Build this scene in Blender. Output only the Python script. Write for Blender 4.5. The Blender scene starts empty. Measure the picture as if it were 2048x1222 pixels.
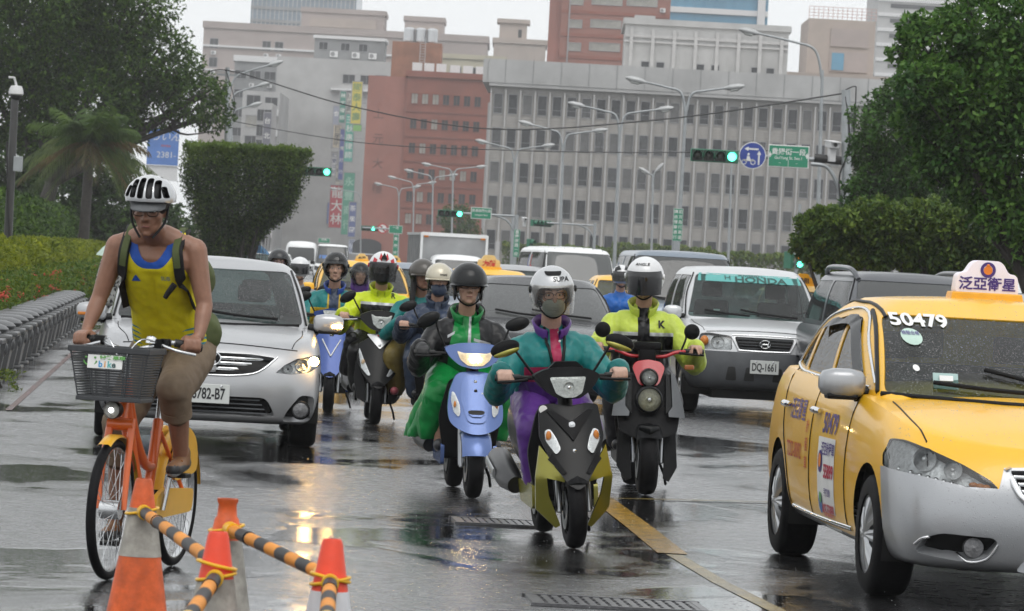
import bpy,bmesh,math,random
import numpy as np
from mathutils import Vector,Matrix,noise as mnoise
from mathutils.bvhtree import BVHTree
random.seed(7);RNG=np.random.default_rng(11)
PI=math.pi;rad=math.radians
SC=bpy.context.scene;COL=SC.collection
# ------ camera, sky, sun, exposure
FPX,CAMH,TH,PH=8200.0,1.55,math.atan(0.055),82/8200.0
_f=Vector((0,math.cos(PH),-math.sin(PH)));_r0=Vector((1,0,0));_u0=_r0.cross(_f)
_r=math.cos(TH)*_r0+math.sin(TH)*_u0;_u=-math.sin(TH)*_r0+math.cos(TH)*_u0
cd=bpy.data.cameras.new('camera');cam=bpy.data.objects.new('camera',cd);COL.objects.link(cam)
cd.sensor_width=36;cd.lens=FPX/2048*36;cd.clip_start=0.5;cd.clip_end=4000
m3=Matrix((_r,_u,-_f)).transposed();cam.matrix_world=Matrix.Translation((0,0,CAMH))@m3.to_4x4()
cd.dof.use_dof=True;cd.dof.focus_distance=26.0;cd.dof.aperture_fstop=14
SC.camera=cam
world=bpy.data.worlds.new('World');SC.world=world;world.use_nodes=True
nt=world.node_tree;nt.nodes.clear()
sky=nt.nodes.new('ShaderNodeTexSky');sky.sky_type='NISHITA';sky.sun_disc=False
sky.sun_elevation=rad(58);sky.sun_rotation=rad(200);sky.air_density=1.0;sky.dust_density=4.0
hs=nt.nodes.new('ShaderNodeHueSaturation');hs.inputs['Saturation'].default_value=0.16
mxw=nt.nodes.new('ShaderNodeMix');mxw.data_type='RGBA';mxw.inputs[0].default_value=0.72
mxw.inputs[7].default_value=(10.6,10.9,11.1,1)
bg=nt.nodes.new('ShaderNodeBackground');bg.inputs[1].default_value=0.10
ow=nt.nodes.new('ShaderNodeOutputWorld')
nt.links.new(sky.outputs[0],hs.inputs['Color']);nt.links.new(hs.outputs[0],mxw.inputs[6])
nt.links.new(mxw.outputs[2],bg.inputs[0]);nt.links.new(bg.outputs[0],ow.inputs[0])
sd=bpy.data.lights.new('sun','SUN');sun=bpy.data.objects.new('sun',sd);COL.objects.link(sun)
sd.energy=0.8;sd.angle=rad(35);sd.color=(1,0.97,0.93);sun.rotation_euler=(rad(32),0,rad(20))
SC.view_settings.view_transform='Standard';SC.view_settings.look='None';SC.view_settings.exposure=0.28
SC.cycles.use_denoising=True;SC.cycles.max_bounces=7;SC.cycles.transparent_max_bounces=12
SC.cycles.volume_bounces=1;SC.cycles.caustics_reflective=False;SC.cycles.caustics_refractive=False
SC.cycles.sample_clamp_indirect=6.0;SC.cycles.use_adaptive_sampling=True;SC.cycles.adaptive_threshold=0.02
ROADRZ=0.0852
def ray(px,py):
 return (_f+(px-1024)/FPX*_r+(611-py)/FPX*_u)
def G(px,py,z=0.0):
 d=ray(px,py);t=(z-CAMH)/d.z;p=Vector((0,0,CAMH))+d*t;return p
KD=FPX/6500.0
def dk(d):return d*KD if isinstance(d,int)else d
def A(px,py,depth):
 d=ray(px,py);return Vector((0,0,CAMH))+d*(depth/d.y)
# ------ materials
MATS={}
def mat(name,col=(.5,.5,.5),rough=.5,metal=0.0,var=.10,vs=6.0,bump=0.0,bs=60.0,coat=0.0,emit=None,es=0.0,spec=.5,rvar=0.0,twoside=None,dirt=0.0,drops=0.0):
 if name in MATS:return MATS[name]
 m=bpy.data.materials.new(name);m.use_nodes=True;n=m.node_tree.nodes;L=m.node_tree.links
 b=n['Principled BSDF'];b.inputs['Roughness'].default_value=rough;b.inputs['Metallic'].default_value=metal
 b.inputs['Specular IOR Level'].default_value=spec
 if coat:b.inputs['Coat Weight'].default_value=coat;b.inputs['Coat Roughness'].default_value=.05
 tc=n.new('ShaderNodeTexCoord')
 nz=n.new('ShaderNodeTexNoise');nz.inputs['Scale'].default_value=vs;nz.inputs['Detail'].default_value=5;nz.inputs['Roughness'].default_value=.65
 L.new(tc.outputs['Object'],nz.inputs['Vector'])
 mr=n.new('ShaderNodeMapRange');mr.inputs[1].default_value=.3;mr.inputs[2].default_value=.7;L.new(nz.outputs[0],mr.inputs[0])
 mx=n.new('ShaderNodeMix');mx.data_type='RGBA';L.new(mr.outputs[0],mx.inputs[0])
 mx.inputs[6].default_value=tuple(min(1,c*(1-var))for c in col)+(1,)
 mx.inputs[7].default_value=tuple(min(1,c*(1+var))for c in col)+(1,)
 out=mx.outputs[2]
 if dirt:
  n2=n.new('ShaderNodeTexNoise');n2.inputs['Scale'].default_value=vs*.35;n2.inputs['Detail'].default_value=8;L.new(tc.outputs['Object'],n2.inputs['Vector'])
  m2=n.new('ShaderNodeMapRange');m2.inputs[1].default_value=.5;m2.inputs[2].default_value=.72;m2.inputs[4].default_value=dirt;L.new(n2.outputs[0],m2.inputs[0])
  mm=n.new('ShaderNodeMix');mm.data_type='RGBA';L.new(m2.outputs[0],mm.inputs[0]);L.new(out,mm.inputs[6]);mm.inputs[7].default_value=(col[0]*.3+.015,col[1]*.3+.013,col[2]*.3+.01,1);out=mm.outputs[2]
 if twoside:
  ge=n.new('ShaderNodeNewGeometry');mm=n.new('ShaderNodeMix');mm.data_type='RGBA'
  L.new(ge.outputs['Backfacing'],mm.inputs[0]);L.new(out,mm.inputs[6]);mm.inputs[7].default_value=tuple(twoside)+(1,);out=mm.outputs[2]
 L.new(out,b.inputs['Base Color'])
 if rvar:
  m3_=n.new('ShaderNodeMapRange');m3_.inputs[3].default_value=max(0,rough-rvar);m3_.inputs[4].default_value=min(1,rough+rvar);L.new(nz.outputs[0],m3_.inputs[0]);L.new(m3_.outputs[0],b.inputs['Roughness'])
 if bump or drops:
  if drops:
   h=n.new('ShaderNodeTexVoronoi');h.inputs['Scale'].default_value=bs;L.new(tc.outputs['Object'],h.inputs['Vector'])
   hr=n.new('ShaderNodeMapRange');hr.inputs[1].default_value=.16;hr.inputs[2].default_value=.36;hr.inputs[3].default_value=1;hr.inputs[4].default_value=0;L.new(h.outputs[0],hr.inputs[0]);ho=hr.outputs[0];st=drops
  else:
   h=n.new('ShaderNodeTexNoise');h.inputs['Scale'].default_value=bs;h.inputs['Detail'].default_value=4;L.new(tc.outputs['Object'],h.inputs['Vector']);ho=h.outputs[0];st=bump
  bp=n.new('ShaderNodeBump');bp.inputs['Strength'].default_value=st;bp.inputs['Distance'].default_value=.01;L.new(ho,bp.inputs['Height']);L.new(bp.outputs[0],b.inputs['Normal'])
  if coat and drops:L.new(bp.outputs[0],b.inputs['Coat Normal'])
 if emit:b.inputs['Emission Color'].default_value=tuple(emit)+(1,);b.inputs['Emission Strength'].default_value=es
 MATS[name]=m;return m
def glass(name,tint=(.6,.66,.66),refl=1.0,rough=.02,drops=0.0,bs=90,haze=0.0):
 if name in MATS:return MATS[name]
 m=bpy.data.materials.new(name);m.use_nodes=True;n=m.node_tree.nodes;L=m.node_tree.links;n.clear()
 o=n.new('ShaderNodeOutputMaterial');t=n.new('ShaderNodeBsdfTransparent');t.inputs[0].default_value=tuple(tint)+(1,)
 g=n.new('ShaderNodeBsdfGlossy');g.inputs['Roughness'].default_value=rough;g.inputs[0].default_value=(refl,refl,refl,1)
 fr=n.new('ShaderNodeFresnel');fr.inputs[0].default_value=1.55;mx=n.new('ShaderNodeMixShader')
 src=t.outputs[0]
 if haze:
  d=n.new('ShaderNodeBsdfDiffuse');d.inputs[0].default_value=(.45,.47,.47,1);mh=n.new('ShaderNodeMixShader');mh.inputs[0].default_value=haze
  L.new(t.outputs[0],mh.inputs[1]);L.new(d.outputs[0],mh.inputs[2]);src=mh.outputs[0]
 L.new(fr.outputs[0],mx.inputs[0]);L.new(src,mx.inputs[1]);L.new(g.outputs[0],mx.inputs[2]);L.new(mx.outputs[0],o.inputs[0])
 if drops:
  tc=n.new('ShaderNodeTexCoord');h=n.new('ShaderNodeTexVoronoi');h.inputs['Scale'].default_value=bs;L.new(tc.outputs['Object'],h.inputs['Vector'])
  hr=n.new('ShaderNodeMapRange');hr.inputs[1].default_value=.12;hr.inputs[2].default_value=.34;hr.inputs[3].default_value=1;hr.inputs[4].default_value=0;L.new(h.outputs[0],hr.inputs[0])
  bp=n.new('ShaderNodeBump');bp.inputs['Strength'].default_value=drops;bp.inputs['Distance'].default_value=.01;L.new(hr.outputs[0],bp.inputs['Height'])
  L.new(bp.outputs[0],g.inputs['Normal']);L.new(bp.outputs[0],fr.inputs['Normal'])
 MATS[name]=m;return m
# ------ mesh building
def spline(pts,n,closed=False):
 """Catmull-Rom through pts, n samples"""
 P=[Vector(p)for p in pts];k=len(P);out=[]
 segs=k if closed else k-1
 for i in range(n+(0 if closed else 1)):
  t=i*segs/n;s=min(int(t),segs-1);f=t-s
  g=(lambda j:P[j%k])if closed else (lambda j:P[max(0,min(k-1,j))])
  a,b,c,d=g(s-1),g(s),g(s+1),g(s+2)
  out.append(0.5*((2*b)+(c-a)*f+(2*a-5*b+4*c-d)*f*f+(3*b-a-3*c+d)*f**3))
 return out
def lerp_tab(tab,x):
 if x<=tab[0][0]:return tab[0][1]
 for (a,va),(b,vb)in zip(tab,tab[1:]):
  if x<=b:return va+(vb-va)*(x-a)/(b-a)
 return tab[-1][1]
class MB:
 def __init__(s):s.v=[];s.f=[];s.m=[]
 def add(s,vs,fs,M=None,mi=0):
  o=len(s.v)
  s.v.extend([tuple(M@Vector(v))for v in vs]if M is not None else [tuple(v)for v in vs])
  s.f.extend([tuple(i+o for i in f)for f in fs]);s.m.extend([mi]*len(fs));return s
 def box(s,c,d,M=None,rz=0,mi=0,taper=1.0,rx=0):
  x,y,z=d[0]/2,d[1]/2,d[2]/2;R=Matrix.Translation(c)@Matrix.Rotation(rz,4,'Z')@Matrix.Rotation(rx,4,'X')
  if M is not None:R=M@R
  t=taper
  vs=[(-x,-y,-z),(x,-y,-z),(x,y,-z),(-x,y,-z),(-x*t,-y*t,z),(x*t,-y*t,z),(x*t,y*t,z),(-x*t,y*t,z)]
  return s.add(vs,[(0,3,2,1),(4,5,6,7),(0,1,5,4),(1,2,6,5),(2,3,7,6),(3,0,4,7)],R,mi)
 def tube(s,pts,r,n=10,cap=True,mi=0,sx=1.0,sm=0,up=None):
  P=[Vector(p)for p in pts]
  rs=list(r)if isinstance(r,(list,tuple))else [r]*len(P)
  if sm and len(P)>2:
   k=len(P);P2=spline(P,sm*(k-1));rs=[lerp_tab(list(enumerate(rs)),i/sm)for i in range(len(P2))];P=P2
  o=len(s.v);last=None
  for i,p in enumerate(P):
   t=(P[min(i+1,len(P)-1)]-P[max(i-1,0)]).normalized()
   if last is None:
    a=Vector(up)if up else (Vector((0,0,1))if abs(t.z)<.9 else Vector((1,0,0)))
   else:a=last
   b=t.cross(a).normalized();a=b.cross(t).normalized();last=a
   for k in range(n):
    w=2*PI*k/n;q=p+rs[i]*(math.cos(w)*sx*b+math.sin(w)*a);s.v.append(tuple(q))
  for i in range(len(P)-1):
   for k in range(n):
    s.f.append((o+i*n+k,o+i*n+(k+1)%n,o+(i+1)*n+(k+1)%n,o+(i+1)*n+k));s.m.append(mi)
  if cap:
   s.f.append(tuple(o+k for k in range(n))[::-1]);s.m.append(mi)
   e=o+(len(P)-1)*n;s.f.append(tuple(e+k for k in range(n)));s.m.append(mi)
  return s
 def lathe(s,prof,n=24,M=None,mi=0,axis='Z',arc=2*PI,closed=False):
  vs=[];fs=[];full=abs(arc-2*PI)<1e-6;nn=n if full else n+1
  for i in range(nn):
   w=arc*i/n;c,q=math.cos(w),math.sin(w)
   for (r,z)in prof:
    p=(r*c,r*q,z)
    if axis=='X':p=(p[2],p[0],p[1])
    elif axis=='Y':p=(p[1],p[2],p[0])
    vs.append(p)
  k=len(prof)
  for i in range(n):
   for j in range(k if closed else k-1):
    a=i*k+j;b=((i+1)%nn)*k+j;j2=(j+1)%k-j
    fs.append((a,b,b+j2,a+j2))
  return s.add(vs,fs,M,mi)
 def ell(s,c,r,nu=16,nv=10,M=None,mi=0):
  vs=[];fs=[]
  for j in range(nv+1):
   th=PI*j/nv
   for i in range(nu):
    w=2*PI*i/nu;vs.append((c[0]+r[0]*math.sin(th)*math.cos(w),c[1]+r[1]*math.sin(th)*math.sin(w),c[2]+r[2]*math.cos(th)))
  for j in range(nv):
   for i in range(nu):
    a=j*nu+i;b=j*nu+(i+1)%nu;fs.append((a,a+nu,b+nu,b))
  return s.add(vs,fs,M,mi)
 def prism(s,poly,d0,d1,ax='Y',M=None,mi=0):
  """polygon in the plane across ax, extruded from d0 to d1; ax 'Y' polygon is (x,z), 'X' polygon is (y,z), 'Z' polygon is (x,y)"""
  def p3(a,b,d):return {'Y':(a,d,b),'X':(d,a,b),'Z':(a,b,d)}[ax]
  k=len(poly);vs=[p3(a,b,d0)for a,b in poly]+[p3(a,b,d1)for a,b in poly]
  fs=[tuple(range(k)),tuple(range(2*k-1,k-1,-1))]+[(i,i+k,(i+1)%k+k,(i+1)%k)for i in range(k)]
  return s.add(vs,fs,M,mi)
 def build(s,name,m,parent=None,smooth=40,loc=None,rz=None,bevel=0,fix=True):
  me=bpy.data.meshes.new(name);me.from_pydata(s.v,[],s.f)
  ms=m if isinstance(m,(list,tuple))else [m]
  for q in ms:me.materials.append(q)
  if len(ms)>1:me.polygons.foreach_set('material_index',s.m)
  if fix or bevel:
   bm=bmesh.new();bm.from_mesh(me)
   if bevel:
    bmesh.ops.recalc_face_normals(bm,faces=bm.faces)
    bmesh.ops.bevel(bm,geom=[e for e in bm.edges if e.is_manifold and e.calc_face_angle(0)>.6],offset=bevel,segments=2,affect='EDGES',profile=.6,clamp_overlap=True)
   bmesh.ops.recalc_face_normals(bm,faces=bm.faces);bm.to_mesh(me);bm.free()
  return finish(me,name,parent,smooth,loc,rz)
def finish(me,name,parent=None,smooth=40,loc=None,rz=None):
 if smooth:
  me.shade_smooth()
  if smooth<180:me.set_sharp_from_angle(angle=rad(smooth))
 o=bpy.data.objects.new(name,me);COL.objects.link(o)
 if parent is not None:o.parent=parent
 if loc is not None:o.location=loc
 if rz is not None:o.rotation_euler=(0,0,rz)
 return o
def np_obj(name,V,Fq,m,parent=None,smooth=0,mi=None):
 """fast mesh from numpy arrays: V (n,3), Fq (k,3 or 4)"""
 me=bpy.data.meshes.new(name);k=Fq.shape[1]
 me.vertices.add(len(V));me.vertices.foreach_set('co',np.ascontiguousarray(V,np.float32).ravel())
 me.loops.add(Fq.size);me.loops.foreach_set('vertex_index',np.ascontiguousarray(Fq,np.int32).ravel())
 me.polygons.add(len(Fq));me.polygons.foreach_set('loop_start',np.arange(0,Fq.size,k,dtype=np.int32))
 ms=m if isinstance(m,(list,tuple))else [m]
 for q in ms:me.materials.append(q)
 if mi is not None:me.polygons.foreach_set('material_index',np.asarray(mi,np.int32))
 me.update(calc_edges=True);me.validate()
 return finish(me,name,parent,smooth)
def tag(o,label=None,cat=None,group=None,kind=None):
 if label:o['label']=label
 if cat:o['category']=cat
 if group:o['group']=group
 if kind:o['kind']=kind
 return o
def thing(name,label,cat,loc=(0,0,0),rz=0,group=None):
 o=bpy.data.objects.new(name,None);COL.objects.link(o);o.location=loc;o.rotation_euler=(0,0,rz);o.empty_display_size=.2
 return tag(o,label,cat,group)
def copy_tree(o,parent=None,loc=None,rz=None,label=None):
 c=o.copy();COL.objects.link(c);c.parent=parent
 if loc is not None:c.location=loc
 if rz is not None:c.rotation_euler=(0,0,rz)
 if label:c['label']=label
 for ch in list(o.children):copy_tree(ch,c)
 return c
def inst(o,parent,loc,rz=0,scale=None):
 c=o.copy();COL.objects.link(c);c.parent=parent;c.location=loc;c.rotation_euler=(0,0,rz)
 if scale:c.scale=scale
 return c
TMPS=bpy.data.scenes.new('workbench')
def baked(ob):
 TMPS.collection.objects.link(ob)
 with bpy.context.temp_override(scene=TMPS,view_layer=TMPS.view_layers[0]):
  dg=bpy.context.evaluated_depsgraph_get();me=bpy.data.meshes.new_from_object(ob.evaluated_get(dg))
 return me
_TX={}
def text_geo(s,size=1.0,align='CENTER',bold=0.0,space=1.0):
 key=(s,bold,space)
 if key not in _TX:
  cu=bpy.data.curves.new('t','FONT');cu.body=s;cu.align_x='CENTER';cu.align_y='CENTER';cu.resolution_u=3;cu.offset=bold;cu.space_character=space
  ob=bpy.data.objects.new('t',cu);me=baked(ob)
  V=[tuple(v.co)for v in me.vertices];Fc=[tuple(p.vertices)for p in me.polygons]
  bpy.data.objects.remove(ob);bpy.data.curves.remove(cu);bpy.data.meshes.remove(me)
  _TX[key]=(V,Fc)
 V,Fc=_TX[key]
 return [(v[0]*size,v[1]*size,0)for v in V],Fc
def text_on(name,s,size,m,parent,loc,R=None,bold=0.0,sx=1.0,vertical=False,shear=0.0,pitch=1.0,space=1.0):
 """lettering standing in the XZ plane facing -Y (before R), as one flat print"""
 mb=MB();R=R or Matrix.Identity(4);T=Matrix.Translation(loc)@R
 items=[(s,0)]if not vertical else [(c,-(i-(len(s)-1)/2)*size*pitch)for i,c in enumerate(s)if c!=' ']
 for c,dz in items:
  V,Fc=text_geo(c,size,bold=bold,space=space)
  mb.add([(x*sx+shear*y,0,y+dz)for x,y,z in V],Fc,T)
 return mb.build(name,m,parent,smooth=0,fix=False)
# ------ ground and markings
def road_material():
 m=bpy.data.materials.new('wet_asphalt');m.use_nodes=True;n=m.node_tree.nodes;L=m.node_tree.links;b=n['Principled BSDF']
 tc=n.new('ShaderNodeTexCoord')
 def nz(scale,detail=6,rough=.6,vec=None,dist=0):
  q=n.new('ShaderNodeTexNoise');q.inputs['Scale'].default_value=scale;q.inputs['Detail'].default_value=detail;q.inputs['Roughness'].default_value=rough;q.inputs['Distortion'].default_value=dist
  L.new(vec or tc.outputs['Object'],q.inputs['Vector']);return q.outputs[0]
 def mrg(src,a,b_,c,d):
  q=n.new('ShaderNodeMapRange');q.inputs[1].default_value=a;q.inputs[2].default_value=b_;q.inputs[3].default_value=c;q.inputs[4].default_value=d;q.clamp=True;L.new(src,q.inputs[0]);return q.outputs[0]
 def mth(op,a,b_):
  q=n.new('ShaderNodeMath');q.operation=op
  for i,v in enumerate((a,b_)):
   if isinstance(v,(int,float)):q.inputs[i].default_value=v
   else:L.new(v,q.inputs[i])
  return q.outputs[0]
 mp=n.new('ShaderNodeMapping');mp.inputs['Scale'].default_value=(1.0,.55,1);L.new(tc.outputs['Object'],mp.inputs[0])
 pud=mrg(nz(.55,4,.62,mp.outputs[0],.6),.455,.565,0,1)
 grain=nz(70,1,.8);mid=nz(11,2,.7)
 colv=mrg(nz(1.1,3,.7),.3,.7,.016,.042)
 cc=n.new('ShaderNodeCombineColor')
 for i in range(3):L.new(mth('MULTIPLY',colv,(1.0,1.0,1.04)[i]),cc.inputs[i])
 L.new(cc.outputs[0],b.inputs['Base Color'])
 L.new(mth('ADD',mth('MULTIPLY',mrg(mid,.3,.7,.10,.30),mth('SUBTRACT',1.0,pud)),.04),b.inputs['Roughness'])
 drop=n.new('ShaderNodeTexVoronoi');drop.inputs['Scale'].default_value=17;L.new(tc.outputs['Object'],drop.inputs['Vector'])
 ring=mrg(drop.outputs[0],.0,.20,1,0)
 h=mth('ADD',mth('MULTIPLY',grain,mth('SUBTRACT',1.10,pud)),mth('MULTIPLY',ring,.5))
 h2=mth('ADD',h,mth('MULTIPLY',mid,mth('SUBTRACT',1.1,pud)))
 bp=n.new('ShaderNodeBump');bp.inputs['Strength'].default_value=1.0;bp.inputs['Distance'].default_value=.0048;L.new(h2,bp.inputs['Height'])
 L.new(bp.outputs[0],b.inputs['Normal']);b.inputs['IOR'].default_value=1.5;b.inputs['Specular IOR Level'].default_value=.75
 b.inputs['Coat Weight'].default_value=.55;b.inputs['Coat IOR'].default_value=1.45;L.new(mth('ADD',mth('MULTIPLY',mrg(mid,.3,.7,.06,.2),mth('SUBTRACT',1.0,pud)),.03),b.inputs['Coat Roughness']);L.new(bp.outputs[0],b.inputs['Coat Normal'])
 return m
ROAD=road_material()
g=MB();g.add([(-520,-40,0),(520,-40,0),(520,1330,0),(-520,1330,0)],[(0,1,2,3)])
tag(g.build('road',ROAD,smooth=0),'wide wet asphalt avenue full of puddles and reflections',None,kind='structure')
def mark(name,pts,w,m,label,z=.004):
 P=[Vector((p.x,p.y,z))for p in pts];mb=MB();vs=[]
 for i,p in enumerate(P):
  t=(P[min(i+1,len(P)-1)]-P[max(i-1,0)]).normalized();nrm=Vector((t.y,-t.x,0))*w/2;vs+=[p-nrm,p+nrm]
 mb.add(vs,[(2*i,2*i+1,2*i+3,2*i+2)for i in range(len(P)-1)])
 return tag(mb.build(name,m,smooth=0),label,kind='structure')
YEL=mat('worn_yellow_road_paint',(.36,.20,.012),.16,var=.4,vs=14,bump=.35,bs=90,rvar=.12,dirt=.75)
YEL2=mat('faded_yellow_road_paint',(.24,.18,.06),.16,var=.5,vs=9,bump=.35,bs=90,rvar=.12,dirt=.9)
REDP=mat('red_kerb_paint',(.12,.025,.022),.2,var=.5,vs=6,dirt=.9,rvar=.1)
mark('painted_line',[G(1185,985),G(1210,1003),G(1275,1052),G(1345,1108)],.17,YEL,'thick yellow painted line curving away beside the front scooter')
mark('painted_line',[G(1348,1110),G(1440,1165),G(1560,1225),G(1660,1270)],.09,YEL2,'faded pale yellow line running on towards the viewer',.003)
mark('painted_line',[G(1205,998),G(1500,1005),G(1800,1018),G(2060,1030)],.09,YEL2,'thin yellow line running across the lane behind the taxi wheels',.008)
IRON=mat('cast_iron',(.10,.10,.105),.3,.4,var=.3,vs=30,bump=.3)
DARK=mat('dark_void',(.016,.016,.016),.4)
def grate(c,w,d,rz,label,nb=9):
 t=thing('drain_grate',label,'grate',(c.x,c.y,0),rz,'drain grates in the road')
 mb=MB();mb.box((0,0,.002),(w,d,.004));mb.build('pit',DARK,t,0)
 mb=MB()
 for s in (-1,1):mb.box((0,s*d/2,.008),(w+.06,.035,.014));mb.box((s*w/2,0,.007),(.035,d-.04,.014))
 mb.build('frame',IRON,t,0)
 b0=MB().box((0,0,.007),(.03,d-.04,.01)).build('bar',IRON,t,0);b0.location=(-w/2+w/nb*.5,0,0)
 for i in range(1,nb):inst(b0,t,(-w/2+w/nb*(i+.5),0,0))
 c0=MB().box((0,0,.0075),(w-.04,.018,.009)).build('crossbar',IRON,t,0);c0.location=(0,-d*.25,0)
 inst(c0,t,(0,0,0));inst(c0,t,(0,d*.25,0))
grate(G(1000,1047),.52,.5,ROADRZ,'iron drain grate in the road behind the olive scooter',12)
grate(G(1232,1210),.78,.5,ROADRZ,'iron drain grate at the bottom edge below the olive scooter',16)
# ------ buildings
CONC=mat('grey_concrete_wall',(.43,.43,.425),.75,var=.12,vs=.35,dirt=.35)
CONC2=mat('dark_grey_concrete_wall',(.24,.245,.25),.75,var=.14,vs=.4,dirt=.4)
BEIGE=mat('beige_tile_wall',(.40,.34,.30),.7,var=.08,vs=.4,dirt=.2)
PINK=mat('pinkish_beige_wall',(.37,.315,.295),.7,var=.08,vs=.3,dirt=.2)
CREAM=mat('cream_wall',(.48,.44,.33),.7,var=.08,vs=.4,dirt=.2)
BRICK=mat('red_brick_tile',(.25,.078,.052),.65,var=.16,vs=.3,dirt=.35)
BRICK2=mat('weathered_red_tile_side',(.32,.125,.095),.65,var=.14,vs=.25,dirt=.3)
BROWN=mat('brown_red_tile',(.28,.115,.085),.65,var=.1,vs=.4,dirt=.15)
SPAN=mat('beige_course_spandrel',(.42,.395,.365),.75,var=.14,vs=1.2)
PIL=mat('light_pilaster_stone',(.46,.455,.45),.7,var=.1,vs=1.5)
WIN=mat('dark_window_glass',(.032,.035,.04),.2,spec=.3,var=.3,vs=.6)
WIN2=mat('curtained_window',(.30,.29,.26),.3,var=.3,vs=.8)
FRM=mat('window_frame_aluminium',(.32,.32,.33),.4,.4)
FRMR=mat('brick_window_surround',(.19,.062,.044),.6)
BLUEG=mat('blue_curtain_glass',(.10,.27,.40),.12,var=.15,vs=.1)
TOWERB=mat('blue_grey_tower_glass',(.16,.22,.28),.2,var=.1,vs=.2)
WHITE=mat('white_painted_panel',(.68,.68,.68),.5,var=.06)
STEEL=mat('brushed_steel_tank',(.55,.56,.57),.28,.9,var=.1,bump=.1)
GALV=mat('galvanised_pole',(.34,.36,.37),.45,.55,var=.15,vs=3)
def window_proto(w,h,style=0,frame=FRM,pane=WIN):
 mb=MB();t=.08
 for s in (-1,1):mb.box((s*(w/2-t/2),-.05,0),(t,.10,h));mb.box((0,-.048,s*(h/2-t/2)),(w-2*t,.10,t))
 if style==1:mb.box((0,-.045,0),(.05,.07,h-2*t))
 if style==2:
  mb.box((0,-.05,0),(w*.5,.16,h*.30),mi=1);mb.box((0,-.04,-h*.2),(w-2*t,.06,.04))
 if style==3:mb.box((0,-.16,-h/2-.05),(w+.2,.3,.1))
 mb.box((0,-.012,0),(w-2*t,.02,h-2*t),mi=1)
 o=mb.build('window',[frame,pane],None,0);return o
class Bld:
 """a building facing the camera: front plane through pixel edges at the given depth, turned by rz"""
 def __init__(s,name,label,x0,x1,ytop,d,deep,m,rz=0.0,zbase=0,cat='building'):
  d=dk(d);a=A(x0,ytop,d);b=A(x1,ytop+(x1-x0)*.055,d);s.w=b.x-a.x;s.h=a.z-zbase;s.d=d;s.ppm=FPX/d
  s.t=thing(name,label,cat,(a.x,d,zbase),rz);s.deep=deep
  mb=MB();mb.box((s.w/2,deep/2,s.h/2),(s.w,deep,s.h));s.wall=mb.build('wall',m,s.t,0)
 def part(s,name,m,boxes,smooth=0):
  mb=MB()
  for c,dm in boxes:mb.box(c,dm)
  return mb.build(name,m,s.t,smooth)
 def parapet(s,m,h=.9,out=.15,z=None):
  z=s.h if z is None else z;w,D=s.w,s.deep
  s.part('parapet',m,[((w/2,-out/2,z+h/2-.3),(w+2*out,.3+out,h)),((-out/2,D/2,z+h/2-.3),(.3+out,D-.4,h-.02)),((w+out/2,D/2,z+h/2-.3),(.3+out,D-.4,h-.02))])
 def windows(s,proto,xs,zs,side=None,skip=0.0,alt=None):
  first=[True]
  for z in zs:
   for x in xs:
    if skip and random.random()<skip:continue
    p=alt if (alt is not None and random.random()<.3)else proto
    if side is None:inst(p,s.t,(x,-.003,z))
    elif side=='L':inst(p,s.t,(-.003,x,z),-PI/2)
    else:inst(p,s.t,(s.w+.003,x,z),PI/2)
 def ac(s,xs,zs):
  for z in zs:
   for x in xs:inst(AC0,s.t,(x,-.25,z))
PROTOS=[]
def proto(o):o.location=(0,0,-500);PROTOS.append(o);return o
mb=MB();mb.box((0,0,0),(.8,.35,.6));mb.lathe([(.0,0),(.22,0),(.22,.03),(.0,.03)],14,Matrix.Translation((-.1,-.178,0))@Matrix.Rotation(PI/2,4,'X'),1)
AC0=proto(mb.build('air_conditioner',[WHITE,CONC2],None,0))
def frange(a,b,n):return [a+(b-a)*i/(n-1)for i in range(n)]if n>1 else [(a+b)/2]
D1=360*KD
B1=Bld('office_building','long grey government block with rows of vertical pilasters and dark windows',985,1985,118,D1,30,SPAN,rz=-.015)
nb=34;bw=B1.w/nb;fl=68/B1.ppm;topw=B1.h-88/B1.ppm
wp=proto(window_proto(bw*.66,fl*.60,2,FRM,WIN))
zs=[topw-i*fl for i in range(6)]
wpb=[wp,wp,proto(window_proto(bw*.66,fl*.60,2,FRM,mat('window_half_blind',(.06,.063,.067),.25,var=.5,vs=1.2))),proto(window_proto(bw*.66,fl*.60,0,FRM,mat('window_blind',(.11,.11,.11),.4,var=.3,vs=1.0)))]
for z in zs:
 for i in range(nb):inst(random.choice(wpb),B1.t,(bw*(i+.55),-.003,z))
pl=MB().box((0,-.45,(topw+.4*fl)/2),(bw*.09,.6,topw+.4*fl)).box((0,-.55,2.0),(bw*.30,1.0,4.0)).build('pilaster',PIL,None,0);proto(pl)
for i in range(nb+1):inst(pl,B1.t,(bw*(i+.05),0,0))
B1.part('cornice',CONC,[((B1.w/2,-.35,B1.h-1.3),(B1.w+.6,1.3,2.6)),((B1.w/2,-.45,B1.h-2.8),(B1.w+.4,.95,.35)),((-.35,14,B1.h-1.3),(1.2,29,2.58))])
ps=MB().box((0,-1.02,B1.h-1.3),(.06,.06,2.6)).build('joint_strip',CONC2,None,0);proto(ps)
for i in range(18):inst(ps,B1.t,(B1.w*(i+.5)/18,0,0))
for i in range(4):B1.part('course',PIL,[((B1.w/2,-.05,B1.h-3.12-i*.16),(B1.w,.12,.07))])
for r in range(5):
 for k in range(5):B1.part('course',CONC,[((B1.w/2,-.02,topw-fl*(r+.5)+(k-2)*.3),(B1.w,.05,.05))])
B1.part('side_wall',CONC,[((-.12,15,B1.h/2-2.4),(.2,29.9,B1.h-4.8))])
B1b=Bld('rooftop_block','stepped grey upper storey set back on the office roof',1252,1578,42,D1+18.0,22,CONC,rz=-.015,zbase=B1.h-2)
w2=proto(window_proto(1.0,.95,0,FRM,WIN))
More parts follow.
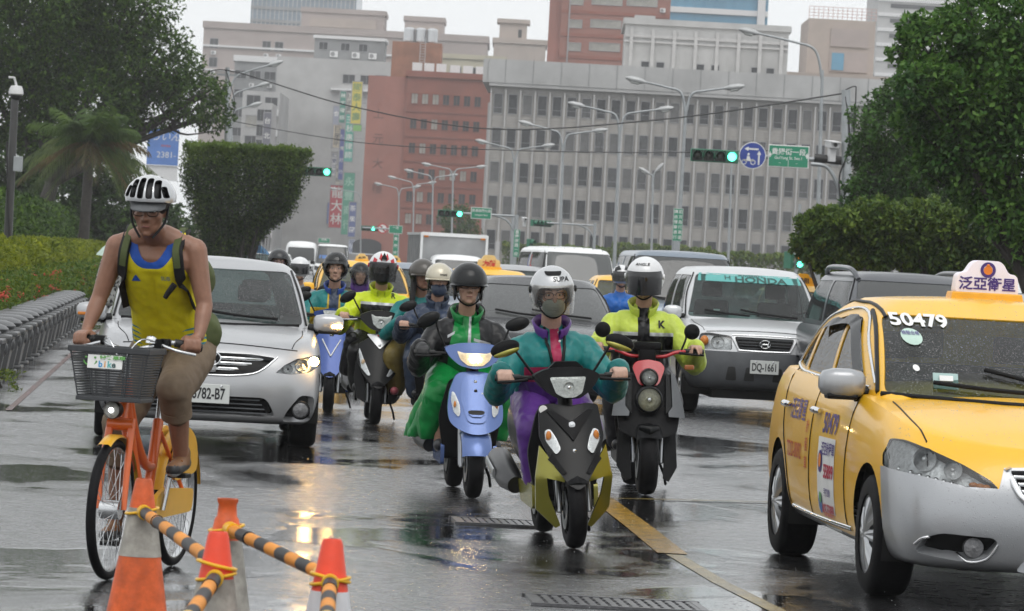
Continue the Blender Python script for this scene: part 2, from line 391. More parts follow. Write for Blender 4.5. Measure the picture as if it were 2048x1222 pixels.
k=B1b.ppm
for x in (1295,1325,1405,1435,1515,1545):inst(w2,B1b.t,((x-1252)/k,-.003,B1b.h-86/k))
for i in range(8):B1b.part('pier',PIL,[((B1b.w*(i+.3)/7.6,-.18,B1b.h*.45),(.4,.36,B1b.h*.9))])
B1b.part('course',PIL,[((B1b.w/2,-.12,B1b.h*.80),(B1b.w,.25,.35)),((B1b.w/2,-.13,B1b.h*.72),(B1b.w,.25,.2))])
B1b.part('stair_head',CONC,[((2.2,3,B1b.h+.35),(2.4,3,1.0))])
B1b.parapet(CONC,.7)
D2=430*KD
B2=Bld('brick_building','red brick block with six rows of paired windows',816,985,148,D2,32,BRICK)
k=B2.ppm
w3=proto(window_proto(14/k,22/k,1,FRMR,WIN));w3b=proto(window_proto(14/k,22/k,1,FRMR,WIN2))
for r,yy in enumerate((196,246,295,346,392,436)):
 for c in range(7):
  inst(w3b if random.random()<.3 else w3,B2.t,((832+c*21-816)/k,-.003,B2.h-(yy-148)/k))
for r,yy in enumerate((222,272,322,370,415)):B2.part('course',FRMR,[((B2.w/2,-.04,B2.h-(yy-148)/k),(B2.w,.1,.2))])
B2.parapet(BRICK,.8)
B2.part('rooftop_unit',WHITE,[((B2.w*.10+i*1.6,2,B2.h+1.0),(1.3,1.0,1.3))for i in range(3)]+[((B2.w*.55+i*1.7,2.5,B2.h+1.0),(1.3,1.0,1.2))for i in range(3)])
mb=MB()
side=A(738,150,D2+1.6);x_s=side.x-B2.t.location.x
mb.box((x_s/2-.02,10.8,B2.h/2-.2),(-x_s,20,B2.h-.4));mb.build('blank_side_wall',BRICK2,B2.t,0)
for i,ch in enumerate('上元大樓'):text_on('wall_lettering',ch,1.5,mat('dark_red_letters',(.14,.055,.045),.5),B2.t,(-3.6+.1*i,.75,B2.h-5.5-i*3.3))
def arch(cx,zb,w,h):
 pts=[(cx-w/2,zb),(cx+w/2,zb),(cx+w/2,zb+h*.6)]+[(cx+w/2*math.cos(a),zb+h*.6+h*.4*math.sin(a))for a in frange(.25,PI-.25,8)]+[(cx-w/2,zb+h*.6)]
 return pts
for cx in (-4.2,5.5):
 MB().prism(arch(cx,1.9,3.8,2.0),.62 if cx<0 else -.2,.80 if cx<0 else.02).build('arched_window',WIN,B2.t,0)
 MB().box((cx,.55 if cx<0 else -.22,1.85),(3.9,.2,.16)).build('window_sill',WHITE,B2.t,0)
B2t=Bld('tank_room','rusty brown brick tank room on the roof of the red block',785,884,82,D2+5,8,mat('rusty_brown_brick',(.27,.12,.07),.7,var=.3,vs=.5,dirt=.5),zbase=B2.h-.3)
mb=MB()
for i in range(14):mb.box((0,0,.35*i),(.7,.05,.05))
for s in (-1,1):mb.box((s*.35,0,2.4),(.05,.06,5.2))
mb.build('ladder',STEEL,B2t.t,0,loc=(B2t.w*.62,-.25,.5))
for i,xx in enumerate((818,841,864)):
 p=A(xx,82,D2+8);tk=thing('water_tank',('left','middle','right')[i]+' steel water tank of three on the brick tank room','tank',(p.x,p.y,B2.h-.3+B2t.h),0,'steel rooftop water tanks')
 prof=[(0,2.15),(.3,2.14),(.72,1.98)]+[(.74+(.025 if j%2 else 0),1.9-j*.12)for j in range(15)]+[(.7,.1),(.0,.1)]
 MB().lathe(prof,20).build('shell',STEEL,tk,30);MB().box((0,0,.05),(1.3,1.3,.1)).build('stand',CONC2,tk,0)
D3=520*KD
B3=Bld('apartment_building','grey concrete block with a blank streaked side wall above the shop signs',555,790,112,D3,30,CONC,rz=0)
k=B3.ppm
w4=proto(window_proto(2.0,1.5,1,FRM,WIN));w4s=proto(window_proto(1.5,1.3,1,FRM,WIN));w4c=proto(window_proto(2.0,1.5,1,FRM,WIN2))
for (x,y)in ((700,150),(735,150),(765,148)):inst(w4,B3.t,((x-555)/k,-.003,B3.h-(y-112)/k))
B3.part('balcony_slab',WHITE,[((B3.w*.72,-.5,B3.h-60/k),(B3.w*.5,1.0,.3))])
B3r=Bld('rooftop_shed','dark grey rooftop shed with windows and cooling units',630,770,72,D3+4,10,CONC2,zbase=B3.h-.2)
for x in (18,62,98):inst(w4s,B3r.t,(x/k,-.003,B3r.h*.62))
for x in (40,84,118):inst(AC0,B3r.t,(x/k,-.3,B3r.h*.3),0,(1.6,1,1.6))
B3r.parapet(WHITE,.5)
B4=Bld('apartment_building','stepped pale grey block with balconies beside the trimmed tree',486,560,180,D3-30,26,CONC,rz=.0)
k=B4.ppm
for r in range(9):
 B4.part('balcony',WHITE,[((B4.w*.78,-.6,B4.h-3.2-r*3.1),(B4.w*.42,1.2,1.0))])
 inst(w4,B4.t,(B4.w*.78,-.003,B4.h-1.6-r*3.1));inst(w4c if r%2 else w4,B4.t,(B4.w*.30,-.003,B4.h-1.6-r*3.1),0,(1.1,1,1.3))
B4b=Bld('apartment_building','taller grey block with white trim rising behind the balconies',470,600,118,D3+30,22,CONC2)
for r in range(6):
 for x in (.1,.32,.55,.78):inst(w4,B4b.t,(B4b.w*x,-.003,B4b.h-2.5-r*3.2))
B4b.parapet(WHITE,1.0);B4b.ac([3,6],[B4b.h-4.2,B4b.h-7.4])
B4c=Bld('office_building','narrow glazed building between tree and shop signs',515,545,205,D3-60,12,CONC)
for r in range(9):
 for x in (.27,.73):inst(w4,B4c.t,(B4c.w*x,-.003,B4c.h-1.8-r*2.2),0,(.55,1,1.2))
B5=Bld('apartment_building','wide pinkish beige block with a gabled corner behind the street',408,975,52,680,30,PINK)
k=B5.ppm
for x in (430,535,560):
 for r in range(5):inst(w4,B5.t,((x-408)/k,-.003,B5.h-(85-52+r*38)/k),0,(.9,1,1.4));inst(AC0,B5.t,((x-408)/k,-.3,B5.h-(104-52+r*38)/k),0,(1.3,1,1.3))
B5.parapet(PINK,1.4);B5.part('course',WHITE,[((B5.w/2,-.2,B5.h-4),(B5.w,.5,.4)),((B5.w/2,-.2,B5.h-9),(B5.w,.5,.3))])
for (a,b,yt,nm)in ((604,770,20,'pinkish rooftop storey behind the grey concrete block'),(810,888,38,'small pinkish stair tower behind the steel tanks')):
 q=Bld('rooftop_block',nm,a,b,yt,684,14,PINK,zbase=B5.h-.5);q.parapet(PINK,1.0)
 q.part('panel',BEIGE,[((q.w*.5,-.1,q.h*.55),(q.w*.8,.2,q.h*.35))])
B5c=Bld('apartment_building','pale cream low block between brick block and grey offices',880,1010,112,560,20,CREAM);B5c.parapet(CREAM,.8)
for r in range(3):
 for x in (.25,.5,.75):inst(w4,B5c.t,(B5c.w*x,-.003,B5c.h-2.4-r*3.2))
B6=Bld('office_tower','faint blue grey tower cut off by the top of the frame',506,716,-60,900,40,TOWERB)
for i in range(24):B6.part('mullion',CONC,[((B6.w*(i+.5)/24,-.15,B6.h/2),(.25,.3,B6.h))])
for i in range(6):B6.part('floor_band',CONC2,[((B6.w/2,-.2,B6.h-3-i*3.6),(B6.w,.3,.8))])
B6b=Bld('apartment_building','pinkish stepped tower top left of the brown tower',988,1092,82,640,20,BEIGE);B6b.parapet(BEIGE,1.0)
q=Bld('rooftop_block','square turret on the pinkish stepped tower top',1000,1055,42,644,8,BEIGE,zbase=B6b.h-.3);q.parapet(BEIGE,.8,.4)
q.part('slot',WIN,[((q.w*.75,-.02,q.h*.5),(.7,.06,1.6))])
B7=Bld('office_tower','brown red tiled tower with long window bands',1128,1345,-70,480,25,BROWN,rz=-.02)
k=B7.ppm
w7=proto(window_proto(62/k,17/k,1,FRM,WIN2));w7s=proto(window_proto(26/k,17/k,1,FRM,WIN2))
for yy in (0,46,92,-46):
 z=B7.h-(yy+70)/k
 inst(w7s,B7.t,(30/k,-.003,z));inst(w7,B7.t,(90/k,-.003,z+.2));inst(w7,B7.t,(160/k,-.003,z+.3))
for yy in (22,68,112):B7.part('course',BRICK,[((B7.w/2,-.05,B7.h-(yy+70)/k),(B7.w,.12,.5))])
B7.ac([B7.w*.93],[B7.h-80/k,B7.h-120/k]);B7.part('side_strip',BRICK2,[((-.9,6,B7.h/2),(1.8,10,B7.h-.4))])
B7.part('drain_pipe',FRM,[((1.2,-.12,B7.h/2),(.18,.2,B7.h-1))])
B8=Bld('office_tower','bright blue glass tower with a white band at the top edge',1345,1540,-60,520,30,BLUEG)
k=B8.ppm
for yy in (18,-20):B8.part('white_band',WHITE,[((B8.w/2,-.15,B8.h-(yy+60)/k),(B8.w,.4,11/k))])
for i in range(10):B8.part('mullion',BLUEG,[((B8.w*(i+.5)/10,-.06,B8.h/2),(.12,.14,B8.h))])
B8.part('corner_column',WHITE,[((B8.w*.93,-.6,B8.h/2),(1.2,1.2,B8.h))])
B9=Bld('apartment_building','beige rooftop tower with recessed panels and a railing',1618,1752,36,400,14,BEIGE);k=B9.ppm
B9.part('lower_wing',BEIGE,[((B9.w*.5,1.0,B9.h/2-3.5),(B9.w+14,13,B9.h-7))])
B9.part('recess',PINK,[((B9.w*.62,-.08,B9.h-36/k),(76/k,.3,36/k)),((B9.w*.62,-.08,B9.h-84/k),(76/k,.3,40/k))])
MB().box((B9.w*.46,-.26,B9.h-84/k),(24/k,.1,34/k)).build('window',BLUEG,B9.t,0)
mb=MB()
for i in range(15):mb.tube([(B9.w*i/14,.1,B9.h),(B9.w*i/14,.1,B9.h+1.5)],.04,5)
for j in range(4):mb.tube([(0,.1,B9.h+.35+j*.38),(B9.w,.1,B9.h+.35+j*.38)],.035,5)
mb.build('railing',mat('pink_railing',(.5,.33,.3),.5),B9.t,0)
B10=Bld('office_tower','pale banded tower behind the right hand trees',1760,1960,-50,700,30,CONC);k=B10.ppm
for r in range(8):B10.part('window_band',WIN,[((B10.w*.55,-.05,B10.h-(60+r*30)/k),(B10.w*.85,.2,8/k))])
for r in range(9):B10.part('white_band',WHITE,[((B10.w/2,-.1,B10.h-(48+r*30)/k),(B10.w,.3,7/k))])
B11=Bld('shop_building','low far shop row closing the street under the signs',470,735,430,600,12,CONC2)
for i in range(12):B11.part('shopfront',random.choice([WIN,WHITE,BRICK,BLUEG]),[((B11.w*(i+.5)/12,-.3,2.0+(i%3)*.4),(B11.w/14,.5,3.0))])
B12=Bld('shop_building','white shop building with shuttered upper floors left of the red banners',563,640,370,560,14,WHITE)
for r in range(4):
 for x in (.2,.5,.8):inst(w4,B12.t,(B12.w*x,-.003,B12.h-2-r*2.6),0,(.7,1,.8))
SIGNT=0
def hsign(x0,x1,y0,y1,d,col,txt,tcol,label,frame=None,ts=None,horizontal=False,two=None):
 d=dk(d);k=FPX/d;a=A((x0+x1)/2,y0,d);b=A((x0+x1)/2-(y1-y0)*.055,y1,d);w=(x1-x0)/k;h=(a.z-b.z)
 t=thing('shop_sign',label,'sign',(a.x,d,(a.z+b.z)/2),0,'shop signs hanging over the street')
 mb=MB();mb.box((0,0,0),(w,.35,h));mb.build('board',mat('sign_'+'_'.join('%02d'%int(c*99)for c in col),col,.5,var=.08),t,0)
 fr=MB()
 for s in (-1,1):fr.box((s*w/2,0,0),(.12,.42,h+.1));fr.box((0,0,s*h/2),(w,.42,.12))
 fr.build('frame',FRM,t,0);MB().box((w/2+.8,0,0),(1.6,.12,.12)).build('bracket',FRM,t,0)
 tm=mat('signtext_'+'_'.join('%02d'%int(c*99)for c in tcol),tcol,.5)
 if txt:
  n=len(txt);sz=min(w*.82,h*.92/n)if not horizontal else w/n
  text_on('lettering',txt,sz*(ts or 1),tm,t,(0,-.18,0),vertical=not horizontal,pitch=(h*.92/n)/(sz*(ts or 1)),bold=.012)
 return t
W_=(.75,.75,.72);K_=(.05,.05,.06);GRN=(.05,.32,.22);NV=(.06,.08,.20);TEAL=(.10,.42,.34)
hsign(705,726,163,248,500,(.62,.52,.08),'國泰人壽',(.08,.22,.10),'yellow shop sign with a green tree mark high on the street')
hsign(706,724,249,263,500,(.20,.45,.12),'',W_,'small green sign panel under the yellow sign')
hsign(681,693,182,246,505,(.05,.24,.18),'林文律師',W_,'narrow dark green sign with white characters left of the yellow sign')
hsign(694,706,186,226,506,(.62,.60,.55),'陳子民',K_,'white sign with black characters beside the yellow sign')
hsign(692,710,228,324,504,TEAL,'王秋惠律師',W_,'long teal sign with white brush characters')
hsign(667,680,212,296,515,(.30,.32,.40),'會計師',W_,'faded blue grey sign, leftmost of the upper signs')
hsign(667,684,250,296,512,(.55,.48,.36),'巨星明',K_,'tan sign with dark square characters')
hsign(681,691,258,360,508,(.10,.12,.36),'陳寬打行',W_,'narrow royal blue sign with white characters')
hsign(664,675,304,352,516,(.66,.66,.66),'仁愛公司',NV,'slim white sign with small dark characters')
hsign(672,682,330,390,514,(.52,.50,.44),'電話行',K_,'weathered pale sign above the red banner')
hsign(688,711,345,470,503,(.07,.30,.20),'永豐商行',(.35,.55,.45),'long dark green hanging sign in front of the brick block')
hsign(661,690,370,456,509,(.50,.05,.07),'龍大林',W_,'big red hanging sign with white brush characters')
hsign(699,714,404,474,498,(.10,.13,.30),'茶樂園',W_,'navy sign with a white framed panel next to the brick corner')
hsign(697,711,478,508,498,(.50,.54,.62),'平價',NV,'small pale blue sign low beside the brick corner')
hsign(655,662,405,448,520,(.09,.14,.42),'',W_,'thin bright blue sign behind the red banner')
hsign(604,620,412,426,545,W_,'8',(.55,.06,.08),'small white panel on top of the slim red sign')
hsign(604,620,427,482,545,(.55,.06,.08),'新光銀行',W_,'slim red sign with white characters over the traffic')
hsign(585,600,414,460,560,(.12,.13,.16),'賓館',W_,'dark grey sign beside the slim red sign')
hsign(560,575,422,480,555,(.62,.66,.62),'大衛資訊',(.08,.22,.5),'white sign with blue characters, leftmost of the low signs')
hsign(528,544,225,290,470,(.12,.12,.15),'台北',W_,'dark vertical sign on the narrow glazed building')
bt=thing('billboard','blue billboard with white phone number behind the palm and trimmed tree','billboard',A(326,294,240*KD));k=FPX/(240*KD)
MB().box((0,0,0),(62/k,.4,72/k)).build('panel',mat('billboard_blue',(.09,.20,.50),.4,var=.15,vs=.6),bt,0)
MB().box((0,.1,50/k),(62/k,.3,26/k)).build('top_panel',WHITE,bt,0);MB().box((0,.1,-52/k),(62/k,.3,30/k)).build('lower_panel',WHITE,bt,0)
text_on('phone_number','2381-',17/k,WHITE,bt,(8/k,-.22,-16/k));text_on('script_lettering','ろいん',20/k,WHITE,bt,(6/k,-.22,20/k),shear=.3)
text_on('small_print','專線電話',5/k,mat('billboard_red',(.5,.08,.08),.5),bt,(6/k,-.22,2/k))
MB().box((0,.6,-8),(.6,.4,13)).build('post',GALV,bt,0)
# ------ vegetation
def leafmat(name,col,var=.45,vs=1.3,tr=.25,rough=.5):
 m=bpy.data.materials.new(name);m.use_nodes=True;n=m.node_tree.nodes;L=m.node_tree.links;b=n['Principled BSDF'];b.inputs['Roughness'].default_value=rough;b.inputs['Specular IOR Level'].default_value=.18
 tc=n.new('ShaderNodeTexCoord');nz=n.new('ShaderNodeTexNoise');nz.inputs['Scale'].default_value=vs;nz.inputs['Detail'].default_value=2;L.new(tc.outputs['Object'],nz.inputs['Vector'])
 mr=n.new('ShaderNodeMapRange');mr.inputs[1].default_value=.3;mr.inputs[2].default_value=.7;L.new(nz.outputs[0],mr.inputs[0])
 mx=n.new('ShaderNodeMix');mx.data_type='RGBA';L.new(mr.outputs[0],mx.inputs[0])
 mx.inputs[6].default_value=(col[0]*(1-var),col[1]*(1-var*.8),col[2]*(1-var*.6),1);mx.inputs[7].default_value=(col[0]*(1+var),col[1]*(1+var*.8),col[2]*(1+var*.3),1)
 L.new(mx.outputs[2],b.inputs['Base Color']);t=n.new('ShaderNodeBsdfTranslucent');L.new(mx.outputs[2],t.inputs[0])
 ms=n.new('ShaderNodeMixShader');ms.inputs[0].default_value=tr;L.new(b.outputs[0],ms.inputs[1]);L.new(t.outputs[0],ms.inputs[2]);L.new(ms.outputs[0],n['Material Output'].inputs[0])
 return m
def unit(v):return v/np.maximum(np.linalg.norm(v,axis=1,keepdims=True),1e-9)
def leaf_quads(C,ln,wd,droop=.35,outdir=None,rng=RNG,lo=.6,hi=1.25):
 n=len(C);d=rng.normal(size=(n,3))
 if outdir is not None:d=d+outdir*1.1
 d[:,2]-=droop;d=unit(d);a=rng.normal(size=(n,3));a[:,2]+=1.6;s=unit(np.cross(d,a));nn=np.cross(d,s)
 k=rng.uniform(lo,hi,(n,1));d=d*ln*k;s=s*wd*k;nn=nn*wd*.25*k
 V=np.stack([C-d*.5,C+s*.5+nn-d*.05,C+d*.5,C-s*.5+nn-d*.05],1).reshape(-1,3)
 return V,np.arange(n*4).reshape(-1,4)
def ell_points(blobs,n,inner=.5,rng=RNG):
 vol=np.array([b[1][0]*b[1][1]*b[1][2]for b in blobs])**.75;cnt=(n*vol/vol.sum()).astype(int);P=[];O=[]
 for (c,r),k in zip(blobs,cnt):
  d=unit(rng.normal(size=(k,3)));q=rng.uniform(inner,1,(k,1))**.6
  lump=1+.16*np.sin(d[:,:1]*5+c[0])*np.sin(d[:,1:2]*6+c[1])+.14*np.sin(d[:,2:3]*7+c[2]*3)*np.sin(d[:,:1]*9+c[1]*2)
  P.append(np.array(c)+d*q*lump*np.array(r));O.append(d)
 return np.concatenate(P),np.concatenate(O)
BARK=mat('wet_bark',(.030,.024,.020),.6,var=.4,vs=9,bump=.6,bs=25)
def limbs(blobs,base,r0,rng=random):
 mb=MB();base=Vector(base)
 c0=sum((Vector(b[0])for b in blobs),Vector())/len(blobs);fork=base.lerp(c0,.38);fork.z=base.z+(c0.z-base.z)*.45
 mb.tube([base,base.lerp(fork,.5)+Vector((rng.uniform(-.1,.1),0,0)),fork],[r0,r0*.8,r0*.66],10,sm=4)
 for c,r in blobs:
  c=Vector(c);mid=fork.lerp(c,.55)+Vector((rng.uniform(-.3,.3),rng.uniform(-.3,.3),rng.uniform(.0,.3)))
  mb.tube([fork,mid,c,c+(c-fork).normalized()*min(r)*.4],[r0*.5,r0*.3,r0*.14,.01],7,sm=4)
  for _ in range(4):
   e=c+Vector([rng.uniform(-1,1)*q*.8 for q in r]);mb.tube([mid.lerp(c,.5),mid.lerp(e,.6),e],[r0*.16,r0*.09,.008],5,sm=3)
 return mb
def tree(name,label,blobs,base,nleaf,ln,wd,mats,r0=.18,inner=.45,droop=.35,group=None):
 t=thing(name,label,'tree',base,0,group);b=Vector(base)
 limbs([(tuple(Vector(c)-b),r)for c,r in blobs],(0,0,0),r0).build('trunk',BARK,t,60)
 P,O=ell_points([(np.array(c)-np.array(base),r)for c,r in blobs],nleaf,inner)
 V,Q=leaf_quads(P,ln,wd,droop,O);mi=RNG.integers(0,len(mats),len(Q));np_obj('crown',V,Q,mats,t,0,mi);return t
def pb(px,py,d,rpx,sq=.85,dd=0):
 k=FPX/d;p=A(px,py,d+dd);r=rpx/k;return (tuple(p),(r,r*1.0,r*sq))
LG=[leafmat('deep_green_leaf',(.055,.115,.017),tr=.35),leafmat('mid_green_leaf',(.082,.15,.022),tr=.35),leafmat('dark_green_leaf',(.026,.058,.011))]
LB=[leafmat('fresh_green_leaf',(.09,.15,.03),tr=.35),leafmat('bright_green_leaf',(.125,.19,.035),tr=.35),leafmat('forest_green_leaf',(.05,.095,.024),tr=.3)]  # third green is a darker leaf tone, mixed in at random
LM=[leafmat('glossy_green_leaf',(.075,.17,.035),rough=.35,tr=.35),leafmat('glossy_dark_leaf',(.045,.11,.024),rough=.35,tr=.3),leafmat('glossy_pale_leaf',(.115,.22,.05),rough=.35,tr=.35)]
d=128*KD
tree('broadleaf_tree','huge dark broadleaf tree filling the upper left corner',[pb(*a)for a in ((40,60,d,170),(190,70,d,130,.85,1),(300,120,d,105),(390,195,d,72,.8,-.5),(300,205,d,90,.7,.6),(425,232,d,46),(180,200,d,110,.7,-1),(30,190,d,130,.8,1),(110,-60,d,190),(250,20,d,105),(-120,60,d,200),(345,150,d,60),(420,180,d,35),(250,150,d,90),(120,120,d,120),(90,250,d,90),(230,250,d,70))],(A(40,500,d).x,d,0),78000,.21,.105,LG,.42)
d=140*KD
tree('broadleaf_tree','shadowy tree behind the palm at the left edge',[pb(*a)for a in ((10,330,d,100),(100,400,d,95),(200,330,d,75),(240,430,d,80),(310,460,d,75),(40,450,d,90),(150,470,d,80),(240,480,d,70),(350,500,d,60))],(A(120,520,d).x,d,0),42000,.26,.12,[LG[2],LG[2],LG[0]],.3)
def palm(base,hpx):
 t=thing('palm_tree','drooping feathery palm beside the left hedge','palm',base);rng=random.Random(3)
 top=Vector((.1,0,hpx));MB().tube([(0,0,0),(.05,0,hpx*.5),top],[.22,.18,.15],12,sm=5).build('trunk',BARK,t,60)
 pal=[leafmat('palm_green',(.07,.12,.03)),leafmat('palm_grey_green',(.10,.14,.05)),leafmat('palm_dry',(.13,.10,.05))]
 for i in range(64):
  az=i*2.4+rng.uniform(-.2,.2);up=rng.uniform(-.55,1.25);ln=rng.uniform(1.7,2.5)
  d=Vector((math.cos(az),math.sin(az),0));mb=MB();pts=[top+d*ln*(s*math.cos(up)+.12*s)+Vector((0,0,ln*(math.sin(up)*s-.55*s*s*(.3+.7*math.cos(up)))))for s in frange(0,1,9)]
  mb.tube(pts,[.016*(1-.08*j)for j in range(9)],5)
  P=spline(pts,30)
  for j in range(3,31):
   tg=(P[min(j+1,30)]-P[j-1]).normalized();sd_=tg.cross(Vector((0,0,1))).normalized();L_=.62*math.sin(PI*min(1,j/30*.8+.14))+.08
   for s in (-1,1):
    e=(sd_*s*rng.uniform(.5,.9)+tg*.7+Vector((0,0,-rng.uniform(.2,.8)))).normalized();p=P[j];w=tg*.016
    mb.add([p-w,p+w,p+e*L_*.6+w-Vector((0,0,.02)),p+e*L_-Vector((0,0,.10))],[(0,1,2,3)])
  mb.build('frond',pal[0 if up>.5 else (1 if i%4 else 2)],t,0,fix=False)
palm((A(165,480,112*KD).x,112*KD,0),(A(165,285,112*KD)).z)
def trimmed():
 d=100*KD;k=FPX/d;base=Vector((A(470,545,d).x,d,0));t=thing('trimmed_tree','clipped flat topped tree flaring upward behind the silver sedan','tree',base)
 zt,zb=A(485,296,d).z,A(460,540,d).z;n=62000;rng=RNG
 u=rng.uniform(0,1,n)**.8;prof=np.array([(0,34,-30),(.12,42,-23),(.33,72,-13),(.49,104,6),(.65,120,10),(.78,127,13),(1,130,14)]);hw=np.interp(u,prof[:,0],prof[:,1])/k;cxo=np.interp(u,prof[:,0],prof[:,2])/k;a=rng.uniform(0,2*PI,n);q=np.sqrt(rng.uniform(.35,1,n))
 top=rng.uniform(0,1,n)<.22;u[top]=rng.uniform(.96,1.0,top.sum());hw[top]=128/k;cxo[top]=14/k;q[top]=np.sqrt(rng.uniform(0,1,top.sum()))
 sq=1+.09*np.sin(3*a+6*u)+.06*np.sin(7*a+9*u)+.05*np.sin(15*a+23*u)+np.abs(rng.normal(0,.03,n))
 x=hw*q*np.cos(a)*sq*.95+cxo;y=hw*q*np.sin(a)*.9;z=zb+(zt-zb)*u+rng.normal(0,.03,n)+top*(np.abs(rng.normal(0,.05,n))+.07*np.sin(x*3.1)*np.sin(y*2.7+1))
 P=np.stack([x,y,z],1);V,Q=leaf_quads(P,.10,.055,.2,unit(P-np.array([[.1,0,(zt+zb)/2]])))
 mi=np.where(u+rng.normal(0,.06,n)>.86,rng.integers(0,2,n),rng.integers(1,4,n));np_obj('crown',V,Q,[LB[1],LB[0],LG[2],leafmat('inner_dark_leaf',(.028,.045,.014))],t,0,mi)  # paler leaf greens near the crown top, darker ones lower down
 mb=MB()
 for i in range(9):
  aa=i*.7;mb.tube([(.25*math.cos(aa),.25*math.sin(aa),0),(.22*math.cos(aa),.2*math.sin(aa),zb*.6),(.5*math.cos(aa)+.1,.5*math.sin(aa),zb+.6),(1.0*math.cos(aa)+.2,1.0*math.sin(aa),zt-.5)],[.09,.07,.05,.02],7,sm=4)
 mb.build('trunk',BARK,t,60)
 mb=MB()
 for i in range(120):
  aa=random.uniform(0,2*PI);r=random.uniform(.2,1.15);zz=zb+.25+r*.85;L_=random.uniform(.3,1.1)
  mb.tube([(r*math.cos(aa),r*math.sin(aa),zz),(r*math.cos(aa)*.98,r*math.sin(aa),zz-L_)],[.008,.003],4,cap=False)
 tag(mb.build('hanging_roots',BARK,t,0,fix=False),kind='stuff')
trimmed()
PA,PBp=G(10,772),G(150,668);PD=(PBp-PA).normalized();PN=Vector((-PD.y,PD.x,0))
if PN.x>0:PN=-PN
def hedge(name,label,line0,line1,w,z0,z1,n,ln,wd,mats,cat='hedge',flowers=0):
 a=Vector(line0);b=Vector(line1);L_=(b-a).length;dr=(b-a)/L_;nr=Vector((-dr.y,dr.x,0));t=thing(name,label,cat,(a.x,a.y,0));rng=RNG
 s=rng.uniform(0,L_,n);f=rng.uniform(0,1,n);u=rng.uniform(0,1,n);lump=.10*np.sin(s*2.3)+.07*np.sin(s*5.1+1)+.05*np.sin(s*9.7)
 sel=rng.uniform(0,1,n);lat=np.where(sel<.45,rng.uniform(-1,1,n),np.where(sel<.85,-1,1)*rng.uniform(.75,1,n));z=np.where(sel<.45,z1-(z1-z0)*.18*u**2,z0+(z1-z0)*u)
 rnd=1-.35*np.clip((z-(z1-.2*(z1-z0)))/(.2*(z1-z0)),0,1)**2
 lat=lat*rnd*(w/2+lump*.8+.08*np.sin(z*8+s*3));z=z+lump*.8*(z>(z0+z1)/2)
 P=np.stack([dr.x*s+nr.x*lat,dr.y*s+nr.y*lat,z],1);V,Q=leaf_quads(P,ln,wd,-.25,None);np_obj('foliage',V,Q,mats,t,0,rng.integers(0,len(mats),n))
 mb=MB()
 for i in range(int(L_/.4)):
  p=dr*(i*.4+.2);mb.tube([p,p+nr*random.uniform(-.2,.2)*w+Vector((0,0,z1*.8))],[.018,.008],5)
 mb.build('stems',BARK,t,0)
 if flowers:
  RF=mat('red_ixora_flower',(.50,.055,.03),.5,var=.3,vs=20);mb=MB()
  for i in range(14):
   p=Vector((random.gauss(0,.024),random.gauss(0,.024),random.gauss(0,.014)));mb.box(p,(.022,.022,.012),rz=random.uniform(0,3),rx=random.uniform(-.6,.6))
  f0=proto(mb.build('flower',RF,None,0))
  for i in range(flowers):
   s_=random.uniform(0,L_);top_=random.random()<.5;la=random.uniform(-.5,.5)*w if top_ else -w*.5*random.uniform(.95,1.1)
   if nr.x>0:la=-la
   o=inst(f0,t,dr*s_+nr*la+Vector((0,0,z1+.03 if top_ else random.uniform(z0+.2,z1))));o.rotation_euler=(random.uniform(-.8,.8),random.uniform(-.8,.8),random.uniform(0,6));o.scale=[random.uniform(.7,1.3)]*3
 return t
HY=[leafmat('yellow_green_hedge_leaf',(.22,.26,.022),tr=.4),leafmat('olive_hedge_leaf',(.14,.18,.018),tr=.35),leafmat('dark_hedge_leaf',(.035,.055,.014))]
h0=PA-PD*8;h1=PA+PD*34;h2=PA+PD*105
FL=[LB[0],HY[1],LG[1]]
hedge('flowering_hedge','low hedge of red ixora flowers growing behind the planter row',h0+PN*.85,h1+PN*.85,.7,.25,.93,30000,.06,.03,FL,flowers=110)
hedge('clipped_hedge','yellow green clipped hedge behind the flowering one',h0+PN*1.55,h1+PN*1.55,.9,.2,1.43,36000,.085,.038,[HY[0],HY[0],HY[1]])
hedge('flowering_hedge','far stretch of the low red flowering hedge by the pedestrian',h1+PN*.85,h2+PN*.85,.7,.25,.93,15000,.11,.055,FL,flowers=60)
hedge('clipped_hedge','far stretch of the yellow green hedge below the palm',h1+PN*1.55,h2+PN*1.55,.9,.2,1.45,22000,.13,.06,[HY[0],HY[0],HY[1]])
hedge('shrub_row','dark shrubs under the palm behind the yellow green hedge',h0+PN*3.2+PD*3,h2+PN*3.2,1.8,.1,2.6,42000,.19,.075,[LG[1],LG[2],LB[2]],'shrub')
PLM=mat('grey_planter_stone',(.105,.108,.112),.38,var=.15,vs=5,bump=.25,bs=40,dirt=.35)
def planter():
 t=thing('stone_planter','','planter')
 mb=MB();mb.box((0,0,.02),(.46,.46,.04));mb.box((0,0,.25),(.38,.38,.42),taper=1.38);mb.build('body',PLM,t,0,bevel=.015)
 MB().box((0,0,.485),(.62,.62,.05)).build('rim',PLM,t,0,bevel=.016)
 MB().lathe([(0,.635),(.16,.63),(.24,.605),(.275,.57),(.25,.535),(.17,.513),(0,.513)],22).build('cushion_cap',PLM,t,50)
 for M in (Matrix.Translation((.245,0,.36))@Matrix.Rotation(PI/2,4,'Y'),Matrix.Translation((0,-.245,.36))@Matrix.Rotation(PI/2,4,'X')):MB().lathe([(0,.03),(.05,.024),(.075,.0),(.0,-.02)],14,M).build('boss',PLM,t,50)
 return t
p0=planter();rzp=math.atan2(PD.y,PD.x)-PI/2
ORD=['first','second','third','fourth','fifth','sixth','seventh','eighth','ninth','tenth','eleventh','twelfth','thirteenth','fourteenth','fifteenth','sixteenth','seventeenth','eighteenth','nineteenth','twentieth']
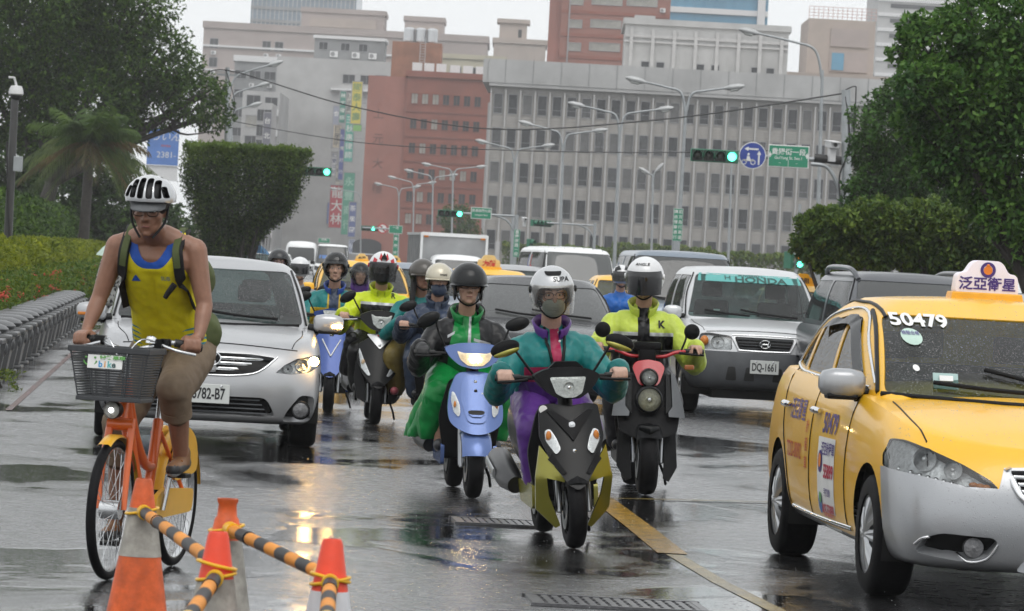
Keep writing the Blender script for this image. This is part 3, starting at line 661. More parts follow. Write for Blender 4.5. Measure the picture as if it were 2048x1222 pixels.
for i in range(20):
 q=PA+PN*.30-PD*.9+PD*(i*1.75);o=p0 if i==0 else copy_tree(p0);o.location=(q.x,q.y,0);o.rotation_euler=(0,0,rzp+random.uniform(-.03,.03));o['group']='stone planters along the kerb'
 o['label']='grey stone planter, %s from the left edge in the row'%ORD[i]
mark('painted_line',[PA-PD*6-PN*.30,PA+PD*30-PN*.30],.06,REDP,'red no parking line beside the stone planters')
hedge('grass_tuft','small clump of weeds at the left edge below the first planter',G(-14,782),G(12,772),.2,.0,.10,350,.05,.016,[LB[0],HY[1]],'weeds')
d=46*KD
tree('broadleaf_tree','large glossy leaved tree reaching in from the right edge',[pb(*a)for a in ((1990,60,d,115),(1880,90,d,85),(1960,210,d,135),(1860,170,d,75,.8,-.5),(2080,150,d,160),(1930,300,d,100),(2050,290,d,130),(2010,420,d,75),(2085,450,d,100),(1960,380,d,60),(1830,60,d,42),(1800,110,d,30),(1840,240,d,60),(1870,330,d,55))],(A(2120,600,d).x,d,0),34000,.115,.066,LM,.15,.5)
d=72*KD
tree('broadleaf_tree','dark dense tree behind the glossy one on the right',[pb(*a)for a in ((1720,440,d,60),(1800,470,d,80),(1900,460,d,90),(2000,450,d,90),(1800,260,d,95),(1740,300,d,48),(1765,370,d,75),(1850,350,d,100),(1800,190,d,50),(1730,380,d,40),(1900,260,d,110))],(A(1840,560,d).x,d,0),44000,.12,.06,[LM[1],LG[2],LM[0]],.2)
d=56*KD
for i,(xs,lab)in enumerate((((1650,470,62),'rounded bright bush, leftmost under the right hand trees'),((1745,462,74),'second bright bush under the right hand trees'),((1850,470,84),'third bright bush, behind the taxi roof sign'),((1965,475,92),'rightmost bright bush at the right edge behind the taxi'))):
 c=xs;bl=[pb(c[0],c[1],d,c[2],.9),pb(c[0]+35,c[1]-25,d,c[2]*.6,.8,-.4),pb(c[0]-28,c[1]+25,d,c[2]*.6,.8,.3),pb(c[0]+10,c[1]+40,d,c[2]*.8,.8),pb(c[0]+55,c[1]+30,d,c[2]*.7,.9),pb(c[0]+5,c[1]-30,d,c[2]*.6,.8)]
 tree('bush',lab,bl,(A(c[0],585,d).x,d,0),13000,.11,.06,LB,.09,.45,group='bushes along the right side')
def farhedge(x0,x1,ytop,d,label):
 d=dk(d);a=A(x0,ytop,d);b=A(x1,ytop+(x1-x0)*.055,d);return hedge('far_hedge',label,(a.x,d,0),(b.x,d,0),3.0,.2,a.z+.25,9000,.34,.18,[LB[0],LB[1],HY[1]])
farhedge(1005,1262,491,300,'far hedge in front of the office block behind the white van')
farhedge(1225,1420,492,290,'far bright hedge above the grey van roof')
farhedge(1390,1720,508,240,'far olive hedge behind the pedestrian signal')
d=300*KD;tree('small_tree','small bare street tree in front of the brick block',[pb(915,440,d,40),pb(905,480,d,30),pb(935,470,d,28)],(A(920,530,d).x,d,0),2600,.35,.16,[LG[0],LB[2]],.12)
# ------ lamps, signals, signs
def curve_arm(p0,p1,lift):
 p0,p1=Vector(p0),Vector(p1);return [p0,p0.lerp(p1,.15)+Vector((0,0,lift*.75)),p0.lerp(p1,.5)+Vector((0,0,lift)),p1]
LAMPH=mat('lamp_head_grey',(.42,.43,.43),.4,.3);LENS=mat('lamp_lens',(.6,.62,.6),.2)
def street_lamp(xb,xt,yt,heads,d,label,r=.11):
 d=dk(d);base=A(xb,555,d);top=A(xt,yt,d);t=thing('street_lamp',label,'street lamp',(base.x,d,0),0,'street lamps along the avenue');b=Vector((base.x,d,0));tp=top-b
 MB().tube([(0,0,0),(0,0,.5)],[r*1.6,r*1.5],10).build('base',GALV,t,40)
 MB().tube([(0,0,0),tp*.5,tp],[r,r*.8,r*.6],10).build('pole',GALV,t,60)
 for hx,hy in heads:
  h=A(hx,hy,d)-b;dx=h-tp;pts=[tp-Vector((0,0,.4)),tp+dx*.12+Vector((0,0,dx.z*.45)),tp+dx*.45+Vector((0,0,dx.z*.35)),h]
  MB().tube(pts,[r*.55,r*.5,r*.45,r*.4],8,sm=6).build('arm',GALV,t,60)
  e=(pts[-1]-pts[-2]).normalized();mb=MB();mb.tube([h-e*.15,h+e*.1,h+e*.5,h+e*.75],[.05,.13,.14,.05],8);o=mb.build('lamp_head',LAMPH,t,50)
  MB().tube([h+e*.15-Vector((0,0,.1)),h+e*.5-Vector((0,0,.1))],[.09,.09],8).build('lens',LENS,o,50)
 return t
LL=[(1352,1372,212,((1285,163),(1455,176)),142,'tallest twin arm lamp, right of the traffic lights'),(1228,1240,253,((1165,212),(1318,219)),165,'twin arm lamp, second from the right'),(1119,1126,290,((1062,249),(1190,262)),192,'twin arm lamp, third from the right, over the white van'),(1022,1029,318,((972,285),(1088,292)),224,'twin arm lamp at the corner of the grey offices'),(902,906,352,((860,330),(955,334)),285,'twin arm lamp in front of the brick windows, rightmost there'),(862,866,366,((824,343),(900,351)),305,'twin arm lamp in front of the brick block, third there'),(824,828,379,((790,356),(858,366)),330,'twin arm lamp in front of the brick block, second there'),(795,798,388,((762,369),(828,374)),350,'twin arm lamp in front of the brick block, leftmost there'),(720,722,395,((672,378),),400,'single arm lamp at the foot of the hanging signs'),(1634,1645,140,((1512,66),),140,'tall single arm lamp beside the green street name sign'),(1456,1463,335,((1478,320),),215,'thin lamp pole under the lit traffic light'),(1303,1306,362,((1296,346),(1313,342)),230,'small twin globe lamp before the grey offices'),(468,455,205,((540,130),),180,'lamp arm reaching right above the left tree, upper'),(470,458,225,((520,171),),200,'lamp arm reaching right above the left tree, middle'),(476,462,245,((503,211),),225,'lamp arm reaching right above the left tree, lower')]
for a in LL:street_lamp(*a[:5],a[5])
SGREEN=mat('signal_green_paint',(.02,.16,.09),.35,var=.15);SBLACK=mat('signal_black',(.012,.012,.012),.5)
LIT=mat('lit_green_lens',(.1,.8,.55),.3,emit=(.10,1.0,.62),es=4.5);LITA=mat('lit_amber_led',(.9,.35,.02),.3,emit=(1.0,.33,.02),es=5);OFFL=mat('unlit_lens',(.03,.035,.03),.2)
SIGNG=mat('street_sign_green',(.015,.235,.13),.35,var=.08);SIGNW=mat('street_sign_white',(.72,.72,.70),.4);SIGNB=mat('round_sign_blue',(.03,.06,.30),.35);SIGNR=mat('sign_red',(.5,.04,.05),.4)
def signal(px,py,d,n,lit,label,ls=.34,rz=0,vert=False,litm=None):
 d=dk(d);p=A(px,py,d);t=thing('traffic_light',label,'traffic light',p,rz,'traffic lights');w=n*ls
 c=(lambda i:((i-(n-1)/2)*ls,0))if not vert else (lambda i:(0,-(i-(n-1)/2)*ls))
 dm=(w+.06,.22,ls+.04)if not vert else (ls+.04,.22,w+.06)
 MB().box((0,0,0),dm).build('housing',SGREEN,t,0,bevel=.02)
 for i in range(n):
  x,z=c(i);M=Matrix.Translation((x,-.112,z))@Matrix.Rotation(PI/2,4,'X')
  MB().box((x,-.108,z),(ls*.94,.02,ls*.94)).build('face_plate',SBLACK if i!=lit else SGREEN,t,0)
  MB().lathe([(0,.035),(.07,.03),(.125,.008),(.13,0),(.13,-.01)],20,M).build('lens',(litm or LIT)if i==lit else OFFL,t,60)
  MB().lathe([(.145,0),(.15,.24),(.142,.24),(.137,0)],20,M@Matrix.Rotation(-.25*2,4,'Z'),arc=PI+1.0).build('visor',SGREEN,t,50)
 return t
d=96*KD;k=FPX/d
signal(1429,312,d,4,3,'four lens green traffic light left of the round blue sign')
p=A(1505,311,d);t=thing('round_sign','round blue sign with white arrows and a scooter','sign',p)
MB().lathe([(0,.03),(.40,.03),(.40,0),(0,0)],40,Matrix.Rotation(PI/2,4,'X')).build('rim',SIGNW,t,30);MB().lathe([(0,.034),(.375,.034),(.375,.03)],40,Matrix.Rotation(PI/2,4,'X')).build('disc',SIGNB,t,0)
def arrow(name,x,z,L_,ang,par,m=SIGNW,y=-.038,w=.05):
 P=[(-w/2,-L_/2),(w/2,-L_/2),(w/2,L_/2-.12),(w*1.3,L_/2-.12),(0,L_/2),(-w*1.3,L_/2-.12),(-w/2,L_/2-.12)]
 c,s=math.cos(ang),math.sin(ang);MB().add([(x+a*c-b*s,y,z+a*s+b*c)for a,b in P],[tuple(range(7))]).build(name,m,par,0)
arrow('arrow',-.04,.19,.42,PI/2,t);arrow('arrow',.19,-.06,.42,0,t)
mb=MB()
for x in (-.24,0.02):mb.lathe([(.055,0),(.078,0),(.078,.004),(.055,.004)],20,Matrix.Translation((x,-.036,-.2))@Matrix.Rotation(PI/2,4,'X'))
mb.prism([(-.25,-.17),(.04,-.17),(.02,-.10),(-.05,-.13),(-.09,-.02),(-.16,-.02),(-.17,-.12),(-.26,-.12)],-.04,-.036);mb.ell((-.12,-.038,.03),(.035,.003,.04),12,6)
mb.build('scooter_pictogram',SIGNW,t,0)
p=A(1577,313,d);t=thing('street_sign','green street name sign on the mast arm at right','sign',p);w,h=82/k,45/k
MB().box((0,0,0),(w,.04,h)).build('board',SIGNW,t,0,bevel=.01);MB().box((0,-.022,0),(w-.06,.012,h-.06)).build('face',SIGNG,t,0)
text_on('chinese_name','貴陽街一段',.205,SIGNW,t,(0,-.03,.12),bold=.015);text_on('english_name','GuiYang St. Sec.1',.118,SIGNW,t,(0,-.03,-.05),bold=.012)
for s in (-1,1):MB().add([(s*.55,-.03,.13),(s*.50,-.03,.03),(s*.55,-.03,-.06),(s*.585,-.03,.03)],[(0,1,2,3)]).build('arrow_head',SIGNW,t,0)
MB().box((.0,-.03,-.20),(.012,.004,.2)).build('divider',SIGNW,t,0)
for s in (-1,1):MB().box((s*.25,-.03,-.2),(.05,.004,.012)).build('dash',SIGNW,t,0)
b0=A(1696,590,d);t=thing('signal_mast','thick mast with horizontal arm carrying the signs at right','signal mast',(b0.x+.05,d,0));tx=A(1692,180,d);bx=Vector((b0.x+.05,d,0))
MB().tube([(0,0,0),(tx-bx)*.6,tx-bx],[.17,.15,.13],12).build('pole',GALV,t,60)
az=A(1690,322,d)-bx;al=A(1385,315,d)-bx;al.z=az.z
bk=Vector((0,.16,0));MB().tube([az+bk,al+bk],[.075,.05],8).build('arm',GALV,t,60);MB().tube([az-Vector((0,0,.0))+Vector((0,.12,.0)),az+Vector((-.9,.12,.05))],.13,10).build('sleeve',SBLACK,t,60)
MB().tube([az+Vector((-1.0,0,-.14)),az+Vector((-.5,0,-.22)),az+Vector((-.15,0,-.8)),az+Vector((-.05,0,-1.4))],.06,8,sm=6).build('brace',GALV,t,60)
MB().tube([az+Vector((-.1,-.1,1.9)),az+Vector((.1,-.15,.5)),az+Vector((-.15,-.15,-.5)),az+Vector((.0,-.15,-1.6))],.03,6,sm=6).build('cable',SBLACK,t,60)
MB().tube([tx-bx+Vector((-.02,0,0)),tx-bx+Vector((.25,0,.12)),tx-bx+Vector((.3,0,-.1)),tx-bx+Vector((.3,0,-1.5))],.02,6,sm=6).build('cable',SBLACK,t,60)
CAMW=mat('camera_white',(.62,.62,.62),.4)
def cctv(px,py,d,label,s=1.0,dome=False):
 d=dk(d);p=A(px,py,d);t=thing('security_camera',label,'camera',p,.3)
 if dome:
  MB().lathe([(0,.16),(.10,.15),(.13,.08),(.14,0),(.12,-.02),(0,-.02)],18).build('housing',CAMW,t,40);MB().ell((0,0,-.03),(.11,.11,.10)).build('dome',SBLACK,t,60);MB().tube([(0,.0,.15),(-.05,.0,.3),(-.15,0,.3)],.025,6).build('bracket',CAMW,t)
 else:
  MB().box((0,0,.12*s),(.28*s,.5*s,.16*s),rx=.1).build('housing',CAMW,t,0,bevel=.02);MB().box((0,-.03,.22*s),(.32*s,.6*s,.03),rx=.1).build('hood',CAMW,t,0)
  MB().box((0,0,-.18*s),(.2*s,.2*s,.4*s)).build('mount',CAMW,t,0,bevel=.02);MB().lathe([(0,0),(.06*s,0),(.06*s,.03)],14,Matrix.Translation((0,-.255*s,.12*s))@Matrix.Rotation(PI/2,4,'X')).build('lens',SBLACK,t)
 return t
cctv(1664,298,d,'white traffic camera on the mast arm at right',1.0);cctv(32,188,60,'white dome camera on the pole at the left edge',1.0,True);cctv(1049,442,200,'small white camera over the row of far signals',.9)
b0=A(14,520,60*KD);tp=A(30,195,60*KD);t=thing('camera_pole','dark pole carrying the dome camera at the left edge','pole',(b0.x,60*KD,0));MB().tube([(0,0,0),tp-Vector((b0.x,60*KD,0))],[.09,.07],10).build('pole',mat('dark_pole',(.05,.05,.05),.4),t,60)
MB().box((.12,-.1,2.9),(.16,.12,.28)).build('junction_box',GALV,t,0,bevel=.01);MB().tube([(-.1,-.1,3.3),(-.05,-.12,2.5),(.05,-.1,1.4)],.018,5,sm=4).build('cable',SBLACK,t)
signal(630,343,138,4,3,'lit green traffic light beside the trimmed tree');signal(901,427,165,4,3,'lit green traffic light above the box truck',.31);signal(742,457,230,4,2,'far traffic light with green arrows before the brick block',.33);signal(487,478,330,4,3,'faint far green light over the bus',.34)
signal(1082,447,200,5,9,'row of dark green signals seen end on over the white van',.36,.9);signal(1059,502,190,4,9,'unlit upright green signal left of the white van',.34,.9,True)
signal(1600,521,150,2,1,'pedestrian signal with amber digits over a green walker',.36,0,True)
t=[o for o in COL.objects if o.get('label','').startswith('pedestrian signal')][0]
text_on('amber_digits','66',.28,LITA,t,(0,-.16,.18),bold=.03)
for (x,y,l)in ((1577,520,'green signal box seen from the back, left of the pedestrian signal'),(1652,521,'green signal box seen from the back, right of the pedestrian signal')):signal(x,y,150,2,9,l,.36,2.4,True)
def post(px0,px1,ytop,d,r,label,name='signal_post',arm=None):
 d=dk(d);b=A(px0,560,d);tp=A(px1,ytop,d);t=thing(name,label,'post',(b.x,d,0));B=Vector((b.x,d,0));MB().tube([(0,0,0),tp-B],[r,r*.8],10).build('pole',GALV,t,60);MB().tube([(0,0,0),(0,0,.4)],r*1.5,10).build('base',GALV,t,40)
 if arm:e=A(arm[0],arm[1],d)-B;a0=e.copy();a0.x=0;MB().tube([a0,e],.06,7).build('arm',GALV,t,60);MB().tube([a0+Vector((0,0,-.9)),a0+(e-a0)*.12+Vector((0,0,-.25)),a0+(e-a0)*.3],.05,7,sm=5).build('brace',GALV,t,60)
 return t
post(1590,1600,408,150,.09,'slim post of the pedestrian signal');post(1026,1033,430,165,.14,'mast beside the vertical green sign left of the white van',arm=(880,424));post(1186,1190,446,200,.12,'mast of the end on signals',arm=(1060,444));post(1636,1637,540,139,.1,'short grey post next to the tall lamp');post(790,792,455,228,.1,'thin post of the small green signs',arm=(725,455));post(1347,1350,480,141,.16,'wide grey post under the upright green notice')
def gsign(x0,x1,y0,y1,d,rows,label,vert=False,ts=.8,cols=None):
 d=dk(d);k=FPX/d;a=A((x0+x1)/2,(y0+y1)/2,d-.25);w,h=(x1-x0)/k,(y1-y0)/k;t=thing('direction_sign',label,'sign',a)
 MB().box((0,0,0),(w,.05,h)).build('board',SIGNW,t,0);MB().box((0,-.028,0),(w*.94,.012,h-w*.06)).build('face',SIGNG,t,0)
 if vert:
  for ci,s in enumerate(rows):
   n=len(s);x=w*(.24-.48*ci)if len(rows)>1 else 0;sz=min(h*.9/n,w*(.42 if len(rows)>1 else.75));text_on('lettering',s,sz,SIGNW,t,(x,-.04,0),vertical=True,pitch=h*.95/n/sz,bold=.012)
 else:
  for i,s in enumerate(rows):text_on('lettering',s,w*.9/max(4,len(s))*(1.0 if ord(s[0])>255 else 1.6),SIGNW,t,(0,-.04,h*(.2-.36*i)),bold=.012)
 return t
gsign(942,983,415,438,164,('凱達格蘭大道','Ketagalan Blvd'),'green boulevard sign on the mast arm above the truck');gsign(778,805,451,467,227,('一段',),'small green sign right of the no turn sign');gsign(1346,1365,417,482,140,('前方為行車道','讓由慢車通行'),'upright green notice with two columns of characters',True)
gsign(1027,1039,459,514,164,('重慶南路一段',),'narrow upright green sign left of the white van',True);gsign(786,796,470,514,227,('貴陽街',),'narrow upright green sign before the brick corner',True);gsign(636,660,476,486,380,('路段',),'tiny green sign over the far traffic')
p=A(765,457,229*KD);t=thing('no_turn_sign','small round white sign with red ring and slash','sign',p);R_=Matrix.Rotation(PI/2,4,'X')
MB().lathe([(0,.02),(.36,.02),(.36,0),(0,0)],28,R_).build('disc',SIGNW,t,30);MB().lathe([(.28,.021),(.36,.021),(.36,.026),(.28,.026)],28,R_).build('ring',SIGNR,t,0);MB().box((0,-.028,0),(.6,.006,.07),M=Matrix.Rotation(.78,4,'Y')).build('slash',SIGNR,t,0);arrow('arrow',0,0,.4,.5,t,SBLACK,-.024)
def wire(pts,d,label,r=.022):
 P=[A(x,y,dd*KD)for (x,y),dd in zip(pts,d)];o=P[0];q=MB().tube([p-o for p in P],r,5,sm=10).build('overhead_wire',SBLACK,None,60);q.location=o;tag(q,label,'wire')
wire(((400,170),(452,140),(700,212),(985,258),(1330,238),(1692,186)),(130,130,128,120,108,96),'upper overhead wire sagging right across the whole street',.025)
wire(((468,243),(720,285),(1000,300),(1290,305),(1535,301)),(150,140,130,120,110),'lower overhead wire running towards the street name sign',.02)
wire(((452,140),(470,210),(455,250)),(130,130,130),'slack loop of cable hanging on the left utility pole',.018)
b0=A(452,540,131*KD);tp=A(455,135,131*KD);t=thing('utility_pole','thin utility pole rising behind the left tree','pole',(b0.x,131*KD,0));MB().tube([(0,0,0),tp-Vector((b0.x,131*KD,0))],[.13,.09],10).build('pole',GALV,t,60);MB().box(tp-Vector((b0.x,131*KD,.3)),(.8,.08,.08)).build('crossarm',GALV,t,0)
# ------ curved shells and regions cut from them
def bs_basis(t):return ((1-t)**3/6,(3*t**3-6*t*t+4)/6,(-3*t**3+3*t*t+3*t+1)/6,t**3/6)
def bs_rows(C,n,mirror=False):
 """uniform cubic B-spline along axis 0 of C; clamped ends, or mirrored in x at both ends"""
 C=np.asarray(C,float)
 if mirror:
  f=C[1:2].copy();f[...,0]*=-1;l=C[-2:-1].copy();l[...,0]*=-1;E=np.concatenate([f,C,l])
 else:
  E=np.concatenate([2*C[:1]-C[1:2],C,2*C[-1:]-C[-2:-1]])
 segs=len(E)-3;out=[]
 for i in range(n+1):
  u=i*segs/n;s=min(int(u),segs-1);b=bs_basis(u-s);out.append(sum(b[k]*E[s+k]for k in range(4)))
 return np.array(out)
def rpoly(pts,r=.02,n=3):
 """polygon with rounded corners"""
 P=[Vector(p)for p in pts];out=[];k=len(P)
 for i in range(k):
  a,b,c=P[i-1],P[i],P[(i+1)%k];u=(a-b);v=(c-b);q=min(r,u.length*.45,v.length*.45);u.normalize();v.normalize()
  p0,p1=b+u*q,b+v*q
  for j in range(n+1):
   t=j/n;out.append(tuple(p0*(1-t)**2+b*2*t*(1-t)+p1*t*t))
 return out
def mirx(poly):return [(-x,z)for x,z in poly][::-1]
def in_poly(x,y,P):
 c=False;j=len(P)-1
 for i in range(len(P)):
  xi,yi=P[i];xj,yj=P[j]
  if (yi>y)!=(yj>y)and x<(xj-xi)*(y-yi)/(yj-yi)+xi:c=not c
  j=i
 return c
PROJ={'y':lambda c:(c[0],c[2]),'x':lambda c:(c[1],c[2]),'z':lambda c:(c[0],c[1])}
def stamp(bm,poly,ax,filt=None):
 pr=PROJ[ax];xs=[p[0]for p in poly];zs=[p[1]for p in poly];x0,x1,z0,z1=min(xs),max(xs),min(zs),max(zs)
 def bb(f):
  q=[pr(v.co)for v in f.verts];a=[p[0]for p in q];b=[p[1]for p in q];return min(a),max(a),min(b),max(b)
 cand=[]
 for f in bm.faces:
  if filt and not filt(f.calc_center_median(),f.normal):continue
  a,b,c,d=bb(f)
  if b>=x0 and a<=x1 and d>=z0 and c<=z1:cand.append(f)
 k=len(poly)
 for i in range(k):
  (ax_,az),(bx,bz)=poly[i],poly[(i+1)%k]
  if abs(ax_-bx)+abs(az-bz)<1e-5:continue
  sx0,sx1,sz0,sz1=min(ax_,bx)-.001,max(ax_,bx)+.001,min(az,bz)-.001,max(az,bz)+.001
  hit=[];rest=[]
  for f in cand:
   a,b,c,d=bb(f);(hit if (b>=sx0 and a<=sx1 and d>=sz0 and c<=sz1)else rest).append(f)
  if not hit:continue
  nx,nz=bz-az,-(bx-ax_);no={'y':(nx,0,nz),'x':(0,nx,nz),'z':(nx,nz,0)}[ax];co={'y':(ax_,0,az),'x':(0,ax_,az),'z':(ax_,az,0)}[ax]
  geom=set(hit)
  for f in hit:geom.update(f.edges);geom.update(f.verts)
  r=bmesh.ops.bisect_plane(bm,geom=list(geom),dist=1e-6,plane_co=co,plane_no=no)
  cand=rest+[g for g in r['geom']if isinstance(g,bmesh.types.BMFace)]
 return [f for f in cand if f.is_valid and in_poly(*pr(f.calc_center_median()),poly)]
def extract(bm,faces,name,m,parent,inset=0.0,rim=0.0,smooth=50,keep=False,rimmat=None):
 """take faces out of the shell as a part of their own; the opening gets a rim going inward"""
 if not faces:return None
 vm={};vs=[];fs=[]
 for f in faces:
  idx=[]
  for v in f.verts:
   if v not in vm:vm[v]=len(vs);vs.append(v.co-v.normal*inset)
   idx.append(vm[v])
  fs.append(tuple(idx))
 me=bpy.data.meshes.new(name);me.from_pydata([tuple(v)for v in vs],[],fs);me.materials.append(m)
 o=finish(me,name,parent,smooth)
 if not keep:
  fset=set(faces);bd=[e for f in faces for e in f.edges if any(g not in fset for g in e.link_faces)]if rim else []
  bd=list(set(bd));nrm={}
  for e in bd:
   for v in e.verts:nrm[v]=v.normal.copy()
  bmesh.ops.delete(bm,geom=faces,context='FACES')
  if rim and bd:
   bd=[e for e in bd if e.is_valid];r=bmesh.ops.extrude_edge_only(bm,edges=bd)
   for v in [g for g in r['geom']if isinstance(g,bmesh.types.BMVert)]:
    src=[e.other_vert(v)for e in v.link_edges if e.other_vert(v)in nrm]
    if src:v.co=v.co-nrm[src[0]]*rim
   for f in [g for g in r['geom']if isinstance(g,bmesh.types.BMFace)]:f.material_index=1 if rimmat else 0
 return o
def bm_obj(bm,name,ms,parent,smooth=40):
 me=bpy.data.meshes.new(name);bm.to_mesh(me)
 for q in (ms if isinstance(ms,(list,tuple))else [ms]):me.materials.append(q)
 return finish(me,name,parent,smooth)
def loop_ctrl(w,yf,yr,b,zt,tap=None,rb=None,cr=.62):
 """control points of half a plan loop, front centre to rear centre"""
 rb=b if rb is None else rb;L=yr-yf
 pts=[(0,0),(.28,.03*b),(.55,.17*b),(.78,.42*b),(.93,.80*b),(1.0,1.5*b+.12)]
 rp=[(1.0,L-1.5*rb-.12),(.93,L-.75*rb),(.78,L-.36*rb),(.55,L-.13*rb),(.28,L-.02*rb),(0,L)]
 mid=[(1.0,L*t)for t in (.30,.42,.55,.68)]
 out=[]
 for x,y in pts+mid+rp:
  Y=yf+y;out.append((x*w*(lerp_tab(tap,Y)if tap else 1),Y,lerp_tab(zt,Y)))
 return out
def shell(levels,nu=56,nv=26,crown=None,ncol=7,bottom=False):
 """levels: control loops bottom to top. returns a bmesh: both halves, closed over the top by a crowned deck"""
 S=bs_rows(np.array(levels),nv)
 S=np.stack([bs_rows(r,nu,True)for r in S])
 bm=bmesh.new();grid={}
 def V(s,i,j):
  p=S[i,j];key=(0 if j in (0,nu)else s,i,j)
  if key not in grid:grid[key]=bm.verts.new((0 if key[0]==0 else p[0]*s,p[1],p[2]))
  return grid[key]
 for s in (1,-1):
  for i in range(nv):
   for j in range(nu):
    q=[V(s,i,j),V(s,i,j+1),V(s,i+1,j+1),V(s,i+1,j)]
    if s<0:q=q[::-1]
    if len(set(q))==4:bm.faces.new(q)
 if crown is not None:
  top=S[nv];cols={};wmax=top[:,0].max()
  def T(j,c):
   f=1-c/ncol
   if j in (0,nu):return V(1,nv,j)
   if c==0:return V(1,nv,j)
   if c==2*ncol:return V(-1,nv,j)
   if (j,c)not in cols:
    p=top[j];wm=wmax;cols[(j,c)]=bm.verts.new((p[0]*f,p[1],p[2]+(lerp_tab(crown,p[1])if not callable(crown)else crown(p[0]*f,p[1],p[0]))*(1-abs(f)**2.2)*min(1.0,p[0]/wm)**2))
   return cols[(j,c)]
  for j in range(nu):
   for c in range(2*ncol):
    q=[]
    for v in (T(j,c),T(j,c+1),T(j+1,c+1),T(j+1,c)):
     if v not in q:q.append(v)
    if len(q)>=3:
     try:bm.faces.new(q[::-1])
     except ValueError:pass
 bmesh.ops.recalc_face_normals(bm,faces=bm.faces);bm.normal_update()
 return bm
def bvh_of(objs):
 vs=[];fs=[]
 for o in objs:
  b=len(vs);vs+=[v.co.copy()for v in o.data.vertices];fs+=[tuple(i+b for i in p.vertices)for p in o.data.polygons]
 return BVHTree.FromPolygons(vs,fs)
def proj_pt(bvh,p,d,off=.003):
 h=bvh.ray_cast(Vector(p),Vector(d),6.0)
 if h[0]is None:return None
 n=h[1];n=n if n.dot(Vector(d))<0 else -n
 return h[0]+n*off
def strip(bvh,pts,d,w,name,m,parent,off=.0025,sm=4,r=None):
 """thin line lying on a surface: pts are start points cast along d"""
 P=spline(pts,sm*(len(pts)-1))if len(pts)>2 else [Vector(pts[0]).lerp(Vector(pts[1]),i/12)for i in range(13)]
 Q=[q for q in (proj_pt(bvh,p,d,off)for p in P)if q is not None]
 if len(Q)<2:return None
 return MB().tube(Q,r or w/2,6).build(name,m,parent,80)
def decal_text(bvh,s,size,name,m,parent,org,ux,uz,d,bold=.01,off=.004,sx=1.0,vertical=False,pitch=1.0,space=1.0):
 """print pressed onto a surface: the text plane at org spanned by ux (reading direction) and uz (up), cast along d"""
 ux,uz=Vector(ux),Vector(uz);mb=MB()
 for i,c in enumerate(s if vertical else [s]):
  V,Fc=text_geo(c,size,bold=bold,space=space);dz=-(i-(len(s)-1)/2)*size*pitch if vertical else 0
  Q=[proj_pt(bvh,Vector(org)+ux*x*sx+uz*(y+dz),d,off)for x,y,z in V]
  ok=[f for f in Fc if all(Q[j]is not None for j in f)]
  mb.add([q if q is not None else (0,0,0)for q in Q],ok)
 return mb.build(name,m,parent,0,fix=False)
def decal_poly(bvh,poly,name,m,parent,org,ux,uz,d,off=.003,nseg=5):
 ux,uz=Vector(ux),Vector(uz);bm=bmesh.new();xs=[p[0]for p in poly];zs=[p[1]for p in poly]
 a,b,c,e=min(xs),max(xs),min(zs),max(zs);n=nseg;vv=[[bm.verts.new((a+(b-a)*i/n,0,c+(e-c)*j/n))for i in range(n+1)]for j in range(n+1)]
 for j in range(n):
  for i in range(n):bm.faces.new((vv[j][i],vv[j][i+1],vv[j+1][i+1],vv[j+1][i]))
 bm.normal_update();ins=set(stamp(bm,poly,'y'));bmesh.ops.delete(bm,geom=[f for f in bm.faces if f not in ins],context='FACES')
 for v in bm.verts:
  q=proj_pt(bvh,Vector(org)+ux*v.co.x+uz*v.co.z,d,off)
  v.co=q if q is not None else Vector(org)+ux*v.co.x+uz*v.co.z-Vector(d)*-.5
 o=bm_obj(bm,name,m,parent,60);bm.free();return o
def panel(outline,fy,name,m,parent,thick=.02,n=10,smooth=45,fx=None):
 """curved plate: front-view outline (x,z), depth y=fy(x,z), with real thickness backwards"""
 bm=bmesh.new();xs=[p[0]for p in outline];zs=[p[1]for p in outline];a,b,c,e=min(xs),max(xs),min(zs),max(zs)
 nx=max(2,int(n*(b-a)/max(b-a,e-c))+1);nz=max(2,int(n*(e-c)/max(b-a,e-c))+1)
 vv=[[bm.verts.new((a+(b-a)*i/nx,0,c+(e-c)*j/nz))for i in range(nx+1)]for j in range(nz+1)]
 for j in range(nz):
  for i in range(nx):bm.faces.new((vv[j][i],vv[j][i+1],vv[j+1][i+1],vv[j+1][i]))
 bm.normal_update();ins=set(stamp(bm,outline,'y'));bmesh.ops.delete(bm,geom=[f for f in bm.faces if f not in ins],context='FACES')
 loose=[v for v in bm.verts if not v.link_faces];bmesh.ops.delete(bm,geom=loose,context='VERTS')
 for v in bm.verts:v.co.y=fy(v.co.x,v.co.z)
 if thick:
  r=bmesh.ops.extrude_face_region(bm,geom=list(bm.faces),use_keep_orig=True)
  for v in [g for g in r['geom']if isinstance(g,bmesh.types.BMVert)]:v.co.y+=thick
 bmesh.ops.recalc_face_normals(bm,faces=bm.faces)
 o=bm_obj(bm,name,m,parent,smooth);bm.free();return o
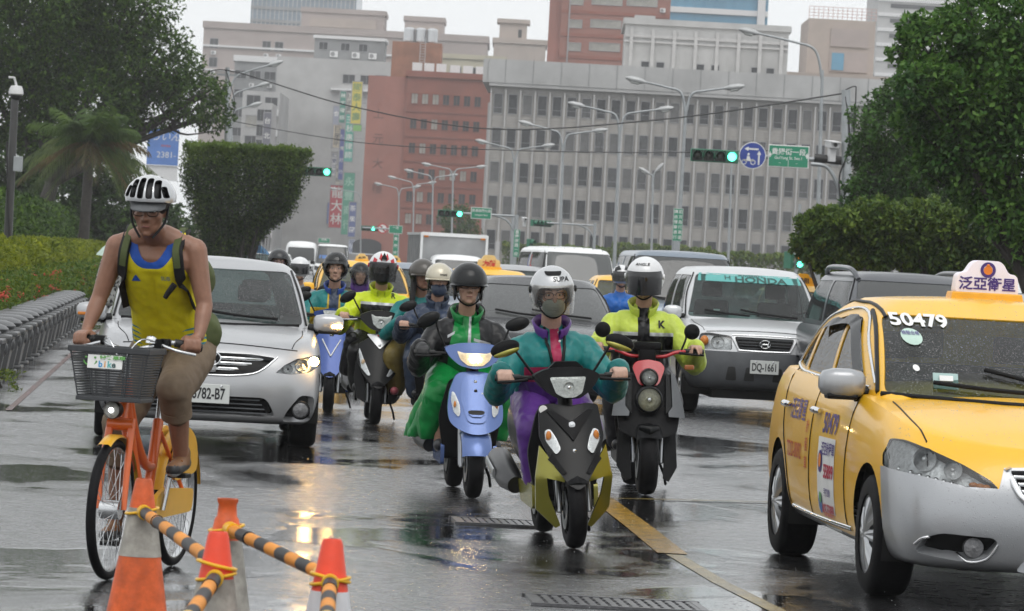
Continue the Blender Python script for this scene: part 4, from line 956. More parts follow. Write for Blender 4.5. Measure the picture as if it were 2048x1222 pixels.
# ------ vehicles
TYRE=mat('tyre_rubber',(.007,.007,.008),.6,spec=.12,var=.3,vs=20,bump=.2,bs=80);ALLOY=mat('alloy_rim',(.42,.43,.44),.28,.85,var=.1);BLK=mat('black_plastic',(.006,.006,.0065),.4,var=.2,spec=.2);CHROME=mat('chrome',(.75,.76,.77),.08,1.0,var=.03)
INT=mat('car_interior_dark',(.02,.021,.023),.7);INTG=mat('car_interior_grey',(.045,.05,.052),.8);UNDER=mat('underbody_black',(.006,.006,.006),.8)
def paint(name,col,metal=.0,rough=.28,drops=.35,var=.03):return mat(name,col,rough,metal,var=var,vs=3,coat=.4,drops=drops*.3,bs=110,twoside=(.02,.021,.023))
SILVER=paint('silver_car_paint',(.42,.425,.435),.55,.30);YELLOW=paint('taxi_yellow_paint',(.84,.455,.010),0,.32,var=.04);GREYP=paint('gunmetal_car_paint',(.10,.105,.115),.5,.3);BLACKP=paint('black_car_paint',(.018,.019,.022),.2,.25,.5);WHITEP=paint('white_van_paint',(.80,.81,.81),0,.3,.2);BLUEGP=paint('blue_grey_van_paint',(.22,.26,.31),.4,.3,.3);SILV2=paint('pale_silver_suv_paint',(.60,.61,.62),.35,.3);LSILV=paint('bumper_silver_paint',(.36,.37,.385),.5,.3,.3)
GL=glass('windscreen_glass',(.44,.60,.57),.6,.02,drops=.5,bs=90,haze=.02);GLS=glass('tinted_side_glass',(.12,.16,.145),.8,.02,drops=.35,bs=80);LENSG=glass('headlamp_lens',(.86,.88,.88),1.0,.02);GLD=glass('dark_tinted_glass',(.05,.055,.06),1.0,.03,drops=.2,bs=80,haze=.12)
AMBER_ON=mat('lit_amber_bulb',(.9,.4,.03),.3,emit=(1.0,.58,.18),es=70);AMBER=mat('amber_reflector',(.55,.18,.02),.25);REFL=mat('lamp_reflector',(.72,.73,.74),.22,.35,var=.2,vs=40,bump=.35,bs=90);WARM_ON=mat('lit_headlamp_bulb',(1,.9,.6),.3,emit=(1.0,.70,.30),es=110);LENSF=mat('fluted_lens',(.62,.63,.60),.15,.2,var=.25,vs=50,bump=.8,bs=70);PLATEW=mat('number_plate_white',(.62,.64,.62),.4,var=.05);PLATEK=mat('number_plate_black',(.015,.015,.018),.4);REDL=mat('tail_lamp_red',(.45,.02,.03),.15,coat=.5);WTXT=mat('white_vinyl',(.78,.78,.76),.4);GREY_TRIM=mat('grey_plastic_trim',(.085,.09,.097),.5,var=.15,bump=.1)
def wheel(parent,x,y,r,side,rim=ALLOY,w=.2,spokes=7,steer=0,simple=False):
 h=bpy.data.objects.new('wheel',None);COL.objects.link(h);h.parent=parent;h.location=(x,y,r);h.rotation_euler=(0,0,steer)
 s=side
 prof=[(r*.66,-w/2),(r*.9,-w/2),(r*.975,-w*.42),(r,-w*.30),(r,w*.30),(r*.975,w*.42),(r*.9,w/2),(r*.66,w/2)]
 MB().lathe(prof,36,axis='X',closed=True).build('tyre',TYRE,h,40)
 mb=MB();mb.lathe([(r*.66,-w*.45),(r*.66,w*.45),(r*.61,w*.45),(r*.61,-w*.45)],30,axis='X',closed=True)
 o=s*w*.42
 if not simple:
  for i in range(spokes):
   a=2*PI*i/spokes
   for da in (-.10,.10):
    p0=Vector((o,math.cos(a)*r*.10,math.sin(a)*r*.10));p1=Vector((o-s*.015,math.cos(a+da)*r*.63,math.sin(a+da)*r*.63));mb.tube([p0,p0.lerp(p1,.5)+Vector((s*.012,0,0)),p1],[r*.10,r*.065,r*.075],6)
 else:mb.lathe([(0,.03),(r*.3,.03),(r*.6,0),(r*.6,-.02)],24,Matrix.Translation((o-s*.02,0,0))@Matrix.Rotation(s*PI/2,4,'Y'))
 mb.lathe([(0,.03),(r*.13,.025),(r*.15,0)],16,Matrix.Translation((o,0,0))@Matrix.Rotation(s*PI/2,4,'Y'));mb.build('rim',rim,h,45)
 MB().lathe([(0,0),(r*.5,0)],24,Matrix.Translation((o-s*.09,0,0))@Matrix.Rotation(s*PI/2,4,'Y')).build('brake_disc',UNDER,h,0)
 return h
def plate(parent,txt,loc,rz=0,w=.32,h=.15,R=None,dots=True):
 p=bpy.data.objects.new('number_plate',None);COL.objects.link(p);p.parent=parent;p.location=loc;p.rotation_euler=(0,0,rz)
 MB().box((0,0,0),(w,.012,h)).build('panel',PLATEW,p,0,bevel=.004);text_on('plate_lettering',txt,h*.80,PLATEK,p,(0,-.009,-.004),bold=.02,sx=w*.90/(len(txt)*h*.80*.56))
 for s in (-1,1):MB().lathe([(0,.006),(.01,.005),(.011,0)],10,Matrix.Translation((s*w*.30,-.006,h*.40))@Matrix.Rotation(PI/2,4,'X')).build('bolt',CHROME,p)
 return p
def mirror(parent,x,y,z,side,m,sz=(.24,.13,.16),amber=False,armz=-.04):
 """door mirror: housing reaches outward from x"""
 cx=x+side*sz[0]*.55;c=(cx,y,z)
 lv=[loop for loop in ()]
 mb=MB();n=10
 rings=[(-.5,.55),(-.42,.85),(-.15,1.0),(.2,.97),(.42,.78),(.5,.4)];vs=[];fs=[]
 for q,sc in rings:
  for i in range(16):
   a=2*PI*i/16;ca,sa=math.cos(a),math.sin(a);vs.append((cx+side*q*sz[0],y+sz[1]*.5*sc*(abs(ca)**.7)*(1 if ca>0 else -1),z+sz[2]*.5*sc*(abs(sa)**.7)*(1 if sa>0 else -1)))
 for j in range(len(rings)-1):
  for i in range(16):fs.append((j*16+i,j*16+(i+1)%16,(j+1)*16+(i+1)%16,(j+1)*16+i))
 fs+=[tuple(range(16)),tuple(range((len(rings)-1)*16,len(rings)*16))]
 mb.add(vs,fs);h=mb.build('mirror',m,parent,60)
 MB().tube([(x-side*.03,y+.03,z+armz),(cx-side*sz[0]*.3,y+.02,z-sz[2]*.35)],[.035,.04],8).build('mirror_arm',BLK,h,60)
 MB().box((cx,y+sz[1]*.36,z),(sz[0]*.8,.01,sz[2]*.75)).build('mirror_glass',CHROME,h,0)
 MB().box((cx,y-.005,z-sz[2]*.43),(sz[0]*.7,sz[1]*.7,sz[2]*.22)).build('mirror_base',BLK,h,0,bevel=.015)
 if amber:MB().box((cx+side*sz[0]*.28,y-sz[1]*.47,z-sz[2]*.12),(sz[0]*.34,.02,sz[2]*.16)).build('side_indicator',amber,h,0,bevel=.006)
 return h
def seat(parent,x,y,m=INTG,head=True,z0=.5,h=.62):
 mb=MB();mb.box((x,y,z0+h/2),(.46,.12,h),rx=-.18,taper=.86);mb.box((x,y-.28,z0-.02),(.48,.5,.14));s=mb.build('seat',m,parent,40,bevel=.04)
 if head:MB().box((x,y+.07,z0+h+.12),(.24,.09,.17)).build('headrest',m,s,40,bevel=.035)
def wiper(parent,bvh,pts,d):
 Q=[proj_pt(bvh,p,d,.022)for p in spline(pts,6)];Q=[q for q in Q if q is not None]
 if len(Q)>1:MB().tube(Q,.013,6).build('wiper',BLK,parent,60)
def headlight(bm,poly,name,parent,m_in=REFL,bulbs=(),depth=.07,filt=None,dark=BLK,ind=None):
 f=stamp(bm,poly,'y',filt)
 if not f:return None
 o=extract(bm,f,'headlight',LENSG,parent,.0,rim=depth,rimmat=True)
 me=o.data.copy();
 for v in me.vertices:v.co.y+=depth*.9
 me.materials.clear();me.materials.append(dark);b=bpy.data.objects.new('backing',me);COL.objects.link(b);b.parent=o
 bv=bvh_of([o])
 for (x,z,r,mm)in bulbs:
  q=proj_pt(bv,(x,-2,z),(0,1,0),0)
  if q is None:continue
  M=Matrix.Translation(q+Vector((0,r*.55+.012,0)))@Matrix.Rotation(PI/2,4,'X');MB().lathe([(r,r*.45),(r*.92,.1*r),(r*.6,-r*.3),(r*.2,-r*.42),(0,-r*.42)],22,M).build('reflector',m_in,o,60);MB().ell(tuple(q+Vector((0,r*.5,0))),(r*.26,r*.3,r*.26),12,8).build('bulb',mm,o,60)
 return o
class Car:
 def __init__(s,name,label,loc,rz,W,L,lower,house,crown,tap=None,mpaint=SILVER,nu=56,nv=24,gcrown=.05,group=None,gtap=None,cat='car'):
  s.t=thing(name,label,cat,loc,rz,group);s.W,s.L,s.paint=W,L,mpaint
  s.low=shell([loop_ctrl(w,yf,yr,b,zt,tap)for (w,yf,yr,b,zt)in lower],nu,nv,crown)
  s.top=shell([loop_ctrl(w,yf,yr,b,zt,gtap,rb)for (w,yf,yr,b,rb,zt)in house],nu,max(12,nv//2),[(0,gcrown)])
 def wheels(s,yf,yr,r,track,rim=ALLOY,spokes=7,gap=.045,simple=False,steer=0):
  for y in (yf,yr):
   c=[(y+(r+gap)*math.cos(a),r+.01+(r+gap)*math.sin(a))for a in frange(-.35,PI+.35,22)]+[(y-(r+gap)*.9,.05),(y+(r+gap)*.9,.05)]
   f=stamp(s.low,c,'x',lambda q,n:abs(q.x)>s.W*.36);bmesh.ops.delete(s.low,geom=f,context='FACES')
   for sd_ in (-1,1):
    mb=MB();n=16;R=r+gap+.004;a0,a1=-.35,PI+.35;vs=[];xs=(sd_*s.W*.485,sd_*s.W*.30)
    for i in range(n+1):
     a=a0+(a1-a0)*i/n
     for x in xs:vs.append((x,y+R*math.cos(a),r+.01+R*math.sin(a)))
    vs.append((xs[1],y,r));mb.add(vs,[(2*i,2*i+1,2*i+3,2*i+2)for i in range(n)]+[(2*i+1,2*n+2,2*i+3)for i in range(n)]);mb.build('wheel_well',UNDER,s.t,0,fix=False)
    wheel(s.t,sd_*(track/2),y,r,sd_,rim,.205,spokes,steer if y==yf else 0,simple)
  MB().box((0,s.L/2,.27),(s.W*.62,s.L*.90,.16)).build('floor_pan',UNDER,s.t,0)
 def glass_front(s,poly,m=GL):return extract(s.top,stamp(s.top,poly,'y',lambda q,n:n.y<-.15 and q.y<s.L*.6),'windscreen',m,s.t,.006,.012)
 def glass_rear(s,poly,m=GL):return extract(s.top,stamp(s.top,poly,'y',lambda q,n:n.y>.15 and q.y>s.L*.5),'rear_window',m,s.t,.006,.012)
 def glass_side(s,poly,m=GLS,sides=(-1,1)):
  for q in sides:extract(s.top,stamp(s.top,poly,'x',lambda c,n,q=q:n.x*q>.25),'side_window',m,s.t,.006,.012)
 def done(s,m2=None,topm=None):
  a=bm_obj(s.low,'body',[s.paint,BLK],s.t,38);b=bm_obj(s.top,'roof',[topm or s.paint,BLK],s.t,38);s.low.free();s.top.free();s.bvh=bvh_of([a,b]+[c for c in s.t.children if c.name.startswith(('windscreen','bumper','side_window','door','lower'))]);s.body,s.roof=a,b;return s
 def interior(s,ys,yr=None,z=.5,wheelx=.36,dash=None):
  MB().box((0,(dash or 1.35)+.10,.80),(s.W*.80,.5,.16),rx=.15).build('dashboard',INT,s.t,0,bevel=.03)
  for x in (-.37,.37):seat(s.t,x,ys,z0=z)
  if yr:
   MB().box((0,yr,z+.3),(1.25,.14,.62),rx=-.2).build('rear_seat',INTG,s.t,40,bevel=.05)
   for x in (-.36,.36):MB().box((x,yr+.08,z+.70),(.24,.08,.15)).build('headrest',INTG,s.t,40,bevel=.03)
  M=Matrix.Translation((wheelx,(dash or 1.35)+.38,.92))@Matrix.Rotation(rad(65),4,'X');MB().lathe([(.185+.014*math.cos(a),.014*math.sin(a))for a in frange(0,2*PI,8)[:-1]],26,M,closed=True).box((0,0,0),(.36,.04,.03),M).build('steering_wheel',BLK,s.t,60)
SEDAN_LOW=lambda W,L,dz=0:[(W*.40,.30,L-.3,.18,[(0,.20),(L,.24)]),(W*.46,.09,L-.1,.2,[(0,.175),(1,.19),(L,.26)]),(W*.492,.025,L-.03,.22,[(0,.29),(1,.30),(L,.36)]),(W*.505,0,L,.23,[(0,.46+dz),(1,.52),(L,.55)]),(W*.503,.035,L-.02,.25,[(0,.63+dz),(1,.72),(L,.76)]),(W*.488,.10,L-.06,.27,[(0,.74+dz),(.8,.84),(2,.87),(L,.95)]),(W*.465,.18,L-.10,.30,[(0,.785+dz),(.5,.86+dz),(1.1,.93),(2,.94),(L,1.03)])]
BEAD=mat('rain_bead',(.30,.31,.32),.06,spec=1.0,var=.02)
def beads(c,n,regions,seed=1):
 """raindrops standing on the car: each a small flattened dome on the surface; regions are (origin box lo, hi, cast direction)"""
 rg=random.Random(seed);mb=MB();b=c.bvh
 for lo,hi,d in regions:
  for _ in range(n):
   p=[rg.uniform(a,q)for a,q in zip(lo,hi)];h=b.ray_cast(Vector(p),Vector(d),6)
   if h[0]is None:continue
   nr=h[1]if h[1].dot(Vector(d))<0 else -h[1];u=nr.orthogonal().normalized();w=nr.cross(u);r=rg.uniform(.0014,.0036);V=[h[0]+nr*r*.8]+[h[0]+(u*math.cos(a)+w*math.sin(a))*r for a in (0,1.26,2.51,3.77,5.03)]
   mb.add(V,[(0,1+i,1+(i+1)%5)for i in range(5)])
 tag(mb.build('raindrops',BEAD,c.t,80,fix=False),kind='stuff')
# ---- silver sedan
def silver_sedan():
 W,L=1.76,4.54
 house=[(.80,1.02,4.02,.20,.25,[(1,.90),(L,.95)]),(.79,1.12,3.95,.20,.25,[(1,.97),(L,1.02)]),(.74,1.60,3.58,.18,.22,[(1,1.24),(3.6,1.27)]),(.67,1.98,3.28,.16,.2,[(1,1.405),(3.4,1.41)]),(.58,2.10,3.18,.14,.2,[(1,1.45),(3.2,1.45)])]
 c=Car('parked_car','silver sedan with its left indicator lit behind the cyclist',(-2.33,32.0,0),ROADRZ,W,L,SEDAN_LOW(W,L),house,[(0,.02),(.4,.05),(1.2,.07),(3.4,.05),(L,.03)],[(0,.97),(.8,.985),(1.6,1),(3.4,1),(L,.95)],SILVER,64,30,.035)
 c.t.name='sedan';t=c.t;t.scale=(1.035,1,1);F_=lambda q,n:q.y<.9 and n.y<-.05
 for s in (1,-1):
  pf=rpoly([(.565,.215),(.80,.225),(.815,.42),(.70,.435),(.60,.30)],.04);pf=pf if s>0 else mirx(pf);f=stamp(c.low,pf,'y',F_);o=extract(c.low,f,'fog_lamp_pocket',BLK,t,.05,.05);
  M=Matrix.Translation((s*.705,.165,.315))@Matrix.Rotation(PI/2,4,'X');MB().lathe([(.066,.01),(.062,.03),(.05,.035),(0,.045)],24,M).build('fog_lamp',mat('fog_lens_dark',(.16,.16,.165),.12,.3,var=.3,vs=40,bump=.5,bs=60),o,60);MB().lathe([(.066,.0),(.075,.03),(.066,.038)],24,M).build('fog_ring',BLK,o,60)
 o=extract(c.low,stamp(c.low,rpoly([(-.52,.25),(.52,.25),(.44,.40),(-.44,.40)],.05),'y',F_),'lower_grille',BLK,t,.06,.06)
 for i in range(4):MB().box((0,.075,.275+i*.034),(.9-i*.04,.02,.010)).build('grille_bar',GREY_TRIM,o,0)
 up=rpoly([(-.50,.715),(-.36,.60),(-.2,.57),(.2,.57),(.36,.60),(.50,.715),(.3,.735),(-.3,.735)],.03)
 o=extract(c.low,stamp(c.low,up,'y',F_),'upper_grille',BLK,t,.05,.05);bv=None
 for hl in ([(.50,.60),(.57,.665),(.66,.715),(.80,.745),(.852,.742),(.855,.70),(.83,.655),(.76,.612),(.62,.592)],):
  for s in (1,-1):
   p=rpoly(hl,.012);p=p if s>0 else mirx(p)
   h=headlight(c.low,p,'headlight',t,REFL,[(s*.595,.632,.036,BLK),(s*.70,.665,.05,REFL)],.07,F_,mat('lamp_housing_silver',(.55,.56,.57),.3,.3,var=.35,vs=45,bump=.6,bs=70))
   q=MB().ell((s*.79,.215,.70),(.038,.05,.036),14,8).build('indicator',AMBER_ON if s>0 else AMBER,h,60)
 c.glass_front(rpoly([(-.735,.955),(.735,.955),(.625,1.385),(-.625,1.385)],.06));c.glass_rear(rpoly([(-.6,1.02),(.6,1.02),(.48,1.38),(-.48,1.38)],.06))
 c.glass_side(rpoly([(1.55,1.0),(2.55,1.0),(2.55,1.37),(2.15,1.36)],.03));c.glass_side(rpoly([(2.63,1.0),(3.55,1.03),(3.30,1.33),(2.63,1.37)],.03))
 c.wheels(.86,3.46,.315,1.50,spokes=10);c.done();b=c.bvh;D=(0,1,0)
 for z,w in ((.695,.40),(.655,.44),(.612,.36)):
  Q=[proj_pt(b,(x,-1,z-.0),D,.004)for x in frange(-w,w,13)]
  MB().tube([Vector((x,.085+.55*x*x,z))for x in frange(-w,w,13)],.013,6).build('grille_bar',CHROME,o,60)
 strip(b,[(-.51,-1,.72),(-.37,-1,.60),(-.2,-1,.565),(0,-1,.56),(.2,-1,.565),(.37,-1,.60),(.51,-1,.72)],D,.018,'grille_surround',CHROME,t)
 MB().box((0,.045,.63),(.10,.09,.10)).build('badge_mount',SILVER,t,0,bevel=.02)
 bd=bpy.data.objects.new('badge',None);COL.objects.link(bd);bd.parent=t;bd.location=(0,.018,.69);Rm=Matrix.Rotation(PI/2,4,'X')
 def ring(a,bb,cz,w=.008):MB().tube([(a*math.cos(q),-.012,cz+bb*math.sin(q))for q in frange(0,2*PI,33)],w,6,cap=False).build('badge_ring',CHROME,bd,60)
 MB().lathe([(0,.012),(.073,.010),(.078,-.03)],28,Matrix.Scale(.72,4,(0,0,1))@Rm).build('badge_disc',BLK,bd,40);ring(.078,.056,0);ring(.046,.018,.030,.006);ring(.018,.050,.002,.006)
 for (p0,p1)in (([(-.66,-1,.775),(-.3,-1,.80),(0,-1,.81),(.3,-1,.80),(.66,-1,.775)],0),):strip(b,p0,D,.008,'bonnet_gap',BLK,t)
 for s in (-1,1):strip(b,[(s*.62,.25,2),(s*.70,.6,2),(s*.715,1.0,2)],(0,0,-1),.008,'bonnet_gap',BLK,t);strip(b,[(s*.84,-1,.60),(s*.86,-1,.5),(s*.865,-1,.35)],D,.006,'bumper_gap',BLK,t)
 plate(t,'6782-B7',(.0,-.02,.415))
 for s in (-1,1):mirror(t,s*.80,1.30,.985,s,SILVER,(.235,.14,.155),AMBER_ON if s>0 else AMBER)
 wiper(t,b,[(.52,-1,.985),(.2,-1,1.0),(-.10,-1,1.035)],D);wiper(t,b,[(-.05,-1,.985),(-.3,-1,1.0),(-.55,-1,1.035)],D)
 strip(b,[(-.69,-1,.955),(0,-1,.945),(.69,-1,.955)],D,.03,'cowl',BLK,t)
 for s in (-1,1):strip(b,[(s*.752,-1,.96),(s*.70,-1,1.2),(s*.638,-1,1.39)],D,.022,'pillar_trim',BLK,t)
 c.interior(2.15,3.1,.48,.36,1.25)
 beads(c,500,[((-.75,.25,2),(.75,1.1,2),(0,0,-1)),((-.7,-1,.97),(.7,-1,1.4),D)])
 return c
silver_sedan()
# ---- yellow taxi in front
def front_taxi():
 W,L=1.76,4.6;loc=Vector((1.93,20.51,0));rz=.103;off=Matrix.Rotation(rz,3,'Z')@Vector((.77,-.93,0))
 low=[(W*.40,.30,L-.3,.18,[(0,.20),(L,.24)]),(W*.465,.10,L-.1,.2,[(0,.18),(1,.20),(L,.26)]),(W*.497,.03,L-.03,.22,[(0,.29),(1,.31),(L,.36)]),(W*.508,0,L,.24,[(0,.45),(1,.52),(L,.55)]),(W*.508,.03,L-.02,.28,[(0,.60),(1,.70),(L,.78)]),(W*.495,.10,L-.06,.34,[(0,.70),(.8,.86),(2,.92),(L,1.0)]),(W*.468,.17,L-.10,.38,[(0,.745),(.5,.865),(1.1,.975),(2,1.0),(3.5,1.05),(L,1.06)])]
 house=[(.81,1.02,4.20,.20,.25,[(1,.93),(L,1.0)]),(.80,1.10,4.10,.20,.25,[(1,1.0),(L,1.05)]),(.75,1.60,3.72,.18,.22,[(1,1.26),(3.6,1.30)]),(.68,1.98,3.36,.16,.2,[(1,1.415),(3.4,1.43)]),(.58,2.12,3.22,.14,.2,[(1,1.475),(3.2,1.475)])]
 c=Car('taxi','yellow taxi with silver bumper and lit style roof sign at the right edge',loc+off,rz,W,L,low,house,[(0,.015),(.4,.045),(1.2,.06),(3.4,.05),(L,.03)],[(0,.97),(.8,.99),(1.6,1),(3.4,1),(L,.95)],YELLOW,72,34,.03,cat='taxi')
 t=c.t;t['label']='yellow taxi with silver front bumper at the right edge of the frame';F_=lambda q,n:q.y<1.0 and n.y<-.02
 pk=rpoly([(.36,.225),(.74,.265),(.70,.365),(.42,.335)],.05)
 for s in (1,-1):
  p=rpoly([(.40,.60),(.44,.64),(.56,.705),(.70,.765),(.79,.80),(.835,.80),(.86,.72),(.865,.655),(.74,.635),(.55,.60)],.015);p=p if s>0 else mirx(p)
  h=headlight(c.low,p,'headlight',t,REFL,[(s*.725,.715,.058,REFL),(s*.605,.675,.046,REFL)],.10,F_,mat('lamp_housing_silver',(.55,.56,.57),.3,.3,var=.35,vs=45,bump=.6,bs=70));bv=bvh_of([h])
  for i in range(7):
   q=proj_pt(bv,(s*(.84-i*.036),-1,.662-i*.0065),(0,1,0),-.03)
   if q is not None:MB().ell(tuple(q),(.017,.02,.014),10,6).build('led',CHROME,h,60)
  for i in range(3):
   q=proj_pt(bv,(s*(.52-i*.03),-1,.622-i*.004),(0,1,0),-.025)
   if q is not None:MB().ell(tuple(q),(.024,.02,.014),10,6).build('indicator',AMBER,h,60)
 for s in (1,-1):
  p=rpoly([(.40,.225),(.78,.30),(.74,.385),(.43,.36)],.03);p=rpoly([(.395,.345),(.44,.265),(.56,.24),(.765,.268),(.735,.345),(.66,.375),(.42,.365)],.03);p=p if s>0 else mirx(p);f=stamp(c.low,p,'y',F_);o=extract(c.low,f,'fog_lamp_pocket',BLK,t,.06,.06)
  M=Matrix.Translation((s*.50,.14,.31))@Matrix.Rotation(PI/2,4,'X');MB().lathe([(.05,.0),(.048,.03),(0,.04)],22,M).build('fog_lamp',mat('fog_lens_dark',(.16,.16,.165),.12,.3,var=.3,vs=40,bump=.5,bs=60),o,60)
  c_=[(.765,.31),(.735,.345),(.66,.355),(.60,.31),(.53,.245),(.44,.262),(.395,.335)]
  o['trim']=1;c.__dict__.setdefault('fogs',[]).append((o,[(s*x,z)for x,z in c_]))
 g_=rpoly([(-.36,.69),(-.27,.55),(.27,.55),(.36,.69),(.0,.705)],.03);o=extract(c.low,stamp(c.low,g_,'y',F_),'grille',BLK,t,.05,.05)
 for z,w in ((.59,.28),(.625,.30),(.66,.33)):MB().tube([Vector((x,.07+.5*x*x,z))for x in frange(-w,w,9)],.010,6).build('grille_bar',CHROME,o,60)
 lg=rpoly([(-.30,.20),(.30,.20),(.20,.36),(-.20,.36)],.05);extract(c.low,stamp(c.low,lg,'y',F_),'lower_grille',BLK,t,.06,.06)
 bp=[(-.95,.08),(.95,.08),(.95,.65),(.86,.66),(.74,.635),(.55,.60),(.40,.60),(.37,.70),(.0,.725),(-.37,.70),(-.40,.60),(-.55,.60),(-.74,.635),(-.86,.66),(-.95,.65)]
 extract(c.low,stamp(c.low,bp,'y',lambda q,n:q.y<.62),'bumper',LSILV,t,-.002,.004)
 for s in (1,-1):extract(c.low,stamp(c.low,[(1.2,.05),(3.4,.05),(3.4,.285),(1.2,.255)],'x',lambda q,n:q.x*s>.5),'lower_sill',mat('dark_silver_sill',(.20,.205,.21),.35,.4),t,.004,.006)
 c.glass_front(rpoly([(-.745,.995),(.745,.995),(.635,1.40),(-.635,1.40)],.05))
 c.glass_rear(rpoly([(-.62,1.06),(.62,1.06),(.48,1.40),(-.48,1.40)],.06),GLS)
 sg=mat('wet_green_side_glass',(.03,.05,.04),.08)
 c.glass_side(rpoly([(1.62,1.035),(2.50,1.045),(2.47,1.385),(2.22,1.37)],.03));c.glass_side(rpoly([(2.56,1.045),(3.28,1.06),(3.10,1.33),(2.53,1.385)],.03));c.glass_side(rpoly([(3.33,1.065),(3.66,1.10),(3.20,1.29)],.02))
 c.wheels(.93,3.63,.302,1.54,spokes=10);c.done();b=c.bvh;D=(0,1,0);X=(1,0,0)
 for o,pts in c.fogs:strip(b,[(x,-1,z)for x,z in pts],D,.014,'fog_trim',CHROME,o,off=.004)
 for z0 in ([(-.355,-1,.70),(-.265,-1,.54),(0,-1,.525),(.265,-1,.54),(.355,-1,.70)],):strip(b,z0,D,.04,'grille_surround',CHROME,t)
 kk=[[(1.48,.30),(1.50,.60),(1.47,.95)],[(2.52,.30),(2.53,.7),(2.50,1.02)],[(3.52,1.07),(3.45,.75),(3.28,.52),(3.22,.32)]]
 for s in (-1,1):
  for q in kk:strip(b,[(s*2,y,z)for y,z in q],(-s,0,0),.007,'door_gap',BLK,t)
  strip(b,[(s*2,y,z)for y,z in ((1.50,1.02),(2.5,1.03),(3.3,1.045),(3.68,1.085))],(-s,0,0),.022,'waist_chrome',CHROME,t)
  strip(b,[(s*2,y,z)for y,z in ((1.45,1.04),(1.85,1.24),(2.2,1.395),(2.6,1.415),(3.1,1.355),(3.45,1.22),(3.68,1.09))],(-s,0,0),.02,'window_chrome',CHROME,t)
  strip(b,[(s*2,y,z)for y,z in ((1.35,.30),(2.4,.295),(3.3,.31))],(-s,0,0),.03,'sill_chrome',CHROME,t)
  for y in (2.36,3.30):
   q=proj_pt(b,(s*2,y,.86),(-s,0,0),.018);MB().tube([q+Vector((0,-.085,0)),q+Vector((s*.012,-.04,.0)),q+Vector((s*.012,.05,.0)),q+Vector((0,.085,0))],[.012,.02,.02,.012],10,sm=3).build('door_handle',CHROME,t,60)
  V=[];
  for (y,z)in spline([(1.68,1.075),(1.95,1.225),(2.22,1.362),(2.5,1.378),(2.95,1.345),(3.10,1.31)],30):
   q0=proj_pt(b,(s*2,y,z),(-s,0,0),.012);q1=proj_pt(b,(s*2,y+.035,z-.06),(-s,0,0),.035)
   if q0 is not None and q1 is not None:V+=[q0,q1]
  MB().add(V,[(2*i,2*i+1,2*i+3,2*i+2)for i in range(len(V)//2-1)]).build('rain_visor',mat('smoked_visor',(.02,.022,.024),.3,spec=.25,drops=.3,bs=80),t,60)
  strip(b,[(s*.70,.30,2),(s*.735,.65,2),(s*.735,1.1,2)],(0,0,-1),.008,'bonnet_gap',BLK,t)
  strip(b,[(s*.615,2.02,2),(s*.625,2.6,2),(s*.60,3.2,2)],(0,0,-1),.022,'roof_gutter',BLK,t)
  strip(b,[(s*.762,-1,1.0),(s*.71,-1,1.22),(s*.65,-1,1.41)],D,.026,'pillar_trim',BLK,t)
  mirror(t,s*.80,1.50,1.035,s,LSILV,(.235,.15,.155),False)
  q=proj_pt(b,(s*2,4.40,.90),(-s,0,0),.0);MB().box(q,(.05,.30,.22)).build('tail_lamp',REDL,t,0,bevel=.02)
 strip(b,[(-.75,-1,.995),(0,-1,.98),(.75,-1,.995)],D,.03,'cowl',BLK,t)
 wiper(t,b,[(.50,-1,1.03),(.1,-1,1.065),(-.22,-1,1.125)],D);wiper(t,b,[(-.02,-1,1.02),(-.25,-1,1.03),(-.50,-1,1.05)],D)
 PUR=mat('purple_print',(.06,.03,.20),.4);RPR=mat('red_print',(.50,.07,.02),.4)
 UX=(0,-1,0);UZ=(0,0,1);DX=(1,0,0)
 decal_text(b,'泛亞衛星',.125,'door_lettering',PUR,t,(-2,2.98,.835),UX,UZ,DX,.02,sx=1.0);decal_text(b,'50479',.15,'door_number',PUR,t,(-2,1.98,.80),UX,UZ,DX,.02,sx=1.1);decal_text(b,'TDD-8092',.12,'door_plate_number',RPR,t,(-2,3.02,.615),UX,UZ,DX,.012,sx=.9);decal_text(b,'計程車',.08,'driver_name',RPR,t,(-2,2.64,.66),UX,UZ,DX,.01,vertical=True,pitch=1.25)
 decal_poly(b,rpoly([(-.24,-.24),(.24,-.24),(.24,.24),(-.24,.24)],.01),'door_poster',WTXT,t,(-2,2.02,.49),UX,UZ,DX,.003)
 decal_text(b,'泛亞計程車',.075,'poster_print',PUR,t,(-2,1.97,.665),UX,UZ,DX,.02,.006);decal_text(b,'55899',.10,'poster_print',mat('crimson_print',(.5,.02,.06),.4),t,(-2,1.93,.55),UX,UZ,DX,.03,.006,sx=1.1);decal_text(b,'405-55899',.09,'poster_print',MATS['crimson_print'],t,(-2,1.97,.345),UX,UZ,DX,.025,.006,sx=.85);decal_text(b,'手機直撥',.045,'poster_print',PUR,t,(-2,1.97,.44),UX,UZ,DX,.01,.006)
 def disc(org,ux,uz,d,r,nm,m,par,off=.006,sx=1.0):return decal_poly(b,[(r*sx*math.cos(a),r*math.sin(a))for a in frange(0,2*PI,17)[:-1]],nm,m,par,org,ux,uz,d,off,2)
 disc((-2,2.17,.60),UX,UZ,DX,.06,'poster_badge',PUR,t);disc((-2,2.17,.605),UX,UZ,DX,.038,'poster_badge',mat('orange_print',(.75,.22,.02),.4),t,.008)
 disc((-2,2.18,.375),UX,UZ,DX,.05,'poster_map',mat('blue_print',(.05,.15,.4),.4),t);disc((-2,2.16,.41),UX,UZ,DX,.03,'poster_map',mat('green_print',(.10,.35,.10),.4),t,.008)
 UF=(1,0,0);DF=(0,1,0);DZ=(0,0,-1)
